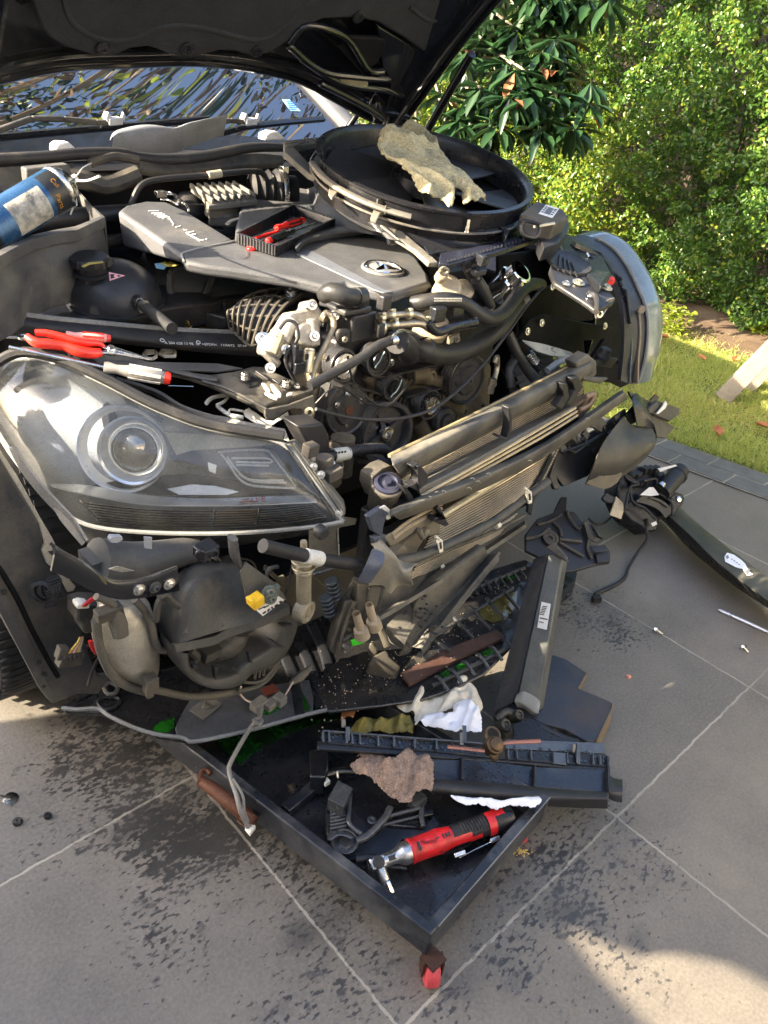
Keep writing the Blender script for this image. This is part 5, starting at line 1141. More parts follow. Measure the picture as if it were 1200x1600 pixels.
# wing edge, bracket strip, arch liner
mb = MB(); mb.plate('e8', '-60,-110 0,10 100,160 238,410 300,515 345,615 400,755 432,788 420,812 385,822 325,705 265,655 240,585 255,545 225,430 90,205 -10,40 -70,-60', 'y1.0', .006); WE = B('wing_bracket', mb, mat('worn_cream_metal', (.44, .40, .32), .45, .3, dust=(.2, .17, .12), amt=.4), .0015)
mb = MB()
for st in ('275,590 300,585 322,632 300,615', '340,690 370,690 388,745 352,720'): mb.plate('e8', st, 'y.998', .008)
B('bracket_slot', mb, M['ink'], par=WE)
mb = MB(); mb.surf([pp('e8', '50,0 110,120 200,240 300,350 400,450 480,535', 'y.96'), pp('e8', '70,-10 140,90 240,215 340,320 420,410 490,530', 'y.95')], 4, 2, .004)
mb.plate('e8', '300,335 350,360 430,450 485,535 465,555 400,480 350,420', 'y.955', .004); B('sealant_strip', mb, mat('grey_sealant', (.30, .29, .28), .7, dust=(.4, .37, .3), amt=.5, bump=.8, bscale=200))
mb = MB(); mb.plate('e8', '-250,-420 -60,-150 20,60 120,260 235,440 250,600 330,760 430,880 470,1050 500,1150 560,1300 640,1290 560,1400 440,1400 340,1440 305,1455 265,1425 200,1310 100,1130 0,950 -160,650', 'y1.02', .012)
LN = B('arch_liner', mb, mat('liner_grey', (.045, .045, .045), .65, dust=(.22, .19, .14), amt=.6, dscale=5, bump=.3), .003)
mb = MB(); mb.tube(pp('e8', '-60,620 0,690 100,860 180,1030 260,1180 330,1300', 'y1.018'), .004, 6); B('liner_crease', mb, M['dark'], par=LN)
mb = MB(); mb.surf([pp('e8', '-60,700 0,780 100,960 200,1160 250,1300 300,1400', 'y1.016'), pp('e8', '-110,760 -40,860 60,1050 160,1240 230,1370 300,1450', 'y1.012')], 4, 2, .004); B('liner_flange', mb, M['grey'], par=LN)
mb = MB()
for x, y, r in ((22, 818, .0048), (222, 1216, .0042), (256, 1284, .0042), (250, 1355, .003)):
 mb.lathe(W('e8', x, y, 'y1.009'), (0, -1, 0), [(0, 0), (r, .0), (r, .0015), (0, .0015)], 16)
B('liner_holes', mb, M['ink'], par=LN)
mb = MB()
for k in range(3): mb.lathe(W('e8', 240 + 30 * k, 810 - 6 * k, 'y.99'), (-.5, -.8, .2), [(.018 - .002 * k, 0), (.020 - .002 * k, .006), (.014, .010)], 24)
for k in range(12): mb.box(W('e8', 300 + 10 * math.sin(k), 740 + k * 14, 'y.98'), (.02, 0, 0), (0, .01, 0), (0, 0, .0025))
B('corrugated_boot', mb, M['plas'], .001)
# wiring block with white cap, loose connectors
mb = MB(); mb.plate('e8', '440,905 510,885 600,890 610,960 540,980 540,1050 480,1060 470,1010 440,985', 'y.93', .04); FB = B('fuse_holder', mb, M['plasd'], .004)
mb = MB(); mb.plate('e8', '438,895 470,882 515,888 512,915 440,920', 'y.928', .02); B('white_cap', mb, M['cream'], .003, FB)
mb = MB(); mb.tube(pp('e8', '470,900 500,870 540,845 570,840', 'y.925'), .002, 6); mb.tube(pp('e8', '480,900 505,880 545,855', 'y.925'), .002, 6); B('thin_red_wires', mb, mat('red_wire', (.45, .02, .02), .4, bump=0), par=FB)
mb = MB(); c = W('e8', 400, 1190, 'y.95'); mb.box(c, (.036, 0, -.012), (0, .02, 0), (.01, 0, .022)); mb.box(W('e8', 350, 1160, 'y.95'), (.014, 0, -.006), (0, .016, 0), (.008, 0, .02))
for k in range(5): mb.box(c + Vector((-.012 + k * .007, -.012, .012 - k * .002)), (.004, 0, 0), (0, .004, 0), (0, 0, .01))
CN = B('loose_connector', mb, M['plasd'], .002)
for k, cl in enumerate(((.5, .4, .08), (.45, .12, .06), (.5, .5, .45), (.25, .16, .1), (.5, .38, .1), (.3, .3, .3))):
 mb = MB(); mb.tube(pp('e8', f'{385+14*k},{1178-2*k} {410+9*k},{1140} {440+5*k},{1105} {455+3*k},{1075}', 'y.945'), .0016, 6); B('wire', mb, mat('wire_%d' % k, cl, .5, bump=0), par=CN)
for k in range(2):
 mb = MB(); mb.tube(pp('e8', f'{508+16*k},{1095} {520+16*k},{1130} {545+4*k},{1168}', 'y.925'), .0026, 8); B('red_wire', mb, mat('red_wire', (.45, .02, .02)), par=FB)
mb = MB(); mb.tube(pp('e8', '545,980 560,1100 590,1200 640,1290 720,1350 830,1385', 'y.90'), .0075, 10); mb.tube(pp('b8', '410,650 480,665 580,685 700,682 820,660', 'y.88'), .0065, 10); mb.tube(pp('b8', '700,640 760,610 900,620 960,580 1000,520', 'y.87'), .0032, 8)
mb.tube(pp('b8', '820,660 900,640 960,600 995,545 1005,510', 'y.87'), .0042, 8); HN = B('wiring_loom', mb, mat('taped_loom', (.085, .078, .065), .6, dust=(.2, .17, .12), amt=.5, bump=.6, bscale=180))
mb = MB(); mb.tube(pp('b8', '330,230 375,280 410,350 425,420 450,465 478,468', 'y.88'), .006, 10); mb.tube(pp('b8', '150,215 200,235 235,262 245,300 250,330', 'y.89'), .006, 10); mb.lathe(W('b8', 255, 345, 'y.885'), (0, -.2, -1), [(.010, -.03), (.014, 0), (.012, .02), (0, .022)], 14, ); B('grommet_cables', mb, mat('taped_loom', (.1, .1, .1)), par=HN)
mb = MB(); mb.box(W('b8', 405, 625, 'y.87'), (.022, 0, 0), (0, .02, 0), (.002, 0, .03)); mb.box(W('b8', 400, 665, 'y.87'), (.012, 0, 0), (0, .01, 0), (0, 0, .02)); mb.box(W('b8', 210, 290, 'y.89'), (.04, 0, 0), (0, .02, 0), (0, 0, .018)); B('loom_clip', mb, M['plasd'], .002, HN)
# crash bracket, washer bottle, lamp carrier tube
mb = MB(); mb.surf([pp('b8', '-60,-40 0,0 100,55 200,120 280,138 380,120 520,72', 'y.84'), pp('b8', '-40,-10 20,30 110,80 210,142 290,150 390,132 532,82', 'y.80'), pp('b8', '-60,100 20,130 130,190 240,228 330,228 430,212 542,188', 'y.80')], 4, 3, .004)
CB = B('crash_bracket', mb, M['black'])
for x, y, mt in ((350, 182, 'steel'), (425, 172, 'grey'), (492, 156, 'steel')):
 mb = MB(); mb.bolt(W('b8', x, y, 'y.797'), (0, -1, 0), .006, .006); B('bracket_bolt', mb, M[mt], par=CB)
mb = MB(); mb.tube(pp('b8', '262,215 262,280 285,380 320,480 365,570 395,620', 'y.93'), [.032, .046, .050, .045, .030, .010], 24, 6, flat=1.0); WB = B('washer_canister', mb, mat('dull_silver_can', (.42, .39, .32), .42, .6, dust=(.28, .24, .17), amt=.45))
mb = MB(); mb.tube(pp('b8', '345,235 372,330 385,420 400,520 408,600', 'y.90'), .004, 8); B('canister_seam', mb, M['grey'], par=WB)
mb = MB(); mb.tube(pp('b8', '150,60 300,60 450,30 620,-5', 'y.96'), [.04, .035, .028, .022], 16, cap=True); mb.box(W('a7', 350, 115, 'y.97'), (.06, 0, 0), (0, .05, 0), (0, 0, .03)); B('carrier_tube', mb, M['grey'])
mb = MB(); mb.plate('b8', '210,88 250,75 330,96 270,102', 'y.86', .002); B('sun_patch_plate', mb, mat('worn_cream_metal', (.3, .3, .3)))  # pale plate standing in for a patch of sun
mb = MB(); mb.box(W('a7', 690, 85, 'y.85'), (.03, 0, .005), (0, .03, 0), (0, 0, .018)); mb.lathe(W('a7', 670, 92, 'y.84'), (-.4, -.9, 0), [(.008, 0), (.008, .008), (0, .008)], 12); mb.lathe(W('a7', 712, 92, 'y.84'), (-.2, -.9, 0), [(.009, 0), (.009, .008), (.005, .008), (.004, .002), (0, .002)], 12); B('lamp_plug', mb, M['plasc'], .002)
# large moulded grey duct with its round mouth
ductm = mat('moulded_grey_plastic', (.05, .048, .043), .5, dust=(.25, .22, .17), amt=.42, bump=.25)
mb = MB()
R1 = pp('b8', '460,215,.95 520,130,.95 600,60,.95 700,40,.97 800,20,.97 870,90,.95', 'y1'); R2 = pp('b8', '430,320,.92 520,220,.88 620,170,.86 760,120,.88 880,150,.88 1000,210,.86', 'y1'); R3 = pp('b8', '470,450,.90 530,440,.84 640,405,.83 760,370,.83 900,330,.82 1060,262,.82', 'y1')
mb.surf([R1, [a.lerp(b, .5) + Vector((0, -.012, .01)) for a, b in zip(R1, R2)], R2, R3], 5, 4, .006)
DU = B('moulded_duct', mb, ductm)
mb = MB(); q = pp('b8', '520,440,.83 600,425,.83 700,405,.83 745,380,.83 790,362,.83 900,330,.82 970,300,.82 1055,262,.82', 'y1'); mb.surf([q, [p + Vector((0, -.004, -.014)) for p in q]], 4, 2, .008); B('duct_lip', mb, ductm, par=DU)
mb = MB(); O_ = pp('b8', '522,455 530,520 575,590 650,632 740,642 820,622 860,580 930,548 1010,505 1060,430 1088,340 1078,270', 'y.84'); I_ = pp('b8', '575,468 580,520 615,560 670,585 730,588 790,568 835,525 890,490 960,450 1000,400 1022,340 1010,295', 'y.84')
mb.surf([[p + Vector((0, .05, 0)) for p in O_], [p.lerp(q, -.04) + Vector((0, .01, 0)) for p, q in zip(O_, I_)], [p.lerp(q, .2) - Vector((0, .012, 0)) for p, q in zip(O_, I_)], [p.lerp(q, .8) - Vector((0, .010, 0)) for p, q in zip(O_, I_)], I_, [p + Vector((0, .05, 0)) for p in I_]], 4, 3)
B('duct_mouth', mb, ductm, par=DU)
mb = MB()
for st in ('705,548 725,552 712,608', '605,540 620,535 640,548 610,560', '775,548 800,545 828,585', '864,485 872,482 886,532 878,530', '962,420 980,425 1032,455 1010,452', '1018,350 1068,346 1068,352 1018,358'):
 mb.plate('b8', st, 'y.824', .01)
B('mouth_notches', mb, M['ink'], par=DU)
mb = MB(); mb.plate('b8', '570,470 590,400 760,370 1030,280 1050,400 850,540 800,600 640,600 580,540', 'y.93', .02); B('duct_interior', mb, mat('duct_inside', (.05, .047, .04), .7, dust=(.14, .12, .09), amt=.4), par=DU)
mb = MB(); mb.tube(pp('b8', '700,470 760,450 800,410 815,380', 'y.88'), [.02, .024, .024, .02], 12); mb.tube(pp('b8', '590,470 620,500 600,540', 'y.87'), .008, 8); mb.box(W('b8', 680, 475, 'y.87'), (.03, 0, 0), (0, .03, 0), (.006, 0, .016)); B('duct_flap', mb, ductm, .003, DU)
mb = MB(); mb.surf([pp('b8', '605,215,.86 650,190,.86 695,200,.86', 'y1'), pp('b8', '600,300,.85 660,280,.86 720,290,.85', 'y1'), pp('b8', '560,390,.835 680,370,.84 755,355,.83', 'y1')], 4, 4, .004); B('duct_pocket', mb, mat('moulded_grey_dark', (.07, .065, .055), .6, dust=(.2, .17, .13), amt=.5), par=DU)
mb = MB(); mb.tube(pp('b8', '440,220 470,205 500,230 540,260', 'y.85'), .007, 8); mb.tube(pp('b8', '430,330 440,260 455,225', 'y.86'), .006, 8); B('duct_arm', mb, ductm, par=DU)
mb = MB(); mb.plate('b8', '880,262 1005,215 1035,232 932,308', 'y.80', .001); LB = B('data_label', mb, M['white'], par=DU)
mb = MB()
for k, st in enumerate(('930,295 945,284 950,289 936,300', '952,284 962,272 968,276 956,290', '970,270 976,262 982,270 976,276', '985,262 1000,250 1008,256 992,268', '900,268 930,256 931,260 903,272', '912,276 940,262 941,266 915,280', '935,268 960,256 962,260 938,272', '1008,240 1020,236 1024,242 1012,248')): mb.plate('b8', st, 'y.7985', .0005)
B('label_print', mb, M['ink'], par=DU)
mb = MB(); mb.box(W('b8', 900, 235, 'y.795'), (.020, 0, .005), (0, .02, 0), (-.002, 0, .018)); mb.box(W('b8', 872, 240, 'y.793'), (.006, 0, .002), (0, .016, 0), (-.002, 0, .014)); B('yellow_connector', mb, mat('yellow_plastic', (.72, .42, .02), .35, bump=0), .002, DU)
mb = MB()
for x, y in ((960, 190), (970, 225)): mb.bolt(W('b8', x, y, 'y.80'), (-.2, -1, .3), .007, .008)
mb.box(W('b8', 965, 205, 'y.805'), (.03, 0, 0), (0, .01, 0), (.006, 0, .024)); B('plug_bolts', mb, mat('grey_green', (.12, .14, .12), .4), .001, DU)
mb = MB(); mb.plate('b8', '830,100 855,55 1000,160 1045,232 1010,222 940,250 860,255', 'y.83', .003); mb.tube(pp('b8', '828,100 840,160 862,225', 'y.825'), .001, 5); B('fabric_flap', mb, mat('grey_fabric_flap', (.12, .115, .10), .8, bump=.4), par=DU)
mb = MB(); mb.tube(pp('b8', '790,-60 800,20 815,60 830,105', 'y.84'), [.012, .013, .010, .004], 10, flat=.5); B('drain_strap', mb, M['grey'])
# slim strut tube hanging from the cross bracket, with washers
mb = MB(); mb.tube(pp('a7', '1017,125 1017,200 1018,300', 'y.78'), [.0135, .0125, .0125], 16, 1); ST = B('hanging_damper', mb, mat('stained_cream_metal', (.24, .215, .155), .45, .5, dust=(.2, .16, .1), amt=.5))
mb = MB()
for y, r in ((118, .020), (140, .019), (152, .016)): mb.lathe(W('a7', 1016, y, 'y.78'), (0, 0, 1), [(0, -.002), (r, -.002), (r, .002), (0, .002)], 20)
mb.box(W('a7', 1046, 143, 'y.778'), (.04, 0, 0), (0, .006, 0), (0, 0, .003)); B('damper_washers', mb, M['zinc'], .0005, ST)
mb = MB(); mb.lathe(W('a7', 1020, 288, 'y.775'), (.3, -.95, 0), [(.020, -.012), (.020, .008), (.016, .010), (.010, .008), (.010, -.002), (0, -.002)], 20); mb.tube(pp('a7', '1017,55 1018,100', 'y.78'), .006, 8, 1, ribs=.004); B('damper_eye', mb, mat('stained_cream_metal', (.4, .4, .3)), par=ST)
mb = MB(); mb.tube(pp('a7', '880,70 960,90 1030,105 1100,120 1210,135', 'y.77'), .011, 12); CR_ = B('cross_tube', mb, M['rub'])
mb = MB(); mb.tube(pp('a7', '1022,104 1072,114', 'y.768'), .0125, 14, 1); B('taped_sleeve', mb, mat('white_tape', (.55, .53, .46), .6), par=CR_)
mb = MB(); mb.plate('a7', '1035,20 1130,-30 1195,-20 1190,0 1135,10 1135,108 1185,112 1185,118 1052,165 1036,152', 'y.84', .003); B('silver_gusset', mb, mat('matte_alu_sheet', (.22, .21, .18), .4, .8, dust=(.2, .18, .13), amt=.4), .001)
mb = MB(); mb.tube(pp('a7', '1130,10 1135,108 1175,118', 'y.838'), .0016, 6, 1); mb.tube(pp('a7', '1048,166 1175,124', 'y.838'), .002, 6, 1); B('gusset_edge', mb, M['steel'])
mb = MB(); mb.tube(pp('a7', '985,100 970,180 955,235', 'y.80'), .002, 6); mb.tube(pp('a7', '890,190 900,150 930,140', 'y.85'), .004, 6); B('thin_lead', mb, M['rub'])
for k, (x, y) in enumerate(((1108, 185), (1090, 240))):
 mb = MB(); c = W('a7', x, y, 'y.80');
 for j in range(5): mb.lathe(c + Vector((.003 * j, 0, -.010 * j)), (.3, -.2, -1), [(0, 0), (.011, 0), (.013, .003), (.011, .006), (0, .006)], 16)
 B('ribbed_plug', mb, mat('blue_grey_plastic', (.02, .028, .036), .4), .0005)
# low undertray at the left with coolant pools
UT = Plane((.6, 1.0, .16), (0, -.05, 1))
mb = MB(); mb.plate('a7', '210,600 330,540 420,500 560,480 900,380 1010,330 1200,250 1230,600 1050,630 880,672 640,724 530,706 430,670 340,628 215,622', UT, .012)
TR = B('undertray', mb, mat('wet_black_tray', (.010, .010, .011), .26, dust=(.13, .13, .13), amt=.3, bump=.3, bscale=80, coat=.3), .004)
mb = MB(); mb.plate('b8', '600,680 700,660 900,640 1180,600 1165,760 960,820 720,875 600,895 560,885 530,870 520,830 560,750', UT.off(.003), .006); B('skid_plate', mb, mat('scuffed_aluminium', (.10, .105, .115), .35, .6, dust=(.02, .02, .02), amt=.6, dscale=16), .002, TR)
mb = MB(); mb.tube(pp('b8', '-10,738 60,745 160,742 220,780 330,830 440,862 560,878 600,896 720,876 900,835 1060,790 1190,756 1300,735', UT.off(.002)), .004, 6); B('undertray_edge', mb, mat('worn_grey_edge', (.15, .155, .16), .5), par=TR)
mb = MB()
for st in ('1000,395 1040,480 1075,615', '1040,330 1090,440 1125,605', '1110,300 1170,420 1215,560', '950,430 985,520 1005,640'): mb.tube(pp('a7', st, UT.off(.001)), .012, 8, 3, flat=.5)
mb.tube(pp('b8', '160,705 190,690 240,690 262,705 240,735 200,745 170,735 155,710', UT.off(.004)), .003, 6); mb.tube(pp('b8', '60,700 110,675 145,662', UT.off(.003)), .003, 6); B('undertray_ribs', mb, M['plasc'], par=TR)
mb = MB(); mb.tube(pp('b8', '185,640 215,620 250,640 240,668 205,672 185,640', UT.off(.012)), .004, 8); B('jacking_hole', mb, M['grey'], par=TR)
green = mat('green_coolant', (.008, .085, .006), .08, coat=1, bump=0, vary=.6)
mb = MB()
def pool(mb, c, st, pl): mb.plate(c, st, pl, .0015)
pool(mb, 'b8', '430,820 460,800 520,785 515,830 490,850 440,852 415,840', UT.off(.002)); pool(mb, 'b8', '925,740 960,715 1030,712 1028,735 960,768 930,770', UT.off(.006)); pool(mb, 'a7', '1010,560 1020,520 1030,540 1042,620 1030,625', UT.off(.0025))
pool(mb, 'b1', '195,310 230,305 250,330 235,345 205,345', UT.off(.006)); pool(mb, 'b1', '0,470 20,480 60,545 45,560 5,520', UT.off(.003)); B('coolant_pool', mb, green, par=TR)
mb = MB(); c = W('b8', 665, 735, UT.off(.004)); mb.box(c, (.05, .012, 0), (-.008, .035, 0), (0, 0, .004)); mb.lathe(c, (0, -.1, 1), [(.008, 0), (.008, .006), (.003, .008), (.003, .03), (0, .032)], 14); B('undertray_clip', mb, M['grey'], .001, TR)
mb = MB(); mb.box(W('b8', 965, 655, UT.off(.004)), (.03, 0, 0), (0, .022, 0), (0, 0, .002)); B('red_rag_scrap', mb, mat('rust_red', (.15, .035, .02), .7), par=TR)
# the two-part plug lying there with its grey lead that droops over the dolly edge
mb = MB(); mb.box(W('b8', 915, 722, UT.off(.012)), (.032, .006, 0), (-.004, .022, 0), (0, 0, .018)); mb.box(W('b8', 985, 708, UT.off(.012)), (.045, .01, 0), (-.004, .018, 0), (0, 0, .015)); mb.box(W('b8', 1012, 700, UT.off(.014)), (.02, .005, 0), (-.004, .022, 0), (0, 0, .02)); PG = B('twin_plug', mb, mat('grey_plug', (.17, .16, .14), .5), .002)
mb = MB(); mb.tube([W('b8', 900, 730, UT.off(.02)), W('b8', 925, 745, UT.off(.02)), W('b8', 905, 805, UT.off(.03)), W('a7', 838, 680, 'z.17'), W('a7', 775, 790, 'z.15'), W('a7', 768, 830, 'z.14'), W('a7', 790, 900, 'z.13'), W('a7', 806, 960, 'z.12'), W('a7', 830, 1012, 'z.08')], .0042, 8); mb.tube([W('a7', 780, 850, 'z.14'), W('a7', 812, 905, 'z.13'), W('a7', 818, 960, 'z.11'), W('a7', 838, 1008, 'z.08')], .0026, 8)
mb.tube([W('b8', 890, 795, UT.off(.03)), W('b8', 915, 815, UT.off(.035)), W('b8', 925, 795, UT.off(.03)), W('b8', 895, 790, UT.off(.03))], .004, 8); B('plug_lead', mb, mat('grey_lead', (.17, .16, .145), .5, bump=0), par=PG)
mb = MB(); mb.box(W('a7', 838, 1016, 'z.075'), (.016, .006, 0), (0, .016, 0), (0, 0, .01)); B('lead_tip', mb, M['cream'], .001, PG)
mb = MB(); mb.tube([W('b8', 890, 715, UT.off(.018)), W('b8', 850, 700, UT.off(.02)), W('b8', 822, 665, UT.off(.05)), W('b8', 830, 640, UT.off(.1))], .0022, 6); mb.tube([W('b8', 1030, 690, UT.off(.02)), W('b8', 1060, 640, UT.off(.03)), W('b8', 1075, 615, UT.off(.04))], .0016, 6); B('plug_wires', mb, mat('pale_pink_wire', (.5, .38, .32), .5, bump=0), par=PG)
mb = MB(); mb.tube([W('b8', 1060, 625, UT.off(.03)), W('b8', 1110, 590, UT.off(.035)), W('b8', 1160, 545, UT.off(.04))], [.004, .010, .004], 8); B('lead_sleeve', mb, mat('taped_loom', (.1, .1, .1)), par=PG)
mb = MB()
for k in range(3): mb.tube([W('b8', 895 + 20 * k, 600 - 8 * k, 'y.86'), W('b8', 900 + 20 * k, 570 - 10 * k, 'y.85'), W('b8', 930 + 14 * k, 555 - 20 * k, 'y.86')], .003, 6)
B('loom_tail', mb, mat('taped_loom', (.1, .1, .1)))
# --- slam panel corner behind the near lamp: seal with printing, corner bracket, loose arm
SEALP = Plane(W('d6', 600, 350, 'z.765'), (.05, -.5, .85))
mb = MB(); mb.surf([pp('d6', '-60,225 0,232 200,262 500,290 800,318 1125,340', SEALP), pp('d6', '-60,255 0,262 200,295 500,322 800,345 1130,352', SEALP.off(.012)), pp('d6', '-60,280 0,300 200,330 500,365 800,395 1150,412', SEALP.off(.006)), pp('d6', '-60,330 0,340 300,372 600,400 900,430 1165,450', SEALP.off(-.01))], 4, 4, .004)
SL = B('lamp_top_seal', mb, M['rub'])
mb = MB(); mb.tube(pp('d6', '-60,240 0,247 200,277 500,307 800,332 1125,346', SEALP.off(.008)), .006, 8); B('seal_edge', mb, mat('grey_foam', (.19, .185, .17), .8, bump=.6, bscale=300), par=SL)
def text_obj(name, txt, size, origin, xdir, n, m, par, squash=1.0):
 cu = bpy.data.curves.new(name, 'FONT'); cu.body = txt; cu.size = size; cu.extrude = .0003
 o = bpy.data.objects.new(name, cu); COL.objects.link(o)
 dg = bpy.context.evaluated_depsgraph_get(); me = bpy.data.meshes.new_from_object(o.evaluated_get(dg)); bpy.data.objects.remove(o)
 xd = Vector(xdir).normalized(); n = Vector(n).normalized(); yd = n.cross(xd).normalized()
 off = wloc(par) if par else Vector((0, 0, 0))
 vs = [Vector(origin) + xd * v.co.x * squash + yd * v.co.y + n * v.co.z - off for v in me.vertices]
 me2 = bpy.data.meshes.new(name); me2.from_pydata([tuple(v) for v in vs], [], [tuple(p.vertices) for p in me.polygons])
 me2.materials.append(m); o = bpy.data.objects.new(name, me2); COL.objects.link(o)
 if par: o.parent = par
 return o
a = W('d6', 735, 392, SEALP.off(.0125)); b = W('d6', 1090, 406, SEALP.off(.0125))
o = text_obj('seal_print', 'A 204 628 13 98  \u25cb  >EPDM<   11/04/12   07:19', .0085, a, b - a, SEALP.n, mat('pale_print', (.5, .5, .5), .6, bump=0), SL, 1.0)
w_ = max(v.co.x for v in o.data.vertices) - min(v.co.x for v in o.data.vertices)
mb = MB(); mb.lathe(W('d6', 724, 377, SEALP.off(.0125)), SEALP.n, [(.0045, 0), (.0045, .0008), (.003, .0008), (.003, 0)], 16); mb.lathe(W('d6', 885, 386, SEALP.off(.0125)), SEALP.n, [(.0045, 0), (.0045, .0008), (.003, .0008), (.003, 0)], 16); B('seal_logo', mb, mat('pale_print', (.5, .5, .5)), par=SL)
SC = Plane(W('e4', 600, 250, 'z.715'), (-.1, -.25, 1))
mb = MB(); mb.plate('e4', '-500,20 -200,50 0,105 200,160 360,180 500,160 620,128 680,130 990,270 1000,285 740,360 700,380 640,370 350,240 200,190 0,150 -200,110 -500,60', SC, .010)
CBR = B('slam_bracket', mb, mat('dusty_steel_bracket', (.05, .048, .045), .45, .3, dust=(.28, .25, .19), amt=.65), .003)
mb = MB(); mb.surf([pp('e4', '690,372 820,335 1000,278', SC), pp('e4', '690,415 820,385 1005,330', SC.off(-.014))], 4, 3, .004)
mb.plate('e4', '695,400 840,370 1005,310 1012,420 1000,465 950,472 925,400 870,395 830,410 760,465 710,465 695,440', Plane(W('e4', 850, 380, SC), (-.2, -.95, .2)), .006); B('bracket_flange', mb, mat('dusty_steel_bracket', (.05, .05, .05)), .002, CBR)
mb = MB(); q = Plane(W('e4', 850, 380, SC), (-.2, -.95, .2)); c = q.at(*px('e4', 966, 412)); mb.lathe(c, q.n, [(.009, 0), (.009, .005), (.0045, .006), (.0045, -.002), (0, -.002)], 18); B('bracket_bush', mb, M['zinc'], par=CBR)
mb = MB(); mb.surf([pp('e4', '300,225 450,270 600,345 700,400', SC.off(.004)), pp('e4', '290,235 440,290 590,370 695,430', SC.off(-.012))], 4, 3, .004); B('bracket_roll', mb, mat('dusty_steel_bracket', (.05, .05, .05)), par=CBR)
mb = MB(); mb.tube(pp('e4', '-480,100 -200,110 0,125 150,165 300,200 400,215', SC.off(.004)), .008, 8, flat=.6); mb.plate('e4', '-100,110 0,100 200,105 400,110 560,140 400,160 150,150', SC.off(.004), .004); B('slam_rail', mb, M['grey'], .001, CBR)
for x, y, mt in ((570, 205, 'steel'), (825, 250, 'steel'), (898, 252, 'steel'), (728, 138, 'steel')):
 mb = MB(); mb.bolt(W('e4', x, y, SC.off(.004)), SC.n, .0075 if x < 860 else .006, .012 if x in (570, 825) else .004); B('slam_bolt', mb, M[mt], par=CBR)
mb = MB(); mb.plate('e4', '540,180 570,165 620,170 680,210 640,250 600,260', SC.off(.003), .003); mb.tube(pp('e4', '640,160 720,215', SC.off(.006)), .003, 6, 1); mb.tube(pp('e4', '745,210 790,240', SC.off(.006)), .003, 6, 1); B('latch_plate', mb, M['plas'], .001, CBR)
mb = MB()
for st in ('675,232 695,232 730,280 722,295 700,275', '730,240 745,238 800,300 795,320 770,312 740,270', '692,295 710,288 780,320 770,335 730,320', '835,295 870,290 865,305 830,312'): mb.plate('e4', st, SC.off(.014), .004)
B('pale_latch_fingers', mb, mat('pale_bracket', (.6, .6, .5)), .001, CBR)
mb = MB(); mb.plate('e4', '560,410 590,390 640,420 700,465 750,470 840,410 845,440 780,470 730,505 640,490 570,440', Plane(W('e4', 700, 460, 'z.66'), (-.3, -.6, .7)), .003); mb.tube(pp('e4', '595,392 650,490', 'z.665'), .0015, 6, 1); B('cream_shim', mb, mat('pale_bracket', (.6, .6, .5)))
mb = MB(); mb.tube(pp('e4', '330,360 370,325 460,308', 'z.68'), .004, 8); mb.tube(pp('e4', '395,372 440,350 462,322', 'z.68'), .003, 8); mb.tube(pp('e4', '400,380 470,430 560,450', 'z.67'), .004, 8); mb.tube(pp('e4', '470,430 480,400 560,410', 'z.67'), .0025, 8); B('white_wires', mb, mat('white_wire', (.5, .5, .45), .5, bump=0))
mb = MB(); mb.surf([pp('e4', '-300,190 0,285 150,370 300,420 450,445 600,480 820,520', 'z.665'), pp('e4', '-300,215 0,310 150,410 300,470 500,520 700,560 850,600', 'z.65')], 4, 3, .006); B('lamp_gasket', mb, mat('grey_foam', (.19, .18, .17)))
mb = MB(); mb.plate('e4', '860,575 905,590 900,640 860,620', 'z.61', .003); mb.box(W('e4', 980, 650, 'y.84'), (.02, 0, 0), (0, .02, 0), (.003, 0, .02)); mb.lathe(W('e4', 1070, 730, 'y.88'), (0, 0, 1), [(0, -.03), (.014, -.03), (.016, .008), (.014, .012), (0, .012)], 18); mb.box(W('e4', 1120, 800, 'y.86'), (.03, 0, .004), (0, .02, 0), (0, 0, .02)); B('lamp_bracketry', mb, M['plasd'], .002)
for st in ('642,440 652,424 690,424 698,432 696,450 680,460 655,458', '714,438 722,422 770,420 782,428 780,448 735,448'):
 mb = MB(); P_ = pp('d6', st, 'z.715'); mb.tube(P_ + [P_[0]], .0035, 6, 1); mb.tube([P_[0], P_[3]], .0025, 6, 1); tag(mb.build('spring_clip', mat('pale_bracket', (.6, .6, .5))), 'small silver spring clip on the slam panel, %s' % ('left of the pair' if '642' in st else 'right of the pair'), 'clip', 'spring clips on the slam panel')
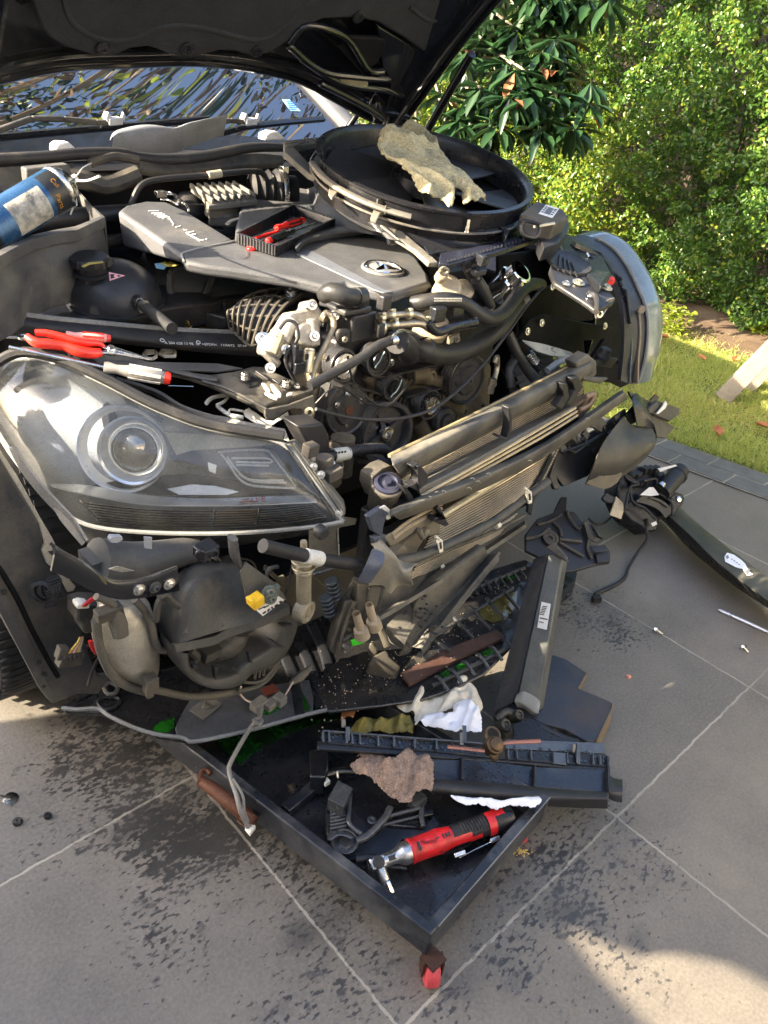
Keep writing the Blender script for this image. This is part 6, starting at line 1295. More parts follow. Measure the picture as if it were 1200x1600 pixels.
# -- far headlamp (edge on), its bracket and the dark inner panels
def far_lamp():
 hm = mat('lamp_shell_dark', (.02, .022, .027), .35, dust=DUST, amt=.25)
 Lo = pp('a5', '440,80,1.78 520,80,1.79 600,120,1.80 660,190,1.81 710,280,1.815 742,380,1.82 748,470,1.82 735,570,1.81 712,640,1.80 705,680,1.79', 'x1')
 Li = pp('a5', '430,95,1.73 500,110,1.73 570,150,1.73 625,220,1.73 665,300,1.73 700,385,1.73 712,470,1.73 705,570,1.73 690,640,1.73 660,705,1.73', 'x1')
 mb = MB(); mb.surf([Lo, [a.lerp(b, .4) + Vector((.006, -.02, .006)) for a, b in zip(Lo, Li)], Li], 4, 4, .004)
 L = B('headlight', MB().surf([Li, pp('a5', '400,110,1.68 470,135,1.68 530,175,1.68 580,240,1.68 615,310,1.68 640,390,1.68 655,470,1.68 650,570,1.68 640,640,1.68 640,705,1.68', 'x1'),
   pp('a5', '420,130,1.64 480,160,1.64 540,205,1.64 575,270,1.64 595,340,1.64 610,400,1.64 615,480,1.64 612,570,1.64 605,640,1.64 600,690,1.64', 'x1')], 4, 4, .01), hm, label='far headlight seen edge on')
 B('lens', mb, mat('far_lens', (.13, .16, .16), .12, .2, coat=1, bump=0, dust=(.3, .32, .3), amt=.3), par=L)
 mb = MB(); mb.tube(pp('a5', '500,110,1.725 570,150,1.725 625,220,1.725 665,300,1.725 700,385,1.725 712,470,1.725 705,570,1.725 690,640,1.725 668,700,1.725', 'x1'), .0045, 8); B('lens_rim', mb, mat('milky_lens_edge', (.3, .3, .3)), par=L)
 mb = MB(); mb.surf([pp('a5', '645,410,1.70 650,500,1.70 640,600,1.70 638,700,1.70', 'x1'), pp('a5', '672,402,1.695 678,500,1.695 670,600,1.695 668,700,1.695', 'x1')], 4, 2, .006); mb.lathe(W('a5', 680, 400, 'x1.69'), (-.3, -.9, 0), [(.010, 0), (.010, .006), (0, .006)], 14); B('lamp_rib', mb, mat('tan_rib', (.17, .14, .10), .5, dust=DUST, amt=.5), .001, L)
 mb = MB(); mb.surf([pp('a5', '610,460,1.67 605,540,1.67 590,620,1.67 588,690,1.67', 'x1'), pp('a5', '640,460,1.67 645,540,1.67 640,620,1.67 636,700,1.67', 'x1')], 4, 2, .004); B('blue_reflector', mb, mat('blue_grey_glass', (.07, .10, .14), .15, .3, coat=1, bump=0), par=L)
 mb = MB(); mb.plate('a5', '470,150 520,170 560,240 590,260 600,310 625,320 640,460 620,460 600,380 600,340 575,300 550,230 500,190 450,180', 'x1.655', .006)
 for x, y in ((598, 275), (600, 300), (590, 615), (600, 350)): mb.lathe(W('a5', x, y, 'x1.65'), (-1, -.3, 0), [(.006, 0), (.006, .004), (0, .004)], 10)
 B('lamp_frame', mb, M['plasc'], .002, L)
far_lamp()
mb = MB(); mb.plate('a5', '370,85 430,110 520,170 560,250 520,300 440,240 400,190 360,150 345,120', 'z.90', .02); B('wing_rail', mb, M['plasc'], .004)
FB2 = Plane(W('a5', 430, 290, 'z.89'), (-.05, -.25, 1))
mb = MB(); mb.plate('a5', '300,165 350,150 400,165 440,190 450,240 475,290 560,330 580,355 570,372 500,405 470,380 440,360 330,290 310,240 322,200', FB2, .012); FBR = B('far_slam_bracket', mb, M['plas'], .004)
mb = MB(); mb.lathe(W('a5', 385, 215, FB2), FB2.n, [(.052, .001), (.050, .006), (.044, .003), (0, .002)], 32)
for k in range(4): mb.tube([W('a5', 350 + 16 * k, 180 + 10 * k, FB2.off(.004)), W('a5', 345 + 26 * k, 240 + 10 * k, FB2.off(.004))], .002, 6, 1)
B('bracket_dish', mb, M['plas'], par=FBR)
mb = MB(); q = Plane(W('a5', 540, 370, FB2), (-.35, -.9, .2)); mb.plate('a5', '500,385 560,355 580,352 540,410 515,440 500,440 495,410', q, .005); B('bracket_lug', mb, mat('dusty_steel_bracket', (.05, .05, .05)), .002, FBR)
mb = MB(); mb.lathe(q.at(*px('a5', 512, 418)), q.n, [(.008, 0), (.008, .003), (.004, .003), (.004, 0)], 14)
mb2 = MB()
for k in range(7): mb2.tube([q.off(.002).at(*px('a5', 527 + k * 3.4, 424 - k * 6)), q.off(.002).at(*px('a5', 533 + k * 3.4, 412 - k * 6))], .001, 5, 1)
B('lug_bush', mb, M['zinc'], par=FBR); B('lug_print', mb2, mat('pale_print', (.5, .5, .5)), par=FBR)
for x, y, r in ((377, 297, .006), (428, 292, .009), (476, 345, .006), (540, 312, .009)):
 mb = MB(); mb.bolt(W('a5', x, y, FB2.off(.002)), FB2.n, r, .006); B('slam_bolt', mb, M['steel'] if r < .008 else M['zinc'], par=FBR)
mb = MB(); mb.tube(pp('a5', '465,330 495,345 505,375 500,410', FB2.off(.006)), .006, 8); B('bracket_edge', mb, M['rub'], par=FBR)
mb = MB(); mb.plate('a5', '190,430 270,330 330,300 460,350 490,390 490,445 440,450 330,480 200,520', 'y1.12', .01); mb.plate('a5', '180,520 230,440 300,420 430,450 550,470 570,475 545,520 450,530 455,580 330,570 200,525', 'y1.02', .008); mb.plate('a5', '330,300 500,400 600,480 600,690 520,680 480,600 440,560 300,560 250,420', 'y1.20', .01); mb.plate('a5', '100,180 320,150 340,300 190,400 100,360', 'y1.3', .01); B('inner_panel', mb, mat('oily_black_sheet', (.006, .007, .008), .55, bump=.1, vary=.5, grain=.25, spec=.08), .003)
for x, y in ((278, 455), (220, 490), (535, 468), (322, 306)):
 mb = MB(); mb.bolt(W('a5', x, y, 'y1.01'), (0, -1, .2), .006, .005); B('panel_bolt', mb, M['steel'])
mb = MB(); mb.lathe(W('a5', 530, 585, 'y.95'), (0, -.2, 1), [(0, -.02), (.018, -.02), (.020, .0), (.016, .004), (.014, .018), (0, .018)], 20); mb.plate('a5', '500,610 560,600 590,600 560,640 500,630', 'y.94', .01); B('lamp_adjuster', mb, M['grey'], .002)
mb = MB(); mb.surf([pp('a5', '200,525 300,545 400,575', 'y1.0'), pp('a5', '260,570 330,590 400,590', 'y.98')], 3, 2, .003); mb.tube(pp('a5', '300,650 340,620 380,600', 'y.95'), .008, 10); mb.tube(pp('a5', '320,560 345,600 330,620', 'y.99'), .005, 10); B('clear_duct', mb, mat('frosted_plastic', (.32, .33, .33), .3, bump=0))
# panel under the far lamp, closing the wheel arch
mb = MB(); mb.plate('a5', '330,150 420,120 520,160 600,260 640,420 645,560 640,695 600,690 540,670 470,620 380,560 200,520 150,300', 'y1.36', .01); mb.plate('a5', '560,480 640,700 600,720 560,700 500,690 470,620', 'y1.05', .01); B('far_liner', mb, M['dark'])
# radiator, condenser and the support beams, hanging forward
RA = W('f', 600, 745, 'y.80'); RBp = W('f', 920, 570, 'y.86');
RAD = thing('radiator_pack', 'radiator and condenser stack with dusty support beams, leaning forward off the open car front', 'radiator', (1.1, .8, .2))
RDP = P3(RA, RBp, W('f', 548, 990, 'y.80'))      # plane of the core
def R_(name, mb, m, bev=0.0, **k): return mb.build(name, m, k.pop('par', RAD), bev, **k)
beam = mat('dusty_beam', (.05, .05, .048), .5, dust=(.27, .245, .19), amt=.7, dscale=9, bump=.2)
def core(name, c, st, off, pitch, m1, m2, r=.0016, ang=None, tube_rows=None):
 pl = RDP.off(off); mb = MB(); mb.plate(c, st, pl, .018); o = R_(name, mb, m1)
 return o
# upper fin pack, seen under the top tank
def rows(name, c, top, bot, n, off, m, r, par, depth=.0):
 pl = RDP.off(off); T0 = pp(c, top, pl); B0 = pp(c, bot, pl); mb = MB()
 for k in range(n):
  t = (k + .5) / n; mb.tube([a.lerp(b, t) for a, b in zip(T0, B0)], r, 6, 1)
 return R_(name, mb, m, par=par)
finm = M['fin']; tubm = M['fint']
mb = MB(); mb.plate('a8', '275,440 290,415 410,342 610,238 800,120 860,95 865,155 800,188 635,274 370,412 300,455', RDP.off(-.03), .02); UC = R_('upper_core', mb, finm)
rows('upper_tubes', 'a8', '290,420 410,345 610,240 800,135 860,100', '300,452 370,408 560,312 800,186 862,150', 8, -.024, tubm, .0012, UC)
# top tank: long rounded beam with a rolled rear edge
mb = MB()
mb.surf([pp('a8', '255,336 560,190 880,28', RDP.off(-.05)), pp('a8', '262,352 560,206 884,40', RDP.off(-.012)), pp('a8', '272,372 565,228 888,58', RDP.off(.008)), pp('a8', '288,400 570,256 892,84', RDP.off(.004)), pp('a8', '300,412 575,268 894,94', RDP.off(-.02))], 5, 4, .006)
TB = R_('top_tank', mb, beam)
mb = MB(); mb.tube(pp('a8', '256,344 560,196 880,34', RDP.off(-.028)), .0035, 6, 2); R_('tank_seam', mb, mat('ochre_seam', (.32, .25, .12), .6), par=TB)
mb = MB(); mb.surf([pp('a8', '250,352 560,200 878,36', RDP.off(-.055)), pp('a8', '256,340 560,188 878,24', RDP.off(-.075))], 4, 2, .01); R_('tank_back', mb, mat('blue_black_plastic', (.02, .022, .04), .4, dust=DUST, amt=.3), par=TB)
mb = MB(); mb.plate('a8', '840,55 880,28 905,50 905,90 880,110 850,95', RDP.off(.0), .03); mb.plate('a8', '855,95 900,100 945,102 915,120 870,112', RDP.off(.004), .012); R_('tank_end', mb, beam, .003, par=TB)
# filler/mount cup at the left end
c = W('a8', 250, 432, RDP.off(-.01)); mb = MB(); ca = Vector((-.2, -.35, 1)); mb.lathe(c, ca, [(.026, -.06), (.028, -.01), (.030, -.008), (.030, .0), (.026, .002)], 28); mb.plate('a8', '205,410 235,385 262,375 275,395 300,440 290,470 255,490 215,480 200,440', RDP.off(-.03), .03)
CUP = R_('mount_cup', mb, M['plasd'], .002); mb = MB(); mb.lathe(c, ca, [(.025, -.002), (.024, .004), (.018, .006), (.016, .002), (.008, .002), (.006, .008), (0, .008)], 28); R_('rubber_mount', mb, mat('blue_black_plastic', (.02, .022, .04)), par=CUP)
# shelf between the two fin packs
mb = MB(); mb.surf([pp('a8', '345,420 460,360 635,270 820,176', RDP.off(-.02)), pp('a8', '350,445 470,385 660,280 828,188', RDP.off(.015)), pp('a8', '352,464 480,396 690,278 832,197', RDP.off(.018))], 4, 3, .006); R_('condenser_top', mb, mat('dusty_grey_tank', (.13, .125, .11), .5, dust=(.26, .23, .17), amt=.6))
# three bright header tubes and the gap between
for k, (st, col) in enumerate((('262,590 356,470 540,368 710,270 838,194', 1), ('262,605 362,480 540,380 720,279 841,206', 1), ('268,618 372,486 545,391 735,285 844,218', 1))):
 mb = MB(); P_ = pp('a8', st.replace('262,590 ', '').replace('262,605 ', '').replace('268,618 ', ''), RDP.off(.020)); mb.tube(P_, .0034, 8, 3); R_('header_tube', mb, mat('warm_tube', (.50, .40, .26), .4, .5, dust=(.3, .22, .13), amt=.3))
mb = MB(); mb.plate('a8', '350,462 710,264 840,190 850,232 600,400 345,500', RDP.off(.014), .004); R_('header_gap', mb, M['dark'])
mb = MB(); mb.tube(pp('a8', '265,590 300,560 350,530 420,495', RDP.off(.012)), .003, 6, 2); mb.tube(pp('a8', '270,602 310,572 360,542 420,508', RDP.off(.012)), .003, 6, 2); R_('header_stub', mb, mat('warm_tube', (.5, .4, .26)))
mb = MB(); mb.plate('a8', '835,190 880,160 905,165 890,190 870,215 845,240', RDP.off(.006), .02); mb.tube(pp('a8', '850,200 880,185 900,150', RDP.off(.02)), .006, 8, 2); mb.tube(pp('a8', '868,160 895,150', RDP.off(.02)), .007, 10, 1); R_('condenser_fitting', mb, mat('brown_fitting', (.22, .15, .10), .5, .3, dust=DUST, amt=.5), .002)
# main core
mb = MB(); mb.plate('a8', '405,540 590,432 790,315 780,340 730,425 700,490 330,705 318,760 300,800 280,760 345,640', RDP.off(-.014), .03); MC = R_('main_core', mb, finm)
rows('core_tubes', 'a8', '410,540 590,438 786,322', '332,704 520,614 716,466', 17, -.010, tubm, .0017, MC)
rows('lower_core_tubes', 'a8', '330,705 520,612 660,520', '240,790 440,690 600,590', 7, -.012, tubm, .0016, MC)
mb = MB(); mb.tube(pp('a8', '405,540 600,420 785,305', RDP.off(.002)), .007, 8, 2); R_('core_top_rail', mb, mat('pale_core_rail', (.42, .38, .28), .45, .4, dust=(.3, .25, .16), amt=.4), par=MC)
mb = MB(); mb.surf([pp('a8', '785,310 740,400 700,470 690,520', RDP.off(.004)), pp('a8', '800,300 752,405 712,478 700,530', RDP.off(-.03))], 4, 2, .006); R_('core_right_side', mb, M['plas'], par=MC)
# left tank of the core with ribbed beige blocks
mb = MB(); mb.plate('a8', '270,660 330,595 365,560 420,540 415,590 370,600 345,640 335,700 300,690', RDP.off(-.002), .03); mb.plate('a8', '240,600 395,520 384,552 262,632', RDP.off(.012), .006); LT = R_('core_left_tank', mb, mat('dusty_tan_tank', (.17, .15, .11), .55, dust=(.30, .25, .18), amt=.6), .003)
mb = MB(); mb.plate('a8', '272,655 300,625 345,655 328,690 300,690', RDP.off(.012), .02); mb.tube(pp('a8', '350,575 360,600 375,580', RDP.off(.02)), .006, 8, 2); mb.lathe(W('a8', 362, 580, RDP.off(.012)), RDP.n, [(.010, 0), (.010, .01), (.005, .012), (0, .01)], 14); R_('tank_lug', mb, mat('dusty_tan_tank', (.2, .2, .2)), .002, par=LT)
# the front cross bar
mb = MB()
mb.surf([pp('a8', '258,513 385,457 560,386 760,289 985,135', RDP.off(.02)), pp('a8', '264,524 392,472 566,402 762,302 990,146', RDP.off(.045)), pp('a8', '275,536 402,486 572,420 766,318 1000,158', RDP.off(.042)), pp('a8', '290,545 410,502 580,434 764,335 995,170', RDP.off(.02))], 5, 4, .006)
XB = R_('cross_bar', mb, beam)
mb = MB()
for x, y in ((510, 415), (528, 425), (560, 400), (500, 445), (690, 360), (420, 455), (870, 228)): mb.tube(pp('a8', f'{x},{y} {x+9},{y-2} {x+13},{y+5}', RDP.off(.0505)), .0008, 5, 2)
R_('scratches', mb, mat('pale_scratch', (.4, .38, .3), .6), par=XB)
# white clip and metal tab at its left end
mb = MB(); mb.plate('a8', '228,508 245,500 258,512 262,540 250,545 240,525', RDP.off(.03), .004); R_('bar_clip', mb, mat('pale_bracket', (.6, .6, .5)), .001)
# V-shaped plastic clips on the packs
for st, o in (('630,196 636,190 642,230 640,262 625,298 600,288 605,282 625,290 632,262 634,235', .02), ('330,378 350,368 368,400 372,425 345,455 320,440 340,430 352,415 345,395', .016), ('345,378 355,374 380,405 376,430 350,452', .02),
              ('800,120 812,118 820,160 795,200 780,190 802,160', .012), ('830,104 848,96 862,130 848,150 830,190 812,182 838,140 832,120', .014),
              ('430,540 405,510 412,500 420,512 425,530 445,560 430,565 395,550 400,538', .02), ('300,440 312,445 330,470 338,500 300,520 292,510 318,490 310,465', .012)):
 mb = MB(); mb.plate('a8', st, RDP.off(o + .012), .018); R_('plastic_bracket', mb, M['plas'], .0015)
# transmission cooler pipe with its two cream clips
mb = MB(); mb.tube(pp('a8', '275,672 330,665 420,630 560,562 640,508 700,462 752,425', RDP.off(.04)), .0095, 12, 5); PI = R_('cooler_pipe', mb, mat('grey_rubber_pipe', (.05, .05, .048), .5, dust=(.22, .2, .16), amt=.5))
for x, y in ((690, 470), (412, 622)):
 mb = MB(); q = RDP.off(.052); s = 1.0
 mb.plate('a8', f'{x-10},{y-14} {x+2},{y-20} {x+12},{y-14} {x+14},{y+22} {x+2},{y+26} {x-2},{y+4}', q, .004)
 mb.tube([q.at(*px('a8', x - 12, y - 26)), q.at(*px('a8', x, y - 18))], .003, 6, 1); o = R_('pipe_clip', mb, M['cream'], .001)
 mb = MB(); mb.plate('a8', f'{x+2},{y-6} {x+8},{y-8} {x+10},{y+12} {x+4},{y+14}', q.off(.001), .001); R_('clip_slot', mb, M['ink'], par=o)
# lower rails beneath the core
mb = MB(); mb.surf([pp('a8', '225,835 330,770 500,665 680,545', RDP.off(.01)), pp('a8', '228,846 332,784 502,678 682,558', RDP.off(.03))], 4, 2, .008); mb.tube(pp('a8', '300,700 400,655 560,590 680,530', RDP.off(.01)), .004, 8, 2); mb.surf([pp('a8', '240,760 400,700 560,615 660,560', RDP.off(-.01)), pp('a8', '225,830 400,730 560,640 670,560', RDP.off(0))], 4, 2, .004); R_('bottom_rail', mb, mat('dusty_steel_bracket', (.05, .05, .05)))
mb = MB(); mb.tube(pp('a8', '590,565 600,558', RDP.off(.03)), .007, 12, 1); mb.lathe(W('a8', 422, 690, RDP.off(.01)), RDP.n, [(.006, 0), (.004, .006), (0, .006)], 10); R_('drain_bung', mb, M['cream'])
# lower cross member: broad dusty channel running down to the tray
LM_ = P3(W('e2', 600, 600, 'z.24'), W('e2', 1150, 60, 'z.40'), W('e2', 900, 430, 'z.24'))
def lmz(c, st, z0, z1, y0, y1):
 out = []
 for t in st.split():
  x, y = map(float, t.split(',')); f_ = px(c, x, y); k = (f_[1] - y0) / (y1 - y0); out.append(pln('z%.4f' % (z0 + (z1 - z0) * k)).at(*f_))
 return out
def lz(st, d=0.0): return lmz('e2', st, .42 + d, .22 + d, 840, 1010)
mb = MB()
mb.surf([lz('1060,40 900,150 700,300 645,380 630,400'), lz('1110,60 900,210 720,360 665,440', .012)+[lz('655,470', .0)[0]], lz('1130,110 950,290 780,440 690,540 620,620', -.004), lz('1150,100 980,310 800,500 700,600 650,680', -.012), lz('1200,90 1000,330 860,510 760,620 720,690', .006)], 5, 4, .005)
mb.surf([lz('1200,90 1000,330 860,510 760,620 720,690', .006), [p + Vector((.0, -.004, -.02)) for p in lz('1200,90 1000,330 860,510 760,620 720,690', .006)]], 4, 2, .003)
mb.prism(lz('500,545 560,480 620,470 690,520 640,600 620,640 540,600'), (0, -.2, 1), .03)
LMB = R_('lower_crossmember', mb, beam, .002)
mb = MB()
for k in range(60):
 x = 660 + random.gauss(70, 70); y = 330 + (730 - x) * -.4 + random.gauss(170, 60)
 if x + y < 1500 and x + y * .8 > 900: q = lz(f'{x},{y}', .012)[0]; mb.lathe(q, (0, -.2, 1), [(.0032 * random.random() + .001, 0), (0, .0008)], 8)
R_('oil_spots', mb, M['ink'], par=LMB)
mb = MB(); mb.prism(lz('400,740 500,690 520,740 590,800 560,870 540,870 380,800'), (0, -.2, 1), .05); mb.prism(lz('380,800 540,870 700,690 760,770 600,880 540,930 390,850', -.02), (0, -.2, 1), .04); mb.tube(lz('500,680 470,600 455,580'), .008, 10, 2); mb.prism(lz('380,660 410,640 450,690 420,720', .0), (0, 0, 1), .03); mb.tube(lz('620,720 610,700', .02), .014, 12, 1)
R_('crossmember_foot', mb, mat('oily_grime', (.05, .045, .035), .4, dust=(.2, .17, .12), amt=.4), .006)
# left vertical duct, torn air guide with blue-grey face, twin pipe ends
mb = MB(); GP = Plane(W('e2', 550, 200, 'y.74'), (-.3, -.9, .35))
mb.surf([pp('e2', '395,40 450,0 520,90 600,150 690,160', GP.off(-.01)), pp('e2', '420,70 480,60 560,120 600,200 660,180', GP.off(.02)), pp('e2', '400,180 500,190 540,190 590,240 655,270', GP.off(.015)), pp('e2', '390,300 470,300 520,350 570,300 660,300', GP.off(-.01))], 5, 5, .003)
AG = R_('torn_air_guide', mb, mat('crumpled_tan_plastic', (.20, .18, .14), .5, dust=(.32, .28, .2), amt=.6, bump=.5, bscale=60))
mb = MB(); mb.surf([pp('e2', '410,70 450,80 480,95', GP.off(.022)), pp('e2', '370,170 430,190 478,160', GP.off(.034)), pp('e2', '318,270 360,285 395,285', GP.off(.022))], 4, 4, .003); R_('blue_flap', mb, mat('blue_grey_sheen', (.055, .065, .09), .42, dust=(.2, .2, .2), amt=.4), par=AG)
mb = MB(); mb.plate('a8', '190,535 235,505 255,520 240,560 235,600 205,580', RDP.off(.03), .01); mb.plate('a8', '205,600 245,590 250,650 215,640', RDP.off(.03), .01); R_('guide_tab', mb, mat('blue_grey_sheen', (.1, .1, .1)), .002, par=AG)
mb = MB(); VP = Plane(W('e2', 350, 400, 'y.76'), (-.3, -.9, .2)); mb.plate('e2', '320,290 390,290 400,360 360,500 330,560 300,480', VP, .03); mb.plate('e2', '390,320 470,310 440,420 400,500 350,600 330,560 380,440', VP.off(.008), .03); mb.plate('e2', '240,400 290,390 330,540 300,600 230,660 200,740 150,720 165,640', VP.off(-.005), .03); mb.plate('e2', '220,640 300,590 305,610 230,665', VP.off(.01), .01)
mb.plate('e2', '300,250 330,260 240,430 230,400', VP.off(-.02), .01)
R_('side_channel', mb, mat('grimy_channel', (.045, .04, .032), .5, dust=(.22, .19, .13), amt=.55), .003)
mb = MB()
for k in range(7): mb.tube(pp('e2', f'{238-8*k+30},{440+k*42} {262-8*k+34},{450+k*42}', VP.off(.006)), .003, 6, 1)
mb.tube(pp('e2', '300,400 235,560 190,720', VP.off(.004)), .004, 6, 2); R_('channel_ribs', mb, mat('grimy_channel', (.05, .05, .05)))
for x, y in ((340, 595), (418, 540)):
 mb = MB(); c = VP.off(.02).at(*px('e2', x, y)); mb.lathe(c, (.28, -.1, -1), [(.007, -.05), (.008, -.012), (.013, -.010), (.014, .010), (.011, .012), (.008, .006), (0, .006)], 18); R_('pipe_end', mb, mat('tan_pipe_end', (.30, .24, .16), .5, dust=(.3, .26, .18), amt=.4))
mb = MB(); mb.plate('a8', '230,600 330,545 350,560 260,640', RDP.off(-.02), .02); mb.plate('a8', '190,520 260,480 290,520 240,720 200,900 150,900 170,700', RDP.off(-.06), .02); R_('side_baffle', mb, M['plas'], .003)
# -- crumpled air duct hanging at the right of the pack
DT = thing('air_duct', 'crumpled dusty plastic air duct with torn ears, hanging at the right end of the radiator', 'air duct', (1.75, .85, .35))
dm = mat('brown_dusty_plastic', (.045, .042, .035), .42, dust=(.24, .21, .15), amt=.55, dscale=6)
DP = Plane(W('b3', 400, 450, 'y.86'), (-.1, -.9, .5))
mb = MB(); mb.plate('b3', '110,435 180,390 210,400 340,330 375,300 440,250 445,265 400,420 330,500 250,590 130,640 100,600 110,655 85,655 60,590', DP.off(-.02), .01); mb.build('back_web', M['plas'], DT, .002)
mb = MB()
mb.surf([pp('b3', '430,290 470,330 540,340 570,330', DP.off(.01)), pp('b3', '330,420 420,420 520,400 590,400', DP.off(.05)), pp('b3', '280,540 380,530 480,510 585,440', DP.off(.05)), pp('b3', '240,630 300,640 380,620 520,520', DP.off(.0))], 5, 5, .003)
mb.build('duct_shell', dm, DT)
mb = MB(); mb.surf([pp('b3', '470,190 500,175 560,250 530,300', DP.off(.0)), pp('b3', '480,240 520,240 570,300 590,350', DP.off(.03)), pp('b3', '500,340 540,340 590,380 585,430', DP.off(.02))], 4, 4, .003); mb.plate('b3', '455,165 500,180 560,215 590,180 610,195 560,250 535,265 520,300 470,330 440,280 490,230', DP.off(.0), .006); mb.build('duct_neck', mat('dark_sheen_plastic', (.035, .033, .03), .25, dust=DUST, amt=.3), DT)
mb = MB(); mb.plate('b3', '555,250 600,210 715,250 710,280 660,315 560,270', DP.off(.02), .012); mb.plate('b3', '540,270 600,290 690,345 640,400 590,395 545,320', DP.off(.01), .01); mb.build('duct_ears', dm, DT, .003)
mb = MB(); mb.plate('b3', '595,275 625,240 640,210 650,230 640,250 605,278', DP.off(.03), .004); mb.build('torn_edge', M['cream'], DT, .001)
mb = MB(); mb.surf([pp('b3', '290,560 320,590 400,580 440,550', DP.off(.03)), pp('b3', '245,625 300,645 350,650 400,620', DP.off(.01))], 4, 2, .004); mb.build('duct_tongue', mat('brown_pale_plastic', (.17, .15, .11), .45, dust=(.28, .24, .17), amt=.5), DT)
mb = MB()
for st in ('150,440 180,470 230,440 330,370', '270,470 300,450 300,540 330,560', '120,470 230,430 300,390', '380,290 400,330 410,300 430,330', '190,380 200,420 230,400 250,440', '330,340 345,380 370,360'): mb.tube(pp('b3', st, DP.off(.004)), .004, 6, 3)
mb.build('duct_ribs', M['plas'], DT)
mb = MB()
for st in ('170,400 195,370 215,400 205,430', '225,380 245,350 262,380 250,410', '290,350 300,330 330,340 320,370', '385,290 420,270 400,310', '110,430 130,420 150,450 120,470', '240,300 270,270 330,300 350,330 300,350 250,340'): mb.plate('b3', st, DP.off(.006), .01)
mb.build('duct_tabs', M['plasd'], DT, .002)
# -- broken plastic shroud behind the leaning cooler
SH = thing('broken_shroud', 'broken black plastic shroud behind the top of the leaning cooler', 'shroud', (1.45, .78, 0))
SP = Plane(W('b3', 150, 900, 'z.22'), (-.2, -.5, 1))
mb = MB(); mb.plate('b3', '-60,880 0,800 80,770 120,690 150,690 145,760 185,765 220,810 240,850 270,920 265,935 340,930 365,965 365,1020 300,1030 230,1050 200,1060 130,1070 40,1010 -60,960', SP, .012); mb.build('shell', M['plas'], SH, .003)
mb = MB()
for st in ('80,820 110,850 120,890', '110,905 220,915', '110,920 230,990', '240,815 235,850 255,900 250,950 270,1000', '150,760 155,790 200,850 215,840', '0,830 60,815 120,780', '-60,900 0,890 60,850'): mb.tube(pp('b3', st, SP.off(.006)), .004, 6, 3)
mb.build('ribs', M['plasd'], SH)
mb = MB(); mb.lathe(W('b3', 62, 900, SP.off(.004)), SP.n, [(.022, 0), (.022, .005), (.016, .006), (.014, .003), (.007, .003), (.006, -.002), (0, -.002)], 24); mb.build('boss', M['plasd'], SH)
mb = MB(); mb.surf([pp('b3', '230,815 260,820 300,890', SP.off(.03)), pp('b3', '250,900 290,920 330,905', SP.off(.01))], 4, 3, .004); mb.plate('b3', '265,945 340,930 352,960 290,970', SP.off(.02), .004); mb.plate('b3', '290,975 358,965 362,1015 300,1020', SP.off(.01), .01); mb.build('flaps', M['plas'], SH, .002)
mb = MB(); mb.plate('b3', '120,1070 200,1060 190,1110 130,1160 100,1200 90,1100', 'z.06', .05); mb.tube(pp('b3', '110,1110 150,1140', 'z.065'), .0025, 6, 1); mb.tube(pp('b3', '120,1075 180,1110', 'z.065'), .0025, 6, 1); mb.build('lower_lip', M['plasc'], SH, .003)
# -- lower grille panel with slots, lying across the tray
GR = thing('grille_panel', 'oily black slotted lower grille panel lying across the tray under the radiator', 'grille', (1.0, .85, .12))
GP_ = Plane(W('b1', 560, 300, 'z.17'), (0, -.05, 1))
mb = MB(); mb.plate('b1', '120,560 60,470 200,330 330,300 430,330 560,120 700,60 800,30 900,80 830,230 760,330 660,430 560,480 440,520 300,540', GP_.off(-.014), .008); GF = mb.build('panel', M['oil'], GR, .003)
mb = MB(); mb.plate('b1', '370,425 520,345 700,275 735,300 640,340 540,390 430,450 400,465', GP_, .008); mb.build('brown_strip', mat('red_brown_grime', (.06, .03, .022), .45, dust=(.10, .06, .045), amt=.6, bump=.6, bscale=120), GR)
mb = MB()
for k in range(6):
 x = 490 + k * 47; y = 440 - k * 26
 mb.tube([W('b1', x, y, GP_.off(.006)), W('b1', x + 14, y + 4, GP_.off(.012)), W('b1', x + 44, y + 46, GP_.off(.004))], .0042, 8, 3)
for (a, b, c_, d) in ((420, 380, 470, 330), (470, 300, 540, 350), (545, 225, 620, 305), (610, 195, 680, 275), (665, 165, 735, 245), (725, 140, 780, 205), (480, 290, 545, 225)):
 mb.bar(W('b1', a, b, GP_.off(.004)), W('b1', c_, d, GP_.off(.004)), .006, .008)
for k in range(9): mb.bar(W('b1', 590 + k * 24, 130 - k * 8, GP_.off(.004)), W('b1', 612 + k * 24, 160 - k * 8, GP_.off(.004)), .005, .006)
mb.bar(W('b1', 480, 300, GP_.off(.002)), W('b1', 760, 130, GP_.off(.002)), .006, .008); mb.bar(W('b1', 480, 470, GP_.off(.0)), W('b1', 740, 340, GP_.off(.0)), .006, .008)
mb.bar(W('b1', 560, 160, GP_.off(.002)), W('b1', 800, 60, GP_.off(.002)), .006, .008)
mb.build('slats', mat('wet_grey_plastic', (.05, .052, .055), .28, dust=(.16, .15, .13), amt=.4), GR, .001)
mb = MB(); pool(mb, 'b1', '640,205 720,160 775,140 770,195 735,235 690,250 650,235', GP_.off(-.010)); mb.build('murky_coolant', mat('murky_coolant', (.10, .085, .02), .08, coat=1, bump=0, vary=.5), GR)
mb = MB(); pool(mb, 'b1', '505,430 535,410 545,440 520,450', GP_.off(-.010)); pool(mb, 'b1', '560,400 600,385 605,410 570,425', GP_.off(-.010)); pool(mb, 'b1', '650,355 690,335 700,365 665,380', GP_.off(-.010)); pool(mb, 'b1', '725,85 760,70 770,90 740,105', GP_.off(-.008)); mb.build('green_drops', green, GR)
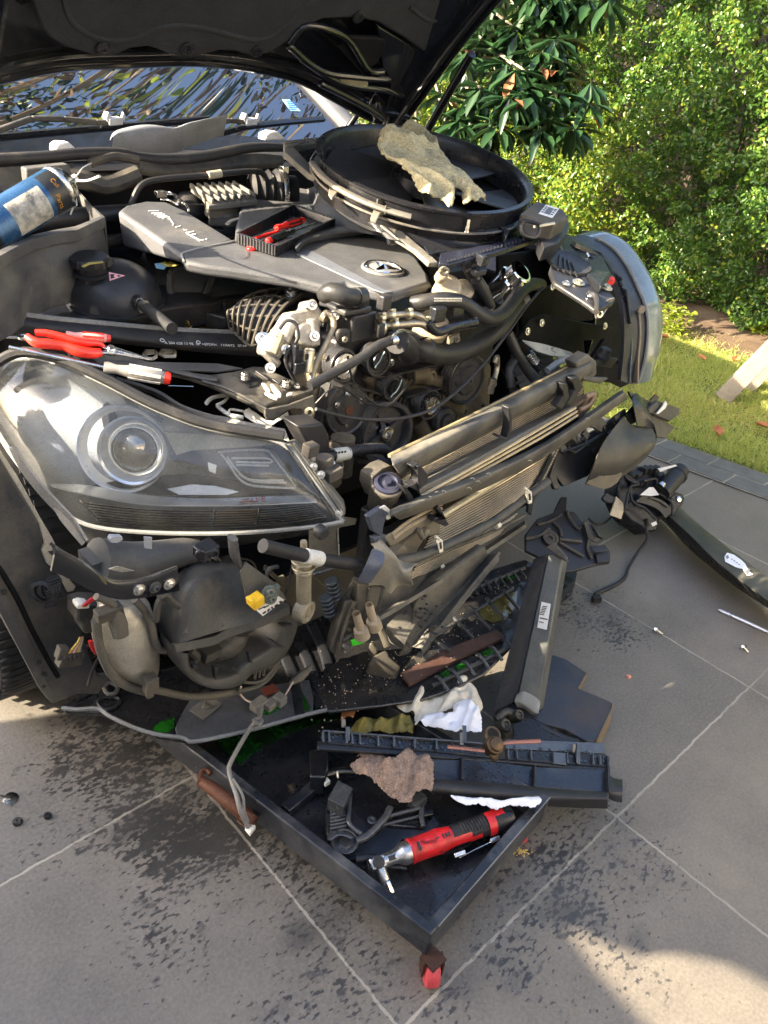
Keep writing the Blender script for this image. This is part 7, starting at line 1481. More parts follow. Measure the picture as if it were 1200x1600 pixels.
# grit
mb = MB()
for k in range(260):
 x = random.uniform(60, 760); y = 560 - (x - 60) * .55 + random.gauss(-20, 60); c = W('b1', x, y, GP_.off(random.uniform(-.003, .004))); r = random.uniform(.0006, .0018)
 mb.lathe(c, (0, 0, 1), [(r, 0), (r * .6, r), (0, r)], 5)
tag(mb.build('grit', mat('pale_grit', (.35, .30, .22), .6, bump=0), GR), None, None, kind='stuff')
# -- the long cooler leaning in the tray
IC = thing('oil_cooler', 'long narrow black cooler with a white label, leaning upright in the tray', 'cooler', (1.1, .66, .06))
def ic(x, y, t, d=0.0):      # t 0 at the foot, 1 at the head
 return pln('z%.4f' % (.08 + .30 * t)).at(*px('b1', x, y))
foot = dict(z=.09);
A0 = W('b1', 690, 560, 'z.07'); A1 = W('b1', 830, 30, 'z.33'); B0 = W('b1', 770, 520, 'z.08'); B1 = W('b1', 880, 10, 'z.35'); C0 = W('b1', 845, 560, 'z.08'); C1 = W('b1', 935, 15, 'z.35')
n1 = (B1 - B0).cross(C0 - B0).normalized(); n1 = n1 if n1.dot(EYE - B0) > 0 else -n1
mb = MB(); mb.add([B0, C0, C1, B1, B0 - n1 * .05, C0 - n1 * .05, C1 - n1 * .05, B1 - n1 * .05], [(0, 1, 2, 3), (7, 6, 5, 4), (0, 4, 5, 1), (1, 5, 6, 2), (2, 6, 7, 3), (3, 7, 4, 0)])
mb.build('end_tank', mat('cooler_grey', (.075, .08, .075), .42, .3, dust=(.2, .19, .15), amt=.45), IC, .004)
mb = MB(); mb.add([A0, B0, B1, A1] + [p - n1 * .05 for p in (A0, B0, B1, A1)], [(0, 1, 2, 3), (7, 6, 5, 4), (0, 4, 5, 1), (1, 5, 6, 2), (2, 6, 7, 3), (3, 7, 4, 0)]); mb.build('cooler_core', mat('black_fin_core', (.008, .008, .008), .6, bump=1, bscale=300), IC, .002)
mb = MB()
for k in range(70):
 t = k / 70; a = A0.lerp(A1, t); b = B0.lerp(B1, t); mb.bar(a + n1 * .0015, b + n1 * .0015, .0016, .002, n1)
tag(mb.build('fins', mat('black_fins', (.02, .02, .02), .4, .3), IC), None, None)
Q = Plane(B0, n1);
mb = MB(); mb.plate('b1', '858,178 890,186 876,276 843,268', Q.off(.002), .001); lb = mb.build('label', M['white'], IC)
mb = MB()
for k in range(6): mb.plate('b1', f'{862-k*2.2:.1f},{192+k*5.5:.1f} {878-k*2.2:.1f},{195+k*5.5:.1f} {877-k*2.2:.1f},{198+k*5.5:.1f} {861-k*2.2:.1f},{195+k*5.5:.1f}', Q.off(.0028), .0004)
mb.plate('b1', '852,232 880,238 878,242 851,236', Q.off(.0028), .0004); mb.plate('b1', '850,246 866,250 865,253 849,249', Q.off(.0028), .0004); mb.build('label_print', M['ink'], lb)
mb = MB(); mb.surf([pp('b1', '772,500 800,490 850,520 850,550', Q.off(.004)), pp('b1', '765,525 790,530 830,560 848,565', Q.off(.012)), pp('b1', '775,545 800,552 825,572 840,572', Q.off(.0))], 4, 3, .004); mb.build('foot_cap', mat('cooler_pale', (.20, .20, .18), .4, .3, dust=(.3, .27, .2), amt=.4), IC, .001)
mb = MB(); mb.plate('b1', '870,-10 900,-30 940,15 950,40 935,35', Q.off(.006), .012); mb.build('head_cap', M['plasd'], IC, .003)
mb = MB()
for x, y, r in ((782, 570, .012), (735, 605, .014)): mb.lathe(W('b1', x, y, 'z.075'), (.1, -.6, .8), [(r, -.02), (r, 0), (r * .8, .003), (r * .5, .003), (r * .45, -.002), (r * .2, .002), (0, .002)], 20)
mb.tube([W('b1', 700, 590, 'z.06'), W('b1', 740, 560, 'z.07'), W('b1', 790, 600, 'z.05'), W('b1', 720, 640, 'z.05')], .01, 10, 3); mb.build('cooler_ports', mat('oily_grime', (.05, .05, .05)), IC, .001)
# fan shroud lying on the engine
FA = W('f', 690, 405, 'z.93'); FBp = W('f', 885, 352, 'z.95'); FC_ = W('f', 450, 225, 'z1.05')
FSP = P3(FA, FBp, FC_)
FAN = thing('fan_shroud', 'black radiator fan shroud with its round fan ring, lying on the engine under a towel', 'fan', (1.35, 1.3, .93))
def Fb(name, mb, m, bev=0.0, par=None, **k): return mb.build(name, m, par or FAN, bev, **k)
fc = FSP.off(.055)
# ring ellipse in the plane: measured points -> circle
c0 = fc.at(662, 266); pr = fc.at(831, 296); plf = fc.at(499, 240)
RF = ((pr - c0).length + (plf - c0).length) / 2
top_, bot_ = fc.at(648, 202), fc.at(682, 326)
print('FAN', RF, (top_ - c0).length, (bot_ - c0).length, (FBp - FA).length, (FC_ - FA).length)
nF = FSP.n
# elliptical ring following the measured outline, centre moved to fit all four points
uu = (pr - plf) / 2; vv = (top_ - bot_) / 2; cc = (pr + plf + top_ + bot_) / 4
def fr(a, k, h=0.0): return cc + uu * math.cos(a) * k + vv * math.sin(a) * k + nF * h
N_ = 72
def ringsurf(mb, prof):
 rows = [[fr(2 * math.pi * i / N_, k, h) for i in range(N_ + 1)] for k, h in prof]
 k0 = len(mb.v); vs = [p for r in rows for p in r]; w_ = N_ + 1
 fs = [(i * w_ + j, i * w_ + j + 1, (i + 1) * w_ + j + 1, (i + 1) * w_ + j) for i in range(len(prof) - 1) for j in range(N_)]
 return mb.add(vs, fs)
shm = mat('shroud_black', (.014, .014, .016), .3, dust=(.2, .18, .14), amt=.25)
mb = MB(); ringsurf(mb, [(1.0, -.06), (1.03, -.03), (1.0, -.028), (1.0, 0), (1.02, .003), (1.02, .008), (.985, .010), (.965, .006), (.945, -.002), (.94, -.03), (.93, -.05)]); Fb('fan_ring', mb, shm)
mb = MB(); mb.tube([fr(2 * math.pi * i / 60, 1.045, -.030) for i in range(61)], .0025, 6, 1); mb.tube([fr(math.pi + .2 + 1.15 * i / 20, 1.05, -.012) for i in range(21)], .009, 8, 1, flat=.6)
Fb('ring_bead', mb, mat('dusty_lit_ring_edge', (.10, .095, .085), .45, dust=(.35, .31, .24), amt=.7))  # wider left arc: light on the ring put into its pale colour
# blades and hub
mb = MB(); hb = cc - nF * .035
mb.lathe(hb, nF, [(0, .03), (.06, .03), (.075, .02), (.08, -.01)], 32); HUB = Fb('fan_hub', mb, M['plasc'])
for k in range(6):
 a0 = 2 * math.pi * k / 6 + .3; rows_ = []
 for t in (0, .25, .5, .75, 1):
  a = a0 + t * .85
  rows_.append([fr(a + .25 * s, .26 + .66 * s, -.022 - .022 * t) for s in (0, .35, .7, 1)])
 mb = MB(); mb.surf(rows_, 4, 3, .003); Fb('fan_blade', mb, mat('fan_blade_black', (.03, .03, .033), .35, dust=DUST, amt=.15), par=HUB)
mb = MB()   # rear struts
for k in range(8):
 a = 2 * math.pi * k / 8 + .15; mb.bar(fr(a, .2, -.055), fr(a, .96, -.055), .012, .012, nF)
mb.plate('f', '560,225 800,250 830,330 650,325 520,280', FSP.off(.0), .004)
Fb('fan_struts', mb, M['dark'])
# frame: front apron, its toothed edge, left rail, rear corner
mb = MB()
ap_t = [fr(math.pi * (1.18 + .70 * i / 8), 1.0, -.045) for i in range(9)]
e0 = pp('f', '560,318 600,352 640,385 690,398 740,390 790,376 840,360 880,345 888,335', FSP.off(.006))
mb.surf([ap_t, [a.lerp(b, .4) - nF * .012 for a, b in zip(ap_t, e0)], e0], 4, 4, .004); Fb('apron', mb, shm)
mb = MB(); mb.plate('f', '688,396 780,378 888,343 888,356 780,392 700,413 686,410', FSP.off(.010), .012); Fb('apron_edge', mb, mat('apron_navy', (.016, .018, .03), .3, dust=DUST, amt=.3), .002)
mb = MB()
for k in range(34):
 t = k / 33; a = W('f', 700 + 185 * t, 408 - 53 * t, FSP.off(.014)); b = W('f', 697 + 185 * t, 414 - 53 * t, FSP.off(.0)); mb.bar(a, b, .003, .006, nF)
Fb('edge_teeth', mb, M['plas'])
mb = MB(); a = W('d1', 800, 560, FSP.off(.02)); mb.plate('d1', '795,552 840,575 825,580 800,565', FSP.off(.02), .02); mb.plate('d1', '880,448 930,470 915,500 905,470', FSP.off(.03), .015); mb.plate('d1', '770,620 835,610 838,632 790,642', FSP.off(-.006), .01); mb.plate('d1', '580,530 625,545 620,556 672,545 670,552 620,560 600,565', FSP.off(.012), .003); Fb('apron_tabs', mb, M['plasc'], .001)
mb = MB()   # left rail stepping down from the rear corner to the front
rl = pp('d1', '10,108 60,105 170,95 190,110', FSP.off(.02));
mb.plate('d1', '8,110 60,100 175,90 165,110 50,130 130,215 165,240 170,265 110,235 12,150', FSP.off(.012), .014)
mb.plate('d1', '165,250 240,320 300,370 380,410 400,430 410,400 460,440 500,480 560,530 620,580 640,600 600,600 540,545 470,500 400,445 370,430 290,390 220,330 150,270', FSP.off(.008), .010)
Fb('side_rail', mb, mat('dusty_rail', (.09, .085, .075), .45, dust=(.33, .30, .23), amt=.7), .002)
mb = MB(); mb.plate('d1', '50,130 110,120 150,140 160,200 130,215 90,180', FSP.off(.0), .01); mb.plate('d1', '300,350 345,375 335,388 290,365', FSP.off(.0145), .001); mb.plate('d1', '430,500 470,490 480,512 440,515', FSP.off(-.004), .008); Fb('rail_gaps', mb, M['plasc'], .001)
for st in ('10,112 60,104 175,92', '20,125 60,122 90,110', '100,95 110,110', '130,92 138,108'):
 mb = MB(); mb.tube(pp('d1', st, FSP.off(.018)), .0025, 6, 1); Fb('rail_rib', mb, mat('dusty_rail', (.1, .1, .1)))
for st in ('195,290 210,280 232,290 228,315 205,338 192,320', '365,410 372,395 380,370 430,372 436,350 428,395 400,400 385,430 365,425'):
 mb = MB(); mb.plate('d1', st, FSP.off(.035), .005); Fb('wire_clip', mb, mat('grey_clip_dusty', (.22, .20, .16), .5), .0015)
mb = MB(); mb.box(W('d1', 400, 365, FSP.off(.045)), (.016, 0, 0), (0, .004, 0), (0, 0, .022)); mb.box(W('d1', 425, 385, FSP.off(.045)), (.004, 0, 0), (0, .004, 0), (0, 0, .016)); Fb('clip_post', mb, M['plasd'], .001)
mb = MB(); a = fr(math.pi * 1.58, 1.03, -.005); mb.box(a - nF * .012, (.008, 0, 0), (0, .004, 0), (0, 0, .028)); mb.lathe(a - nF * .024, (-.3, -.8, .3), [(.005, 0), (.005, .004), (0, .004)], 10); Fb('ring_latch', mb, M['steel'], .001)
# control module with socket and label
CP = Plane(W('d1', 1080, 390, FSP.off(.06)), FSP.n + Vector((0, 0, .0)))
mb = MB(); tp = pp('d1', '975,400 1040,350 1150,385 1165,420 1110,450 985,408', CP)
mb.prism(tp, CP.n, .035); CM = Fb('fan_control_box', mb, M['plasd'], .003)
mb = MB(); mb.plate('d1', '1110,450 1165,420 1172,460 1130,520 1070,540 1050,495', CP.off(-.03), .03)
for k in range(4): mb.bar(W('d1', 1110 + 14 * k, 445 - 8 * k, CP.off(-.02)), W('d1', 1090 + 16 * k, 520 - 14 * k, CP.off(-.045)), .003, .012, nF)
Fb('box_fins', mb, M['plas'], .002, CM)
q = Plane(W('d1', 1012, 462, CP.off(-.012)), (-.35, -.85, .35));
mb = MB(); S0 = pp('d1', '978,440 990,430 1040,440 1052,455 1048,485 1030,500 990,490 978,470', q.off(.004)); mb.tube(S0 + [S0[0]], .004, 8, 2); mb.prism(S0, q.n, .004); SK = Fb('socket', mb, M['plasc'], par=CM)
mb = MB(); mb.plate('d1', '990,445 1035,450 1042,470 1025,488 995,480 988,465', q.off(.005), .001); Fb('socket_hole', mb, M['ink'], par=CM)
mb = MB(); mb.tube(pp('d1', '1050,452 1112,440', q.off(.006)), .003, 6, 1); mb.lathe(q.off(.006).at(*px('d1', 1028, 455)), q.n, [(.003, 0), (.003, .002), (0, .002)], 10); Fb('socket_rim', mb, M['zinc'], par=CM)
mb = MB(); mb.plate('d1', '1078,364 1132,380 1104,418 1048,400', CP.off(.0015), .001); LBL = Fb('barcode_label', mb, M['white'], par=CM)
mb = MB(); Q2 = CP.off(.0022)
def lab(u, v): return (1078 + 54 * u - 30 * v, 364 + 16 * u + 36 * v)
for k in range(9):
 u = .28 + .05 * k; a = lab(u, .15); b = lab(u + .025, .15); c_ = lab(u + .025, .82); d = lab(u, .82); mb.plate('d1', ' '.join('%.2f,%.2f' % t for t in (a, b, c_, d)), Q2, .0004)
for v in (.15, .3, .5, .7):
 for u0_, u1_ in ((.06, .22), (.76, .94)):
  mb.plate('d1', ' '.join('%.2f,%.2f' % t for t in (lab(u0_, v), lab(u1_, v), lab(u1_, v + .08), lab(u0_, v + .08))), Q2, .0004)
Fb('label_print', mb, M['ink'], par=LBL)
# -- towel over the fan
tw = mat('olive_terry', (.36, .325, .20), .95, dust=(.20, .15, .07), amt=.5, dscale=110, bump=1.0, bscale=420, vary=.25, grain=.8)
mb = MB(); TWP = FSP.off(.072)
cloth(mb, 'd1', '385,140 392,100 410,82 450,80 490,68 540,78 600,115 640,150 680,190 700,225 745,260 790,300 830,335 834,355 800,362 760,375 735,370 722,330 705,312 690,315 702,345 700,378 680,382 655,360 640,345 590,350 575,340 540,300 490,250 450,215 400,180', TWP, .0045, .024, 10, .004, .004, W('d1', 800, 350, TWP) - W('d1', 430, 100, TWP), 3, drop=.012)
o = mb.build('towel', tw, ang=70); tag(o, 'rumpled olive towel draped across the round fan on the engine', 'towel')
s = o.modifiers.new('s', 'SOLIDIFY'); s.thickness = .005
tx = bpy.data.textures.new('terry', 'CLOUDS'); tx.noise_scale = .006; d_ = o.modifiers.new('sub', 'SUBSURF'); d_.levels = 1; d_.render_levels = 1
d_ = o.modifiers.new('d', 'DISPLACE'); d_.texture = tx; d_.strength = .0035; d_.mid_level = .5; d_.texture_coords = 'LOCAL'
# -- spray can in the battery tray
ca0 = W('d2', 20, 640, 'z.955'); ca1 = W('d2', 590, 300, 'z1.005')
axc = (ca1 - ca0).normalized(); R0 = .037
CAN = thing('spray_can', 'blue and black aerosol can with a peeled label, lying in the battery tray', 'spray can', ca0)
L_ = (ca1 - ca0).length; print('CAN', L_)
mb = MB(); mb.lathe(ca0, axc, [(0, -.07), (R0 * .9, -.07), (R0, -.066), (R0, L_ - .012)], 48); CB_ = mb.build('can_body', mat('can_blue', (.025, .075, .16), .28, .4, bump=0, dust=(.25, .27, .28), amt=.15), CAN)
mb = MB(); mb.lathe(ca0, axc, [(R0, L_ - .014), (R0 * 1.04, L_ - .012), (R0 * 1.04, L_ - .006), (R0 * .94, L_ - .004), (R0 * .72, L_ + .010), (R0 * .5, L_ + .013), (R0 * .48, L_ + .016), (R0 * .4, L_ + .017), (0, L_ + .015)], 40); mb.lathe(ca0, axc, [(R0 * 1.03, -.070), (R0 * 1.05, -.067), (R0 * 1.03, -.064)], 40); mb.build('can_shoulder', M['steel'], CAN)
upc = (EYE - ca0); upc = (upc - axc * upc.dot(axc)).normalized()
def band(h0, h1, a0, a1, m, nm, r=1.004, par=None):
 mb = MB(); mb.lathe(ca0, axc, [(R0 * r, h0), (R0 * r, (h0 + h1) / 2), (R0 * r, h1)], 20, a0=a0, a1=a1, u=upc); return mb.build(nm, m, par or CB_)
blk = mat('can_black_print', (.015, .017, .02), .35, bump=0); org = mat('can_orange_print', (.75, .36, .03), .4, bump=0)
band(L_ - .046, L_ - .014, -60, 75, blk, 'brand_panel'); band(-.07, -.03, -90, 90, blk, 'brand_panel'); band(L_ - .125, L_ - .055, -32, 62, mat('peeled_label', (.38, .36, .30), .7, dust=(.12, .13, .14), amt=.6, dscale=40, bump=.6, bscale=200), 'peeled_label', 1.006)
def cantext(txt, size, h, ang, m, nm, flip=1):
 cu = bpy.data.curves.new(nm, 'FONT'); cu.body = txt; cu.size = size; cu.extrude = .0002; cu.align_x = 'CENTER'
 o = bpy.data.objects.new(nm, cu); COL.objects.link(o); dg = bpy.context.evaluated_depsgraph_get(); me = bpy.data.meshes.new_from_object(o.evaluated_get(dg)); bpy.data.objects.remove(o)
 v_ = axc.cross(upc); vs = []
 for v in me.vertices:     # text runs round the can, its up towards the nozzle
  a = rad(ang) + flip * v.co.x / R0; rr = R0 * 1.012
  vs.append(ca0 + axc * (h + v.co.y) + (upc * math.cos(a) + v_ * math.sin(a)) * rr - wloc(CB_))
 me2 = bpy.data.meshes.new(nm); me2.from_pydata([tuple(v) for v in vs], [], [tuple(p.vertices) for p in me.polygons]); me2.materials.append(m)
 o = bpy.data.objects.new(nm, me2); COL.objects.link(o); o.parent = CB_
cantext('Parts', .013, L_ - .040, 30, org, 'can_lettering', 1); cantext('Cali', .011, L_ - .030, -15, org, 'can_lettering', 1)
cantext('Cleaner', .014, L_ - .085, 10, mat('faded_letters', (.2, .2, .2), .6), 'can_lettering', 1); cantext('Carby', .012, L_ - .066, 18, mat('faded_letters', (.2, .2, .2)), 'can_lettering', 1)
nz = ca0 + axc * (L_ + .022)
mb = MB(); mb.lathe(ca0 + axc * (L_ + .014), axc, [(.007, 0), (.007, .016), (0, .016)], 14); mb.build('nozzle', M['cream'], CAN)
mb = MB(); mb.tube([nz, W('d2', 810, 255, 'z1.03'), W('d2', 935, 212, 'z1.045')], [.0022, .002, .0024], 8); mb.tube([nz, W('d2', 725, 200, 'z1.03'), W('d2', 780, 130, 'z1.04'), W('d2', 855, 92, 'z1.04')], .0012, 6); mb.tube([nz, W('d2', 712, 380, 'z.99'), W('d2', 700, 450, 'z.98'), W('d2', 660, 572, 'z.96')], .0015, 6); mb.tube([nz, W('d2', 710, 400, 'z.99'), W('d2', 720, 485, 'z.98')], .0015, 6)
mb.build('straws', mat('clear_straw', (.35, .37, .36), .3, bump=0), CAN)
# -- small black tub with two screwdrivers on the engine cover
TP2 = ECP.off(.002); tu0 = [W('b6', *p, TP2) for p in ((30, 400), (235, 470), (545, 315), (330, 240))]
tu1 = [p + Vector((0, 0, .020)) for p in tu0]; tin = [p.lerp(sum(tu0, Vector()) / 4, .06) + Vector((0, 0, .020)) for p in tu0]; tb_ = [p.lerp(sum(tu0, Vector()) / 4, .08) + Vector((0, 0, .003)) for p in tu0]
mb = MB(); V_ = tu0 + tu1 + tin + tb_
fs = [(0, 1, 2, 3)]
for i in range(4): j = (i + 1) % 4; fs += [(i, j, j + 4, i + 4), (i + 4, j + 4, j + 8, i + 8), (i + 8, j + 8, j + 12, i + 12)]
fs.append((12, 13, 14, 15)); mb.add(V_, fs)
TUB = thing('parts_tub', 'small shallow black plastic tub with fluted sides on the engine cover', 'tub', sum(tu0, Vector()) / 4); mb.build('tub_shell', M['plasc'], TUB, .002)
mb = MB()
for i in range(4):
 a, b = tu0[i], tu0[(i + 1) % 4]; n = int((b - a).length / .0075); out = (b - a).cross(Vector((0, 0, 1))).normalized()
 if out.dot((a + b) / 2 - sum(tu0, Vector()) / 4) < 0: out = -out
 for k in range(1, n): p = a.lerp(b, k / n) + out * .001; mb.bar(p + Vector((0, 0, .001)), p + Vector((0, 0, .020)), .0035, .002, out)
mb.build('flutes', M['plas'], TUB)
def screwdriver(label, a, b, c, r, m1, m2, cat='screwdriver', grp=None, shaft=.003, endm=None, clear=None):
 """a blade tip, b ferrule, c butt end"""
 t = thing('screwdriver', label, cat, b, grp); ax = (c - b).normalized(); L = (c - b).length
 mb = MB(); mb.tube([a, b], shaft, 10, 1); mb.build('shaft', M['steel'], t)
 mb = MB(); mb.lathe(b, ax, [(0, 0), (r * .7, 0), (r * .8, L * .06), (r * .62, L * .18), (r * .75, L * .3), (r, L * .45), (r * 1.02, L * .7), (r * .9, L * .88), (r * .8, L * .9)], 20); g = mb.build('handle', m1, t)
 mb = MB(); mb.lathe(b, ax, [(r * .82, L * .87), (r * .86, L * .93), (r * .7, L * .985), (0, L)], 20); mb.build('butt_cap', endm or m2, t)
 mb = MB()
 for k in range(6):
  an = k * math.pi / 3; u = ax.orthogonal().normalized(); v = ax.cross(u); d = u * math.cos(an) + v * math.sin(an); mb.bar(b + ax * L * .36 + d * r * .97, b + ax * L * .84 + d * r * .97, r * .45, r * .14, d)
 mb.build('grip_ribs', m2 if clear is None else clear, t); return t
def Z6(x, y, d): return W('b6', x, y, TP2.off(d))
screwdriver('red and black screwdriver lying lowest in the black tub', Z6(460, 290, .020), Z6(330, 338, .018), Z6(190, 392, .018), .0085, M['plasc'], M['red'], grp=None, shaft=.0018, clear=M['plasc'])
screwdriver('red handled screwdriver crossing over the other one in the black tub', Z6(110, 372, .012), Z6(238, 322, .020), Z6(382, 278, .024), .0085, M['red'], M['plasc'], shaft=.0015, endm=M['red'])
t = thing('pick_tool', 'thin red handled pick at the bottom of the black tub', 'pick', Z6(130, 370, .006)); mb = MB(); mb.tube([Z6(130, 374, .008), Z6(250, 340, .010)], .004, 10, 1); mb.build('handle', M['red'], t); mb = MB(); mb.tube([Z6(250, 340, .010), Z6(330, 318, .010), Z6(345, 310, .014)], .001, 6, 1); mb.build('pick_tip', M['steel'], t)
mb = MB(); mb.lathe(W('b6', 108, 434, ECP.off(.0)), ECP.n, [(.010, 0), (.010, .004), (.006, .006), (0, .006)], 18); tag(mb.build('red_cap', M['red'], None, .001), 'small red plastic cap peeping out under the black tub', 'cap')
# -- pliers and screwdrivers above the near headlight
PP_ = Plane(W('d4', 400, 220, 'z.80'), (-.05, -.45, .9))
def Z4(x, y, d=0.0): return W('d4', x, y, PP_.off(d))
t = thing('pliers', 'long nose pliers with bright red grips lying above the near headlight', 'pliers', Z4(560, 220))
mb = MB(); mb.tube([Z4(10, 120, .016), Z4(80, 165, .018), Z4(180, 175, .018), Z4(280, 190, .017), Z4(380, 225, .017), Z4(470, 240, .016), Z4(540, 235, .014)], [.006, .008, .0082, .0078, .0095, .0088, .007], 14, 4); mb.build('grip', M['redc'], t)
mb = MB(); mb.tube([Z4(70, 92, .022), Z4(150, 95, .024), Z4(260, 120, .024), Z4(360, 150, .024), Z4(440, 165, .022), Z4(520, 168, .020), Z4(570, 195, .016)], [.0055, .0058, .006, .006, .0065, .0055, .003], 14, 4); mb.build('grip', M['redc'], t)
mb = MB(); mb.tube([Z4(545, 235, .014), Z4(600, 232, .014), Z4(680, 240, .013), Z4(780, 262, .012), Z4(900, 288, .010)], [.004, .0062, .0058, .004, .0012], 10, 4, flat=.6); mb.tube([Z4(560, 200, .016), Z4(620, 205, .015), Z4(700, 228, .015), Z4(800, 255, .014), Z4(895, 282, .012)], [.003, .0062, .0055, .004, .0012], 10, 4, flat=.6); mb.lathe(Z4(618, 215, .016), PP_.n, [(.007, -.008), (.007, .004), (.005, .006), (0, .006)], 18); mb.build('jaws', M['steel'], t, .0005)
screwdriver('screwdriver with pink and grey handle lying behind the red pliers', Z4(100, 90, .006), Z4(290, 105, .010), Z4(618, 135, .012), .0078, mat('pink_clear_grip', (.62, .30, .27), .3, bump=0), M['redc'], shaft=.002, endm=mat('red_end', (.6, .05, .04), .35, bump=0))
screwdriver('clear grey handled screwdriver with a red end, nearest the headlight lens', Z4(-120, 195, .010), Z4(565, 340, .012), Z4(1052, 425, .016), .0125, mat('smoky_clear_grip', (.20, .19, .17), .12, coat=1, bump=0, vary=.8), M['redc'], shaft=.0032, endm=M['redc'], clear=mat('smoky_clear_rib', (.45, .43, .38), .15, coat=1, bump=0, vary=.7))
mb = MB(); mb.tube([Z4(1025, 474, .004), Z4(1100, 476, .002), Z4(1210, 480, .0)], .0008, 5, 1); tag(mb.build('wire_pick', M['steel']), 'thin straight wire beside the red screwdriver end', 'wire')
mb = MB(); mb.bar(W('d6', -60, 355, 'z.80'), W('d6', 110, 362, 'z.80'), .010, .004); mb.lathe(W('d6', 108, 362, 'z.80'), (0, 0, 1), [(.006, -.002), (.011, -.002), (.011, .003), (.006, .003), (.006, -.002)], 20); tag(mb.build('spanner', M['steel'], None, .0008), 'steel spanner entering at the left edge, tucked behind the pliers', 'spanner')
# dark screwdriver with red butt by the far lamp
screwdriver('black handled screwdriver with a round red end standing beside the far headlight', W('a5', 462, 170, 'x1.60'), W('a5', 475, 195, 'x1.60'), W('a5', 562, 294, 'x1.58'), .0145, M['plasc'], M['plasc'], shaft=.003, endm=M['redc'])
# tray dolly and everything on the paving
ZT = 'z.115'
C_ = W('b2', 655, 604, ZT); Ru = (W('b2', 942, 272, ZT) - C_).normalized(); Lv = (W('b2', 40, 128, ZT) - C_).normalized()
LU = .36; LV = .95
DOL = thing('drip_tray_dolly', 'low black steel tray on red castors, oily inside, under the front of the car', 'dolly', (C_.x, C_.y, 0))
def Db(n, mb, m, bev=0.0, par=None, **k): return mb.build(n, m, par or DOL, bev, **k)
up = Vector((0, 0, 1)); st_ = M['steeltray']
def P_uv(u, v, z): return Vector((C_.x, C_.y, 0)) + Vector((Ru.x, Ru.y, 0)) * u + Vector((Lv.x, Lv.y, 0)) * v + up * z
for (a, b, nm) in ((P_uv(0, 0, 0), P_uv(LU, 0, 0), 0), (P_uv(0, 0, 0), P_uv(0, LV, 0), 1), (P_uv(LU, 0, 0), P_uv(LU, LV, 0), 2), (P_uv(0, LV, 0), P_uv(LU, LV, 0), 3)):
 mb = MB(); d = (b - a).normalized(); ins = up.cross(d); cen = P_uv(LU / 2, LV / 2, 0)
 if ins.dot(cen - a) < 0: ins = -ins
 e = .0006 if nm in (1, 2) else 0
 mb.prism([a + ins * e, b + ins * e, b + ins * .019, a + ins * .019] if nm in (0, 3) else [a - d * .0 + ins * e, b, b + ins * .019, a + ins * .019], up, .06)
 mb.v = [(x, y, z + .115 + (.0005 if nm in (1, 2) else 0)) for x, y, z in mb.v]; Db('rail', mb, st_, .003)
mb = MB(); mb.prism([P_uv(.005, .005, .062), P_uv(LU - .005, .005, .062), P_uv(LU - .005, LV - .005, .062), P_uv(.005, LV - .005, .062)], up, .004); Db('tray_floor', mb, M['oil'])
mb = MB(); mb.bar(W('b2', 275, 278, 'z.075'), W('b2', 372, 200, 'z.075'), .022, .018); Db('cross_brace', mb, st_, .002)
def castor(c, lab):
 mb = MB(); ax = Vector((.80, -.58, 0)).normalized(); t = Db('castor', MB().box(c + up * .030 , (.03, 0, 0), (0, .03, 0), (0, 0, .005)), mat('rusty_steel', (.06, .028, .018), .6, .4, dust=(.1, .08, .07), amt=.4))
 mb.lathe(c, ax, [(0, -.012), (.020, -.012), (.0255, -.010), (.027, -.005), (.027, .005), (.0255, .010), (.020, .012), (0, .012)], 32); Db('wheel', mb, mat('pink_red_wheel', (.55, .06, .07), .5, dust=(.45, .2, .18), amt=.5, bump=.2), par=t)
 mb = MB()
 for s in (-1, 1): mb.bar(c + ax * .0155 * s + up * .032, c + ax * .0155 * s - up * .004, .003, .02, ax.cross(up))
 mb.tube([c - ax * .018, c + ax * .018], .003, 8, 1); Db('fork', mb, mat('rusty_steel', (.1, .1, .1)), par=t)
cc_ = W('b2', 655, 690, 'z.027'); castor(cc_, ''); castor(P_uv(LU - .03, .03, .027), ''); castor(P_uv(.03, LV - .03, .027), ''); castor(P_uv(LU - .03, LV - .03, .027), '')
mb = MB(); mb.tube(pp('a7', '672,858,.095 720,890,.095 770,930,.09 815,965,.085 845,985,.08', 'z.09'), [.010, .0125, .013, .013, .011], 14, 4); mb.tube(pp('a7', '668,865 675,830 690,822 705,835', 'z.10'), .005, 8); mb.lathe(W('a7', 835, 975, 'z.085'), (.5, .2, .4), [(.0, -.01), (.015, -.01), (.016, .006), (0, .01)], 16); Db('rusty_handle', mb, M['rust'])
mb = MB(); mb.tube(pp('a7', '830,1000,.07 800,985,.075 790,960,.08 815,950,.085', 'z.09'), .0015, 5); mb.tube(pp('a7', '795,990,.07 820,1010,.07 840,995,.075', 'z.09'), .0015, 5); Db('copper_strands', mb, M['rust'])
# bright scuff along the right rail
mb = MB(); mb.tube([P_uv(t, .0005, .1155) for t in (.02, .12, .2, .3, LU)], .0012, 5, 2); Db('worn_edge', mb, mat('worn_grey_edge', (.3, .3, .3)))
mb = MB(); pool(mb, 'a7', '725,715 800,700 900,660 1000,640 1090,625 1180,615 1180,640 1050,670 960,700 880,745 800,800 770,770 740,745', 'z.0665'); Db('coolant_pool', mb, mat('thin_green_coolant', (.006, .055, .006), .12, coat=1, bump=.2, bscale=60, dust=(.004, .006, .004), amt=.75, dscale=30))
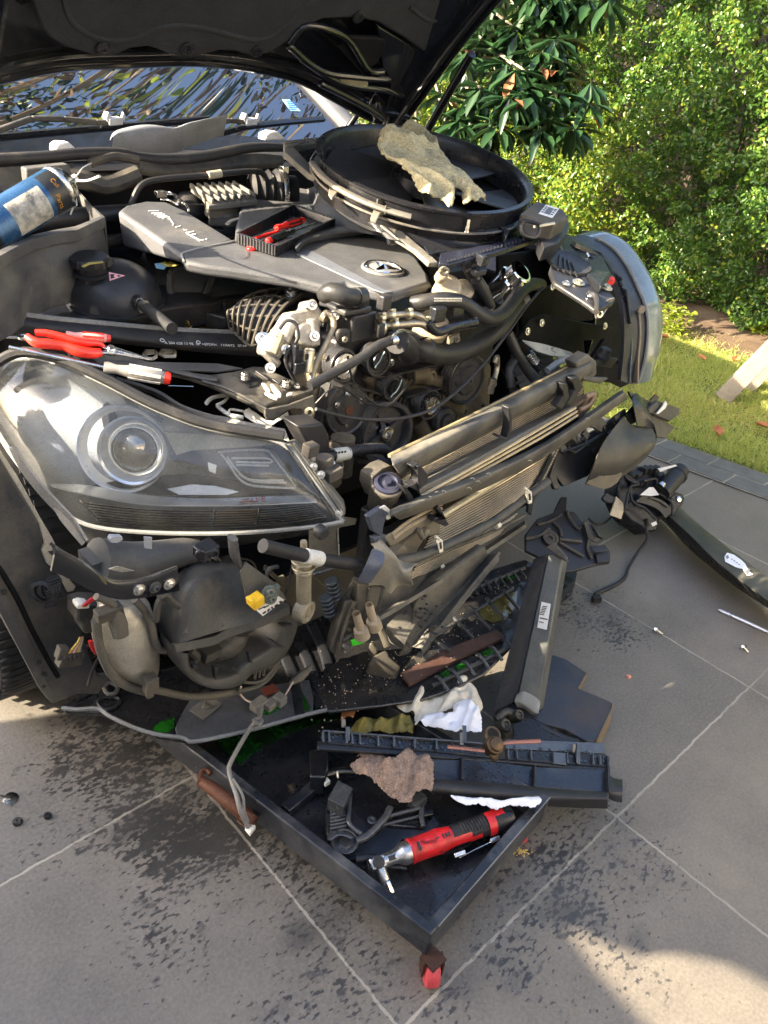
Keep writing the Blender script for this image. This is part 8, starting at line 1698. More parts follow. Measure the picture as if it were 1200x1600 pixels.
# droplets on floor
mb = MB()
for k in range(500):
 u = random.uniform(.02, LU - .02); v = random.uniform(.02, LV * .8); r = random.uniform(.0008, .0028); mb.lathe(P_uv(u, v, .0622), (0, 0, 1), [(r, 0), (r * .7, r * .4), (0, r * .5)], 6)
tag(Db('oil_droplets', mb, mat('oil_drop', (.01, .01, .01), .05, coat=1, bump=0)), None, None, kind='stuff')
# -- plastic strips lying over the tray
def slat_pl(z, tilt=(0, -.35, 1)): return Plane(W('b1', 500, 690, 'z%.3f' % z), tilt)
S1 = slat_pl(.15); T1 = thing('ribbed_strip', 'long ribbed black plastic strip, wet at its left end, lying above the brown cloth', 'plastic strip', (.85, .6, .13))
mb = MB(); mb.plate('b1', '95,628 200,633 350,648 480,658 655,674 655,700 720,722 735,715 735,690 1080,705 1092,716 1095,755 1095,772 800,742 520,722 300,705 82,690 80,668 96,664', S1, .008); mb.build('strip_base', M['plasc'], T1, .002)
mb = MB(); mb.surf([pp('b1', '80,668 300,685 520,702 700,722 1096,752', S1.off(.003)), pp('b1', '80,690 300,706 520,724 700,744 1096,774', S1.off(-.016))], 4, 2, .004); mb.build('strip_front', M['plas'], T1)
mb = MB(); xs = [97, 118, 178, 198, 225, 288, 343, 415, 490]
for x in xs: y = 630 + (x - 95) * .068; mb.bar(W('b1', x, y, S1.off(.004)), W('b1', x + 2, y + 38, S1.off(.004)), .004, .010, S1.n)
for x in (740, 770, 820, 898, 945, 1035, 1060, 1088): y = 690 + (x - 735) * .07; mb.bar(W('b1', x, y, S1.off(.004)), W('b1', x + 2, y + 34, S1.off(.004)), .003, .008, S1.n)
for (x, y, h) in ((185, 612, 50), (590, 608, 60), (580, 632, 45), (985, 672, 70), (970, 672, 30), (170, 585, 30)): mb.bar(W('b1', x, y, S1.off(.012)), W('b1', x, y + h, S1.off(.004)), .008, .004, S1.n)
mb.plate('b1', '735,655 1075,668 1080,705 735,688', S1.off(-.002), .004); mb.plate('b1', '900,700 945,704 945,745 900,740', S1.off(.004), .003); mb.bar(W('b1', 98, 628, S1.off(.004)), W('b1', 650, 672, S1.off(.004)), .003, .008, S1.n); mb.plate('b1', '1092,716 1098,720 1098,752 1092,750', S1.off(.01), .01)
mb.build('strip_ribs', mat('wet_blue_grey', (.055, .062, .072), .25, dust=(.2, .2, .2), amt=.35, coat=.4), T1, .0008)
mb = MB()
for k in range(220):
 x = random.uniform(95, 500) if k < 150 else random.uniform(500, 1080); y = 632 + (x - 95) * .07 + random.uniform(0, 38); r = random.uniform(.0012, .0034); q = W('b1', x, y, S1.off(.0005)); a = q + Vector((random.uniform(-.003, .003), random.uniform(-.003, .003), 0)); mb.lathe(q, S1.n, [(r, 0), (r * .75, r * .35), (0, r * .45)], 7)
tag(mb.build('water_beads', mat('wet_bead', (.012, .013, .016), .03, coat=1, bump=0), T1), None, None, kind='stuff')
S2 = Plane(W('b1', 700, 800, 'z.118'), (0, -.25, 1)); T2 = thing('channel_strip', 'broad black plastic channel with compartments, lying along the right of the tray', 'plastic strip', (1.0, .5, .1))
mb = MB(); mb.plate('b1', '300,705 480,700 600,722 830,750 1085,760 1095,785 1088,842 830,822 480,795 400,790', S2, .006); mb.build('channel_bed', mat('wet_navy_plastic', (.014, .017, .026), .3, dust=(.12, .12, .12), amt=.35, coat=.3), T2, .002)
mb = MB(); mb.surf([pp('b1', '480,792 700,806 900,826 1088,838', S2.off(.010)), pp('b1', '480,815 700,832 900,850 1088,862', S2.off(.016)), pp('b1', '480,838 700,858 900,872 1088,872', S2.off(.008)), pp('b1', '480,848 700,868 900,890 1088,897', S2.off(-.012))], 5, 4, .004)
for x, y0, y1 in ((580, 722, 800), (832, 752, 825), (1086, 760, 840)): mb.bar(W('b1', x, y0, S2.off(.006)), W('b1', x, y1, S2.off(.006)), .004, .014, S2.n)
mb.surf([pp('b1', '1095,780 1110,790 1140,796', S2.off(.006)), pp('b1', '1092,830 1112,838 1140,835', S2.off(.016)), pp('b1', '1090,862 1112,872 1138,876', S2.off(.0))], 4, 4, .006); mb.build('channel_rim', M['plas'], T2, .001)
mb = MB()
for k in range(90):
 x = random.gauss(690, 50); y = random.uniform(735, 805); r = random.uniform(.001, .0024); mb.lathe(W('b1', x, y, S2.off(.0005)), S2.n, [(r, 0), (r * .7, r * .35), (0, r * .45)], 6)
tag(mb.build('water_beads', mat('wet_bead', (.01, .01, .01)), T2), None, None, kind='stuff')
# flat oily plate at the right, with its folded edge
S3 = Plane(W('b1', 950, 520, 'z.06'), (0, -.08, 1)); T3 = thing('oily_plate', 'flat dark oily panel with a stepped edge, on the paving right of the leaning cooler', 'panel', (1.2, .6, 0))
mb = MB(); mb.plate('b1', '700,560 780,450 868,368 900,362 945,378 1016,425 1002,448 985,478 1075,515 1105,530 1098,560 1048,660 1020,664 940,620 820,590', S3, .010); mb.build('panel_face', mat('oily_navy_panel', (.022, .023, .030), .38, dust=(.10, .075, .05), amt=.55, dscale=7, bump=.4, bscale=60, coat=.2), T3, .002)
mb = MB(); mb.surf([pp('b1', '1108,532 1100,562 1052,662', S3.off(.002)), [p - Vector((-.004, .004, .045)) for p in pp('b1', '1108,532 1100,562 1052,662', S3)]], 3, 2, .003); mb.surf([pp('b1', '1020,425 1005,450 988,480', S3.off(.001)), [p - Vector((0, 0, .03)) for p in pp('b1', '1020,425 1005,450 988,480', S3)]], 2, 2, .003); mb.build('panel_edge', mat('tan_edge', (.16, .12, .07), .6), T3)
mb = MB(); mb.tube(pp('b1', '820,590 880,625 940,655 985,668', 'z.075'), .009, 8, 2); mb.plate('b1', '760,600 820,580 900,640 1000,668 760,655', 'z.09', .01); mb.build('panel_lip', M['plasc'], T3, .002)
# brass and copper valve clamp
K = thing('brass_clamp', 'dirty brass clamp with a copper coloured lever, at the foot of the leaning cooler', 'clamp', W('b1', 690, 690, 'z.16')); Kp = 'z.185'
mb = MB(); mb.lathe(W('b1', 690, 680, 'z.18'), (-.1, -.5, .9), [(0, -.02), (.014, -.02), (.014, 0), (.017, .002), (.017, .010), (.013, .012), (.013, .018), (0, .02)], 20); mb.lathe(W('b1', 688, 710, 'z.165'), (0, -1, .2), [(0, 0), (.010, 0), (.010, .01), (.006, .012), (0, .012)], 6); mb.build('clamp_body', mat('dirty_brass', (.11, .07, .035), .35, .8, dust=(.03, .03, .03), amt=.6), K, .001)
mb = MB(); mb.tube(pp('b1', '705,680 730,668 800,664 854,662', Kp), [.004, .0045, .0045, .005], 10, 3, flat=.6); mb.tube(pp('b1', '532,682 590,688 660,696', Kp), .0042, 10, 2, flat=.6); mb.build('lever', mat('copper_lever', (.40, .17, .11), .35, .7, dust=(.1, .06, .04), amt=.35), K)
mb = MB(); mb.lathe(W('b1', 688, 640, 'z.19'), (0, -.4, 1), [(.016, -.002), (.0175, .0), (.016, .003), (.012, .003)], 24); mb.build('band', mat('dirty_brass', (1, 1, 1)), K)
# cloths
def rag(nm, c, st, pl, m, lab, cat, amp, fr_, lift, step=.005, seed=1, fold=(1, .3, 0), drop=.03, grp=None):
 mb = MB(); cloth(mb, c, st, pl, step, amp, fr_, lift, .003, fold, seed, 0, drop); o = mb.build(nm, m, None, ang=70); tag(o, lab, cat, grp)
 s = o.modifiers.new('s', 'SOLIDIFY'); s.thickness = .002; d = o.modifiers.new('sub', 'SUBSURF'); d.levels = 1; d.render_levels = 1; return o
o = rag('cloth', 'e7', '500,310 560,262 600,255 560,215 640,190 700,172 780,152 860,155 950,180 1000,215 1060,240 1088,300 1085,465 1030,478 960,488 940,535 880,545 800,512 740,490 690,420 600,350', 'z.13', mat('brown_terry', (.24, .17, .13), .95, dust=(.05, .035, .03), amt=.45, dscale=90, bump=1, bscale=420, grain=.8), 'brown oily towelling cloth bunched up in the tray', 'cloth', .036, 11, .008, .004, 5, drop=.03)
tx2 = bpy.data.textures.new('terry2', 'CLOUDS'); tx2.noise_scale = .005; d_ = o.modifiers.new('d', 'DISPLACE'); d_.texture = tx2; d_.strength = .007; d_.mid_level = .5
rag('cloth', 'b1', '190,640 215,602 245,600 330,590 400,583 412,612 412,650 330,645 250,642 200,720 185,690', 'z.12', mat('yellow_oily_cloth', (.17, .14, .03), .45, dust=(.03, .025, .01), amt=.45, dscale=30, bump=.6, bscale=200), 'oily yellow cloth tucked behind the ribbed plastic strip', 'cloth', .018, 16, .008, .004, 8, drop=.012)
stain = mat('stained_white_rag', (.62, .56, .44), .8, dust=(.16, .07, .02), amt=.42, dscale=9, bump=.4, bscale=200, vary=.12)
rag('rag', 'b1', '332,530 380,515 430,490 520,478 560,460 600,466 630,500 655,560 640,580 560,560 500,590 440,600 415,620 415,580 360,562', 'z.125', stain, 'crumpled cream rag with brown stains under the leaning cooler', 'rag', .028, 13, .002, .005, 12, drop=.014)
rag('paper_towel', 'b1', '430,610 450,580 500,568 545,575 548,520 565,492 590,520 640,560 652,590 650,642 560,635 480,625', 'z.14', mat('white_paper', (.72, .73, .78), .8, dust=(.45, .3, .18), amt=.15, dscale=9, bump=.2, vary=.05), 'white paper towel on top of the stained rag, above the ribbed strip', 'paper towel', .022, 15, .002, .0045, 21, drop=.01)
rag('paper_towel', 'b1', '530,856 600,862 720,878 790,868 845,858 862,880 832,905 740,900 700,912 640,898 580,893', 'z.125', mat('white_paper', (.7, .7, .7)), 'folded strip of white paper towel beside the red ratchet', 'paper towel', .012, 10, .006, .0045, 30, drop=.012)
# black bracket moulding in the tray
BK = thing('bracket_moulding', 'oily black moulded bracket with a round socket, lying in the tray under the brown cloth', 'bracket', W('e7', 620, 640, 'z.066')); Eb = Plane(W('e7', 600, 640, 'z.085'), (0, -.1, 1)); wetp = mat('wet_black_plastic', (.010, .010, .012), .22, dust=(.15, .15, .15), amt=.25, coat=.5)
mb = MB(); mb.plate('e7', '340,570 380,430 480,380 520,420 600,380 760,500 790,540 1000,490 1100,490 1105,590 1040,600 1030,690 760,660 640,770 560,790 540,830 480,850 400,800 360,740', Eb, .014); mb.build('moulding', wetp, BK, .003)
mb = MB(); mb.lathe(W('e7', 480, 785, Eb.off(.002)), Eb.n, [(.024, 0), (.024, .006), (.020, .006), (.019, .001), (.012, .001), (.011, .003), (0, .003)], 28)
for k in range(10): a = k * .628; mb.lathe(W('e7', 480, 785, Eb.off(.002)) + Vector((math.cos(a) * .013, math.sin(a) * .013, 0)), Eb.n, [(.003, 0), (.002, .002), (0, .002)], 8)
mb.lathe(W('e7', 672, 628, Eb.off(.001)), Eb.n, [(.009, 0), (.009, .001), (.004, .002), (.003, 0), (0, 0)], 20)
mb.tube(pp('e7', '520,440 515,560 510,640 550,690 600,725', Eb.off(.012)), .0045, 8); mb.tube(pp('e7', '800,540 770,600 720,660 640,740 560,775', Eb.off(.012)), .007, 8); mb.tube(pp('e7', '740,665 900,625 1010,600', Eb.off(.004)), .003, 6); mb.tube(pp('e7', '790,600 1020,540', Eb.off(.01)), .004, 6, 1); mb.tube(pp('e7', '1020,540 1015,600 1030,680', Eb.off(.01)), .005, 6)
for k in range(6): mb.tube(pp('e7', f'380,{570+k*24} 500,{545+k*24}', Eb.off(.006)), .003, 6, 1)
mb.box(W('e7', 450, 480, Eb.off(.02)), (.04, .02, 0), (-.01, .03, 0), (0, 0, .03)); mb.box(W('e7', 990, 500, Eb.off(.01)), (.03, 0, 0), (0, .02, 0), (0, 0, .02)); mb.build('moulding_ribs', mat('grey_wet_rib', (.05, .052, .055), .25, dust=(.2, .2, .2), amt=.3, coat=.3), BK, .001)
mb = MB(); mb.surf([pp('e7', '380,700 440,700 520,720', Eb.off(.006)), pp('e7', '360,760 440,720 540,740', Eb.off(.020)), pp('e7', '390,770 450,735 530,760', Eb.off(.02))], 4, 3, .003); mb.build('socket_hood', mat('grey_wet_rib', (.1, .1, .1)), BK)
mb = MB(); mb.box(W('e7', 355, 365, 'z.10'), (.012, 0, 0), (0, .010, 0), (0, 0, .010)); mb.tube(pp('e7', '432,290 436,335', 'z.12'), .002, 6, 1); mb.build('bright_clip', M['cream'], BK, .001)
BX = MB(); BX.plate('e7', '235,140 350,130 370,160 372,270 350,330 240,330', 'z.12', .05); BX.tube(pp('e7', '330,320 440,290 560,290', 'z.10'), .009, 8); tag(BX.build('black_housing', wetp, None, .004), 'black plastic housing in the shadow under the left end of the ribbed strip', 'housing')
mb = MB(); mb.plate('e7', '560,780 740,660 1030,690 1100,600 1140,660 1000,770 880,760 800,860 700,890 500,900 500,870', 'z.072', .004); tag(mb.build('rubber_mat', mat('wet_navy_sheet', (.02, .024, .034), .35, dust=(.1, .1, .1), amt=.4, bump=.4, bscale=90)), 'dark navy plastic sheet under the bracket, beside the ratchet head', 'sheet')
# red cordless ratchet
t0 = W('d5', 150, 495, 'z.098'); t1 = W('d5', 1085, 165, 'z.100'); ra = (t1 - t0).normalized(); RL = (t1 - t0).length
RT = thing('cordless_ratchet', 'red and black cordless ratchet wrench lying in the corner of the tray', 'power tool', t0)
tu = (EYE - t0); tu = (tu - ra * tu.dot(ra)).normalized(); tv = ra.cross(tu)
def seg(nm, prof, m, a0=0, a1=360, r=1.0, par=None, n=40):
 mb = MB(); mb.lathe(t0, ra, [(q * r, h * RL) for q, h in prof], n if a1 - a0 >= 360 else 16, a0=a0, a1=a1, u=tu); return mb.build(nm, m, par or RT)
redb = mat('ratchet_red', (.52, .012, .015), .35, dust=(.06, .01, .01), amt=.45, dscale=25, bump=.1, coat=.2); rubg = mat('ratchet_rubber', (.014, .014, .016), .5, dust=DUST, amt=.15, bump=.2)
seg('steel_neck', [(0, -.005), (.011, 0), (.0115, .10), (.013, .13), (.0175, .155), (.019, .17), (.019, .21), (.0185, .225)], mat('brushed_steel', (.42, .42, .42), .28, .95, dust=(.05, .05, .05), amt=.3))
rb = seg('red_body', [(.0185, .215), (.0215, .22), (.0215, .235), (.0205, .24), (.0205, .38), (.022, .44), (.0195, .50), (.018, .54), (.018, .60)], redb)
gp = seg('black_grip', [(.0185, .53), (.0195, .55), (.0192, .60), (.0190, .70), (.0195, .80), (.021, .88), (.0215, .93)], rubg)
seg('battery', [(.0205, .90), (.0215, .925), (.0218, .97), (.0212, 1.0), (.019, 1.012), (0, 1.013)], M['plasc'])
seg('red_ring', [(.0222, .80), (.0226, .83), (.0222, .86)], redb, -60, 75); seg('red_ring', [(.0222, .86), (.0228, .90), (.0222, .94)], redb, -78, -20, 1.0)
seg('red_flash', [(.0206, .50), (.0206, .60), (.0204, .66)], redb, 8, 52); seg('red_flash', [(.0204, .64), (.0204, .74)], redb, 35, 62)
for k in range(9):
 seg('grip_groove', [(.0205, .60 + k * .022), (.0214, .604 + k * .022), (.0205, .611 + k * .022)], rubg, -50, 6 + k * 2)
seg('trigger', [(.0215, .44), (.0245, .46), (.0240, .62), (.021, .66)], M['plasc'], 60, 110)
for k in range(3): seg('vent', [(.0220, .445 + k * .022), (.0222, .452 + k * .022), (.0220, .458 + k * .022)], M['ink'], -25, -5, par=rb)
seg('vent', [(.0210, .26), (.0212, .27), (.0210, .28)], M['ink'], -30, 12, par=rb); seg('vent', [(.0214, .40), (.0216, .42), (.0216, .44)], M['ink'], 48, 56, par=rb); seg('vent', [(.0214, .39), (.0222, .41), (.0222, .42)], M['ink'], -18, -12, par=rb)
cu = bpy.data.curves.new('lettering', 'FONT'); cu.body = 'Milwaukee'; cu.size = .0105; cu.extrude = .0002; cu.shear = .35; o = bpy.data.objects.new('lettering', cu); COL.objects.link(o)
me = bpy.data.meshes.new_from_object(o.evaluated_get(bpy.context.evaluated_depsgraph_get())); bpy.data.objects.remove(o); vs = []
for v in me.vertices:
 a = rad(12) + (v.co.y - v.co.x * .12) / .021 ; h = .285 * RL + v.co.x * .62; rr = .0212 + .0014 * max(0, (h / RL - .33) / .1); vs.append(t0 + ra * h + (tu * math.cos(a) - tv * math.sin(a) * (1)) * rr - wloc(rb))
me2 = bpy.data.meshes.new('lettering'); me2.from_pydata([tuple(v) for v in vs], [], [tuple(p.vertices) for p in me.polygons]); me2.materials.append(M['ink']); o = bpy.data.objects.new('lettering', me2); COL.objects.link(o); o.parent = rb
mb = MB(); mb.box(t0 - ra * .004, ra * .030, tu.cross(ra) * .022, tu * .020); hd = mb.build('ratchet_head', mat('brushed_steel', (.4, .4, .4)), RT, .004)
mb = MB(); mb.lathe(t0 - ra * .004 + tu * .004, tu, [(.010, .004), (.010, .009), (.008, .010), (0, .010)], 20); mb.box(t0 + ra * .022 + tu * .0105, ra * .016, tu.cross(ra) * .008, tu * .002); mb.build('head_plate', M['ink'], RT)
s0 = t0 - ra * .002; sdn = (W('d5', 200, 640, 'z.085') - s0).normalized(); mb = MB(); mb.lathe(s0 + sdn * .008, sdn, [(.0085, 0), (.0085, .022), (.0075, .024), (.0065, .025)], 20); mb.build('socket_drive', mat('brushed_steel', (.4, .4, .4)), RT); mb = MB(); mb.lathe(s0 + sdn * .033, sdn, [(.0072, 0), (.0072, .018), (.006, .020), (0, .02)], 6); mb.build('socket', M['steel'], RT)
mb = MB(); mb.tube([W('d5', 725, 465, 'z.085'), W('d5', 850, 400, 'z.088'), W('d5', 965, 345, 'z.09')], .0016, 6, 1); mb.box(W('d5', 730, 435, 'z.09'), ra * .022, tv * .008, tu * .006); mb.box(W('d5', 985, 330, 'z.092'), ra * .02, tv * .008, tu * .006); mb.build('wire_guard', M['steel'], RT, .001)
mb = MB(); mb.tube(pp('d5', '-20,475 60,465 120,470', 'z.085'), .009, 10); mb.tube(pp('d5', '180,520 260,530 350,540', 'z.078'), .0025, 6); tag(mb.build('dark_socket_bar', M['blackd']), 'dark extension bar beside the ratchet head', 'tool')
# -- bumper beam and the lamp motor on it, bolts, rod
BB = thing('bumper_beam', 'curved dusty black bumper beam lying on the paving, running out at the right edge', 'bumper beam', W('c1', 900, 850, 'z0'))
far_ = pp('c1', '560,470 690,583 800,683 900,763 1000,843 1200,990 1420,1150', 'z.085'); nr_ = pp('c1', '520,540 640,647 740,737 850,848 960,945 1200,1125 1420,1280', 'z.09'); bt_ = pp('c1', '480,570 605,672 720,800 850,912 1000,1032 1200,1165 1420,1310', 'z.012')
mb = MB(); mb.surf([[p - Vector((0, 0, .07)) for p in far_], far_, nr_], 4, 3, .003); mb.build('beam_top', mat('dusty_beam_top', (.032, .033, .030), .4, dust=(.17, .16, .12), amt=.6, dscale=8), BB)
mb = MB(); mb.surf([nr_, [(a + b) / 2 + Vector((-.004, .004, 0)) for a, b in zip(nr_, bt_)], bt_], 4, 3, .003); mb.build('beam_face', M['plasc'], BB)
mb = MB(); mb.surf([pp('c1', '740,735 800,790 870,860', 'z.091'), pp('c1', '760,700 820,750 890,800', 'z.093')], 3, 2, .002); mb.tube(pp('c1', '800,685 850,735 900,775', 'z.088'), .002, 6, 2); mb.build('beam_step', mat('dusty_beam_top', (.1, .1, .1)), BB)
LP_ = Plane((0, 0, .0935), (0, 0, 1)); mb = MB(); mb.plate('c1', '945,862 960,838 1000,850 1045,882 1068,905 1085,945 1112,966 1080,973 1050,932 1012,922 950,890', LP_.off(.004), .001); lb = mb.build('torn_label', mat('torn_white_label', (.78, .79, .84), .6, bump=.5, bscale=60, vary=.05), BB)
mb = MB(); mb.plate('c1', '952,860 966,850 972,868 960,876', LP_.off(.0055), .0004); mb.plate('c1', '1060,948 1090,930 1096,950 1078,966', LP_.off(.0055), .0004)
for k in range(4): mb.plate('c1', f'{985+k*14},{872+k*10} {996+k*14},{876+k*10} {994+k*14},{880+k*10} {983+k*14},{876+k*10}', LP_.off(.0055), .0004)
mb.build('label_print', mat('faded_letters', (.2, .2, .2)), lb)
MO = thing('lamp_motor', 'black motor and bracket with loose cables, perched on the end of the bumper beam', 'motor', W('c1', 520, 640, 'z.03')); MP_ = Plane(W('c1', 520, 520, 'z.14'), (-.3, -.8, .8))
mb = MB(); mb.plate('c1', '315,450 350,350 400,330 540,330 600,380 600,470 650,520 640,600 560,650 550,710 500,715 455,680 400,650 355,600 320,520', MP_, .07); mb.plate('c1', '225,515 255,483 310,510 300,560 240,540', MP_.off(.01), .01); mb.plate('c1', '630,500 660,482 700,490 715,515 700,560 640,620 610,620', MP_.off(.02), .02); mb.build('motor_bracket', M['plasc'], MO, .006)
mb = MB(); a = W('c1', 590, 470, 'z.17'); b = W('c1', 690, 355, 'z.20'); ax = (b - a).normalized(); mb.lathe(a, ax, [(0, -.02), (.028, -.02), (.030, 0), (.030, (b - a).length * .7), (.033, (b - a).length * .72), (.033, (b - a).length * .80), (.026, (b - a).length * .84), (.026, (b - a).length), (.022, (b - a).length + .004), (.014, (b - a).length + .004), (.014, (b - a).length - .004), (0, (b - a).length - .004)], 32); mb.build('motor', M['plas'], MO)
mb = MB(); mb.lathe(MP_.off(.022).at(*px('c1', 678, 525)), MP_.n, [(.009, 0), (.009, .002), (.005, .003), (0, .003)], 16); mb.lathe(W('c1', 575, 445, 'z.19'), ax, [(.012, -.01), (.012, .006), (.008, .010), (0, .01)], 16); mb.build('motor_fittings', M['steel'], MO)
mb = MB(); mb.surf([pp('c1', '420,540 500,560 560,590 600,640', MP_.off(.025)), pp('c1', '470,500 560,520 620,560 640,600', MP_.off(.03))], 4, 3, .004); mb.surf([pp('c1', '500,520 560,540 610,575', MP_.off(.034)), pp('c1', '520,510 580,530 630,570', MP_.off(.036))], 3, 2, .003)
for k in range(10): mb.box(MP_.off(.012).at(*px('c1', 380 + (k * 53) % 190, 350 + (k * 37) % 110)), (.02 + .004 * (k % 3), 0, .004), (0, .02, 0), (.004, 0, .02))
mb.plate('c1', '360,560 400,540 415,575 380,590', MP_.off(.012), .004); mb.build('motor_ribs', M['plas'], MO, .002)
mb = MB(); mb.plate('c1', '450,500 505,455 530,455 562,500 520,506', MP_.off(.04), .002); mb.plate('c1', '555,345 660,322 668,330 600,352 570,365', MP_.off(.05), .003); mb.plate('c1', '515,665 545,655 552,672 525,685', MP_.off(.02), .002); mb.build('bare_patches', mat('pale_bracket', (.6, .6, .5)), MO)
mb = MB(); mb.surf([pp('c1', '312,508 350,545', MP_.off(.012)), pp('c1', '295,560 355,590', MP_.off(.018)), pp('c1', '275,618 340,642', MP_.off(.012))], 4, 3, .006); mb.build('beige_tag', mat('beige_tag', (.50, .42, .29), .6, dust=(.2, .15, .1), amt=.35, dscale=40), MO, .001)
mb = MB()
for st in ('360,590 390,460 440,440 420,420 360,380', '390,470 410,540 480,580 540,640', '560,490 620,530 640,560 640,620', '350,360 370,400 420,430', '470,420 540,405 550,440'): mb.tube(pp('c1', st, MP_.off(.03)), .0042, 8)
mb.build('motor_cables', M['rub'], MO)
mb = MB(); mb.tube(pp('c1', '150,640 190,672 240,665 285,625', 'z.06'), .004, 8); mb.tube([W('c1', 492, 640, 'z.10'), W('c1', 488, 700, 'z.07'), W('c1', 490, 765, 'z.05'), W('c1', 440, 830, 'z.02'), W('c1', 385, 920, 'z.006'), W('c1', 360, 985, 'z.006'), W('c1', 300, 1030, 'z.006'), W('c1', 200, 1075, 'z.008'), W('c1', 185, 1085, 'z.008')], [.005, .005, .0055, .0045, .004, .0055, .006, .0065, .004], 8); mb.box(W('c1', 195, 1110, 'z.010'), (.020, -.012, 0), (.008, .014, 0), (0, 0, .016)); mb.build('tail_lead', M['rub'], MO)
mb = MB(); mb.tube(pp('c1', '920,1178 1060,1240 1280,1340', 'z.006'), .0048, 10, 1); mb.lathe(W('c1', 921, 1178, 'z.006'), W('c1', 921, 1178, 'z.006') - W('c1', 1060, 1240, 'z.006'), [(.0048, 0), (.003, .006), (0, .007)], 10); tag(mb.build('silver_rod', mat('bright_rod', (.62, .62, .62), .3, .6, bump=0)), 'thin bright silver rod on the paving at the right edge', 'rod')
def bolt_thing(a, b, lab, r=.0035):
 t = thing('loose_bolt', lab, 'bolt', a, 'loose bolts on the paving'); d = (b - a).normalized(); mb = MB(); mb.tube([a, b], r, 10, 1, ribs=.0016); mb.build('shank', M['steel'], t); mb = MB(); mb.lathe(a, -d, [(r * 2.6, -.001), (r * 2.6, .001), (r * 1.7, .0015), (r * 1.7, .006), (r * 1.3, .007), (0, .006)], 6); mb.build('head', M['steel'], t)
bolt_thing(W('c1', 545, 1290, 'z.009'), W('c1', 582, 1318, 'z.005'), 'small steel bolt lying on the grout line between the cable end and the rod'); bolt_thing(W('c1', 1058, 1396, 'z.008'), W('c1', 1085, 1424, 'z.005'), 'small steel bolt nearest the right edge, below the silver rod')
t = thing('clip_pin', 'steel pin with a round washer head on the paving at the far left', 'pin', W('c3', 60, 345, 'z0')); c = W('c3', 65, 346, 'z.004'); mb = MB(); mb.lathe(c, (.3, -.3, 1), [(.015, -.003), (.014, 0), (.006, .002), (0, .002)], 20); mb.build('washer', M['steel'], t); mb = MB(); mb.tube([c, c + Vector((-.012, .006, .022)) + Vector((-.01, .0, 0))], .0025, 8, 1); mb.build('pin', M['steel'], t)
for x, y, r, lab in ((97, 477, .0085, 'black rubber plug on the paving, directly below the washer pin'), (264, 445, .007, 'small black plug in an oil spot right of the washer pin')):
 mb = MB(); mb.lathe(W('c3', x, y, 'z.0'), (0, 0, 1), [(r, 0), (r * 1.05, .004), (r * .8, .007), (r * .3, .007), (0, .004)], 18); tag(mb.build('rubber_plug', M['plasc']), lab, 'plug', 'rubber plugs on the paving')
mb = MB(); mb.lathe(W('f', 982, 1057, 'z.002'), (0, 0, 1), [(.007, -.002), (.006, .003), (0, .005)], 7); tag(mb.build('pebble', mat('pink_pebble', (.5, .22, .15), .6)), 'small pinkish pebble on the paving right of the oily panel', 'pebble')
mb = MB()
for k in range(60): r = random.uniform(.0008, .0022); mb.lathe(W('f', 813 + random.gauss(0, 8), 1331 + random.gauss(0, 3), 'z.001'), (0, 0, 1), [(r, 0), (0, r)], 5)
tag(mb.build('crumbs', mat('yellow_crumbs', (.6, .42, .14), .8, bump=0)), 'yellow crumbs scattered beside the tray corner', 'crumbs', kind='stuff')
mb = MB(); mb.surf([pp('f', '535,1108 545,1104 556,1110', 'z.125'), pp('f', '532,1125 545,1118 552,1122', 'z.13')], 4, 3, .001); tag(mb.build('dead_leaf', mat('dead_leaf', (.34, .13, .05))), 'curled orange leaf on the undertray edge above the ribbed strip', 'leaf')
# -- unseen walls added to light and shade the drive
t = thing('shade_screen', 'added unseen screen wall, its opening shaped for the sun patch', 'wall', (-1.15, 0, 0))
def bk(px_, py_):      # where the sun ray through a floor point crosses the wall
 px_, py_ = 1040 + (px_ - 1040) * 1.12, 1560 + (py_ - 1560) * 1.12
 g = W('f', px_, py_, 'z0'); return g + sv * ((-1.15 - g.x) / sv.x)
mb = MB(); X0 = -1.15; hole = [bk(*p) for p in ((893, 1452), (925, 1462), (965, 1482), (1010, 1494), (1060, 1492), (1130, 1507), (1210, 1550), (1300, 1620), (1260, 1720), (1120, 1720), (1020, 1600), (950, 1525))]  # added wall; its opening is shaped to throw the sun patch
y_end = W('f', 80, 1420, 'z0').y + .627 * 1.2 + .25; YE = 1.5; ZT_ = 2.6
def wq(y0, z0, y1, z1): return [Vector((X0, y0, z0)), Vector((X0, y1, z0)), Vector((X0, y1, z1)), Vector((X0, y0, z1))]
hy0 = min(p.y for p in hole); hy1 = max(p.y for p in hole); hz0 = min(p.z for p in hole); hz1 = max(p.z for p in hole)
frame_ = [Vector((X0, hy0 - .02, hz0 - .02)), Vector((X0, YE, hz0 - .02)), Vector((X0, YE, hz1 + .02)), Vector((X0, hy0 - .02, hz1 + .02))]
mb.prism(wq(-6, 0, YE, hz0 - .02), (1, 0, 0), .04); mb.prism(wq(-6, hz1 + .02, YE, ZT_), (1, 0, 0), .04); mb.prism(wq(-6, hz0 - .02, hy0 - .02, hz1 + .02), (1, 0, 0), .04)
k0 = max(range(len(hole)), key=lambda i: hole[i].y); H = hole[k0:] + hole[:k0]
B_pt = Vector((X0, YE, H[0].z))
def order(seq): return seq
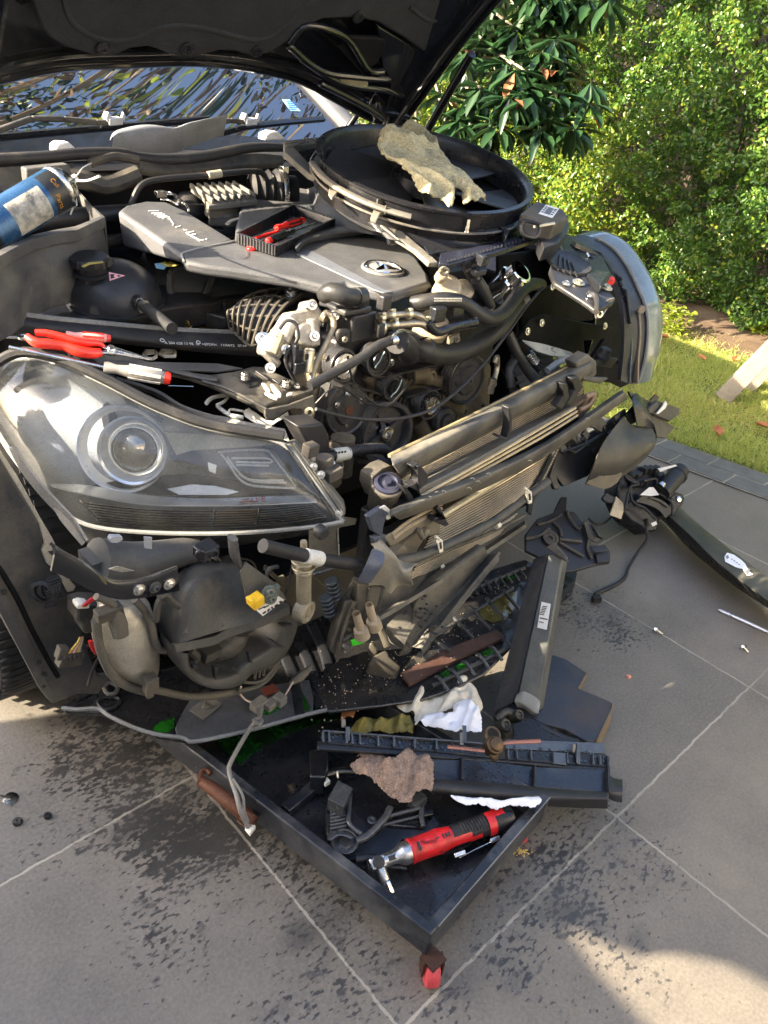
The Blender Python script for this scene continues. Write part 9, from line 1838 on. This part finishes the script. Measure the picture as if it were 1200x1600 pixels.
# ring between the frame rectangle and the opening, split at its right-hand side
angs = sorted(range(len(H)), key=lambda i: math.atan2(H[i].z - (hz0 + hz1) / 2, H[i].y - (hy0 + hy1) / 2)); Hs = [H[i] for i in angs]
cm = Vector((X0, (hy0 + hy1) / 2, (hz0 + hz1) / 2)); FR = []
for p in Hs:
 d = p - cm; tt = []
 if d.y: tt.append(((frame_[1].y if d.y > 0 else frame_[0].y) - cm.y) / d.y)
 if d.z: tt.append(((frame_[2].z if d.z > 0 else frame_[0].z) - cm.z) / d.z)
 FR.append(cm + d * min(tt))
corn = [frame_[0], frame_[1], frame_[2], frame_[3]]
for i in range(len(Hs)):
 j = (i + 1) % len(Hs); q = [Hs[i], FR[i], FR[j], Hs[j]]; a = math.atan2(FR[i].z - cm.z, FR[i].y - cm.y); b = math.atan2(FR[j].z - cm.z, FR[j].y - cm.y)
 if b < a: b += 2 * math.pi
 ins = []
 for c in corn:
  ac = math.atan2(c.z - cm.z, c.y - cm.y)
  while ac < a: ac += 2 * math.pi
  if ac < b - 1e-6: ins.append((ac, c))
 ins.sort(key=lambda t: t[0]); mb.prism([Hs[i], FR[i]] + [c for _, c in ins] + [FR[j], Hs[j]], (1, 0, 0), .012)
mb.prism([Vector((X0, YE, 0)), Vector((X0, 1.95, 0)), Vector((X0, 1.95, 1.1)), Vector((X0, 1.74, 1.25)), Vector((X0, 1.70, 1.78)), Vector((X0, YE, 1.78))], (1, 0, 0), .04)
mb.build('screen', mat('white_render', (.66, .62, .54), .8, bump=.3), t, smooth=False)
t = thing('bounce_wall', 'added unseen cream wall behind the camera, bouncing warm sunlight', 'wall', (3, -2.6, 0)); mb = MB(); mb.box((3.6, -2.7, 1.6), (10, 0, 0), (0, .2, 0), (0, 0, 3.2)); mb.build('wall', mat('cream_wall', (.72, .67, .60), .85, bump=.2), t)  # unseen wall added to bounce warm light onto the car front
mb = MB(); mb.box((3.6, -2.55, 3.25), (10.4, 0, 0), (0, .7, 0), (0, 0, .14)); mb.build('eave', mat('white_panel', (.8, .8, .8)), t)
# high crown of the tree over the car: it is what the windscreen mirrors
def crown():
 n = 38000; C = []; tr = bpy.data.objects['magnolia_tree']; b = np.array(tr.location)
 cl = [np.array([random.uniform(1.0, 4.6), random.uniform(2.6, 6.6), random.uniform(3.0, 5.6)]) for _ in range(150)]
 cl = [c for c in cl if c[0] - .22 * c[2] > .45]
 for k in range(n): C.append(cl[k % len(cl)] + rng.normal(size=3) * .26)
 C = np.array(C); D = unit(rng.normal(size=(n, 3)) + np.array([0, 0, -.2])); V, Fq = leaves(C, D, rng.uniform(.035, .07, n), rng.uniform(.014, .026, n), .1)
 o = np_mesh('high_crown', V - b, Fq, [leafmat('magnolia_leaf', 0, 0) if False else bpy.data.materials['magnolia_leaf'], leafmat('brown_leaf_back', (.10, .065, .03), (.16, .11, .05), .1, .5), bpy.data.materials['hedge_leaf_yellow']], np.repeat(rng.choice([0, 1, 2], n, p=[.45, .42, .13]), 2), tr)
 mb = MB(); base = Vector(tr.location)
 for c in cl[::2]: mb.tube([base + Vector((-.05, -.3, 2.5)), (base + Vector(c)) / 2 + Vector((0, 0, 1.2)), Vector(c)], [.03, .018, .006], 5, 3)
 mb.build('limbs', bpy.data.materials['magnolia_bark'], tr)
crown()
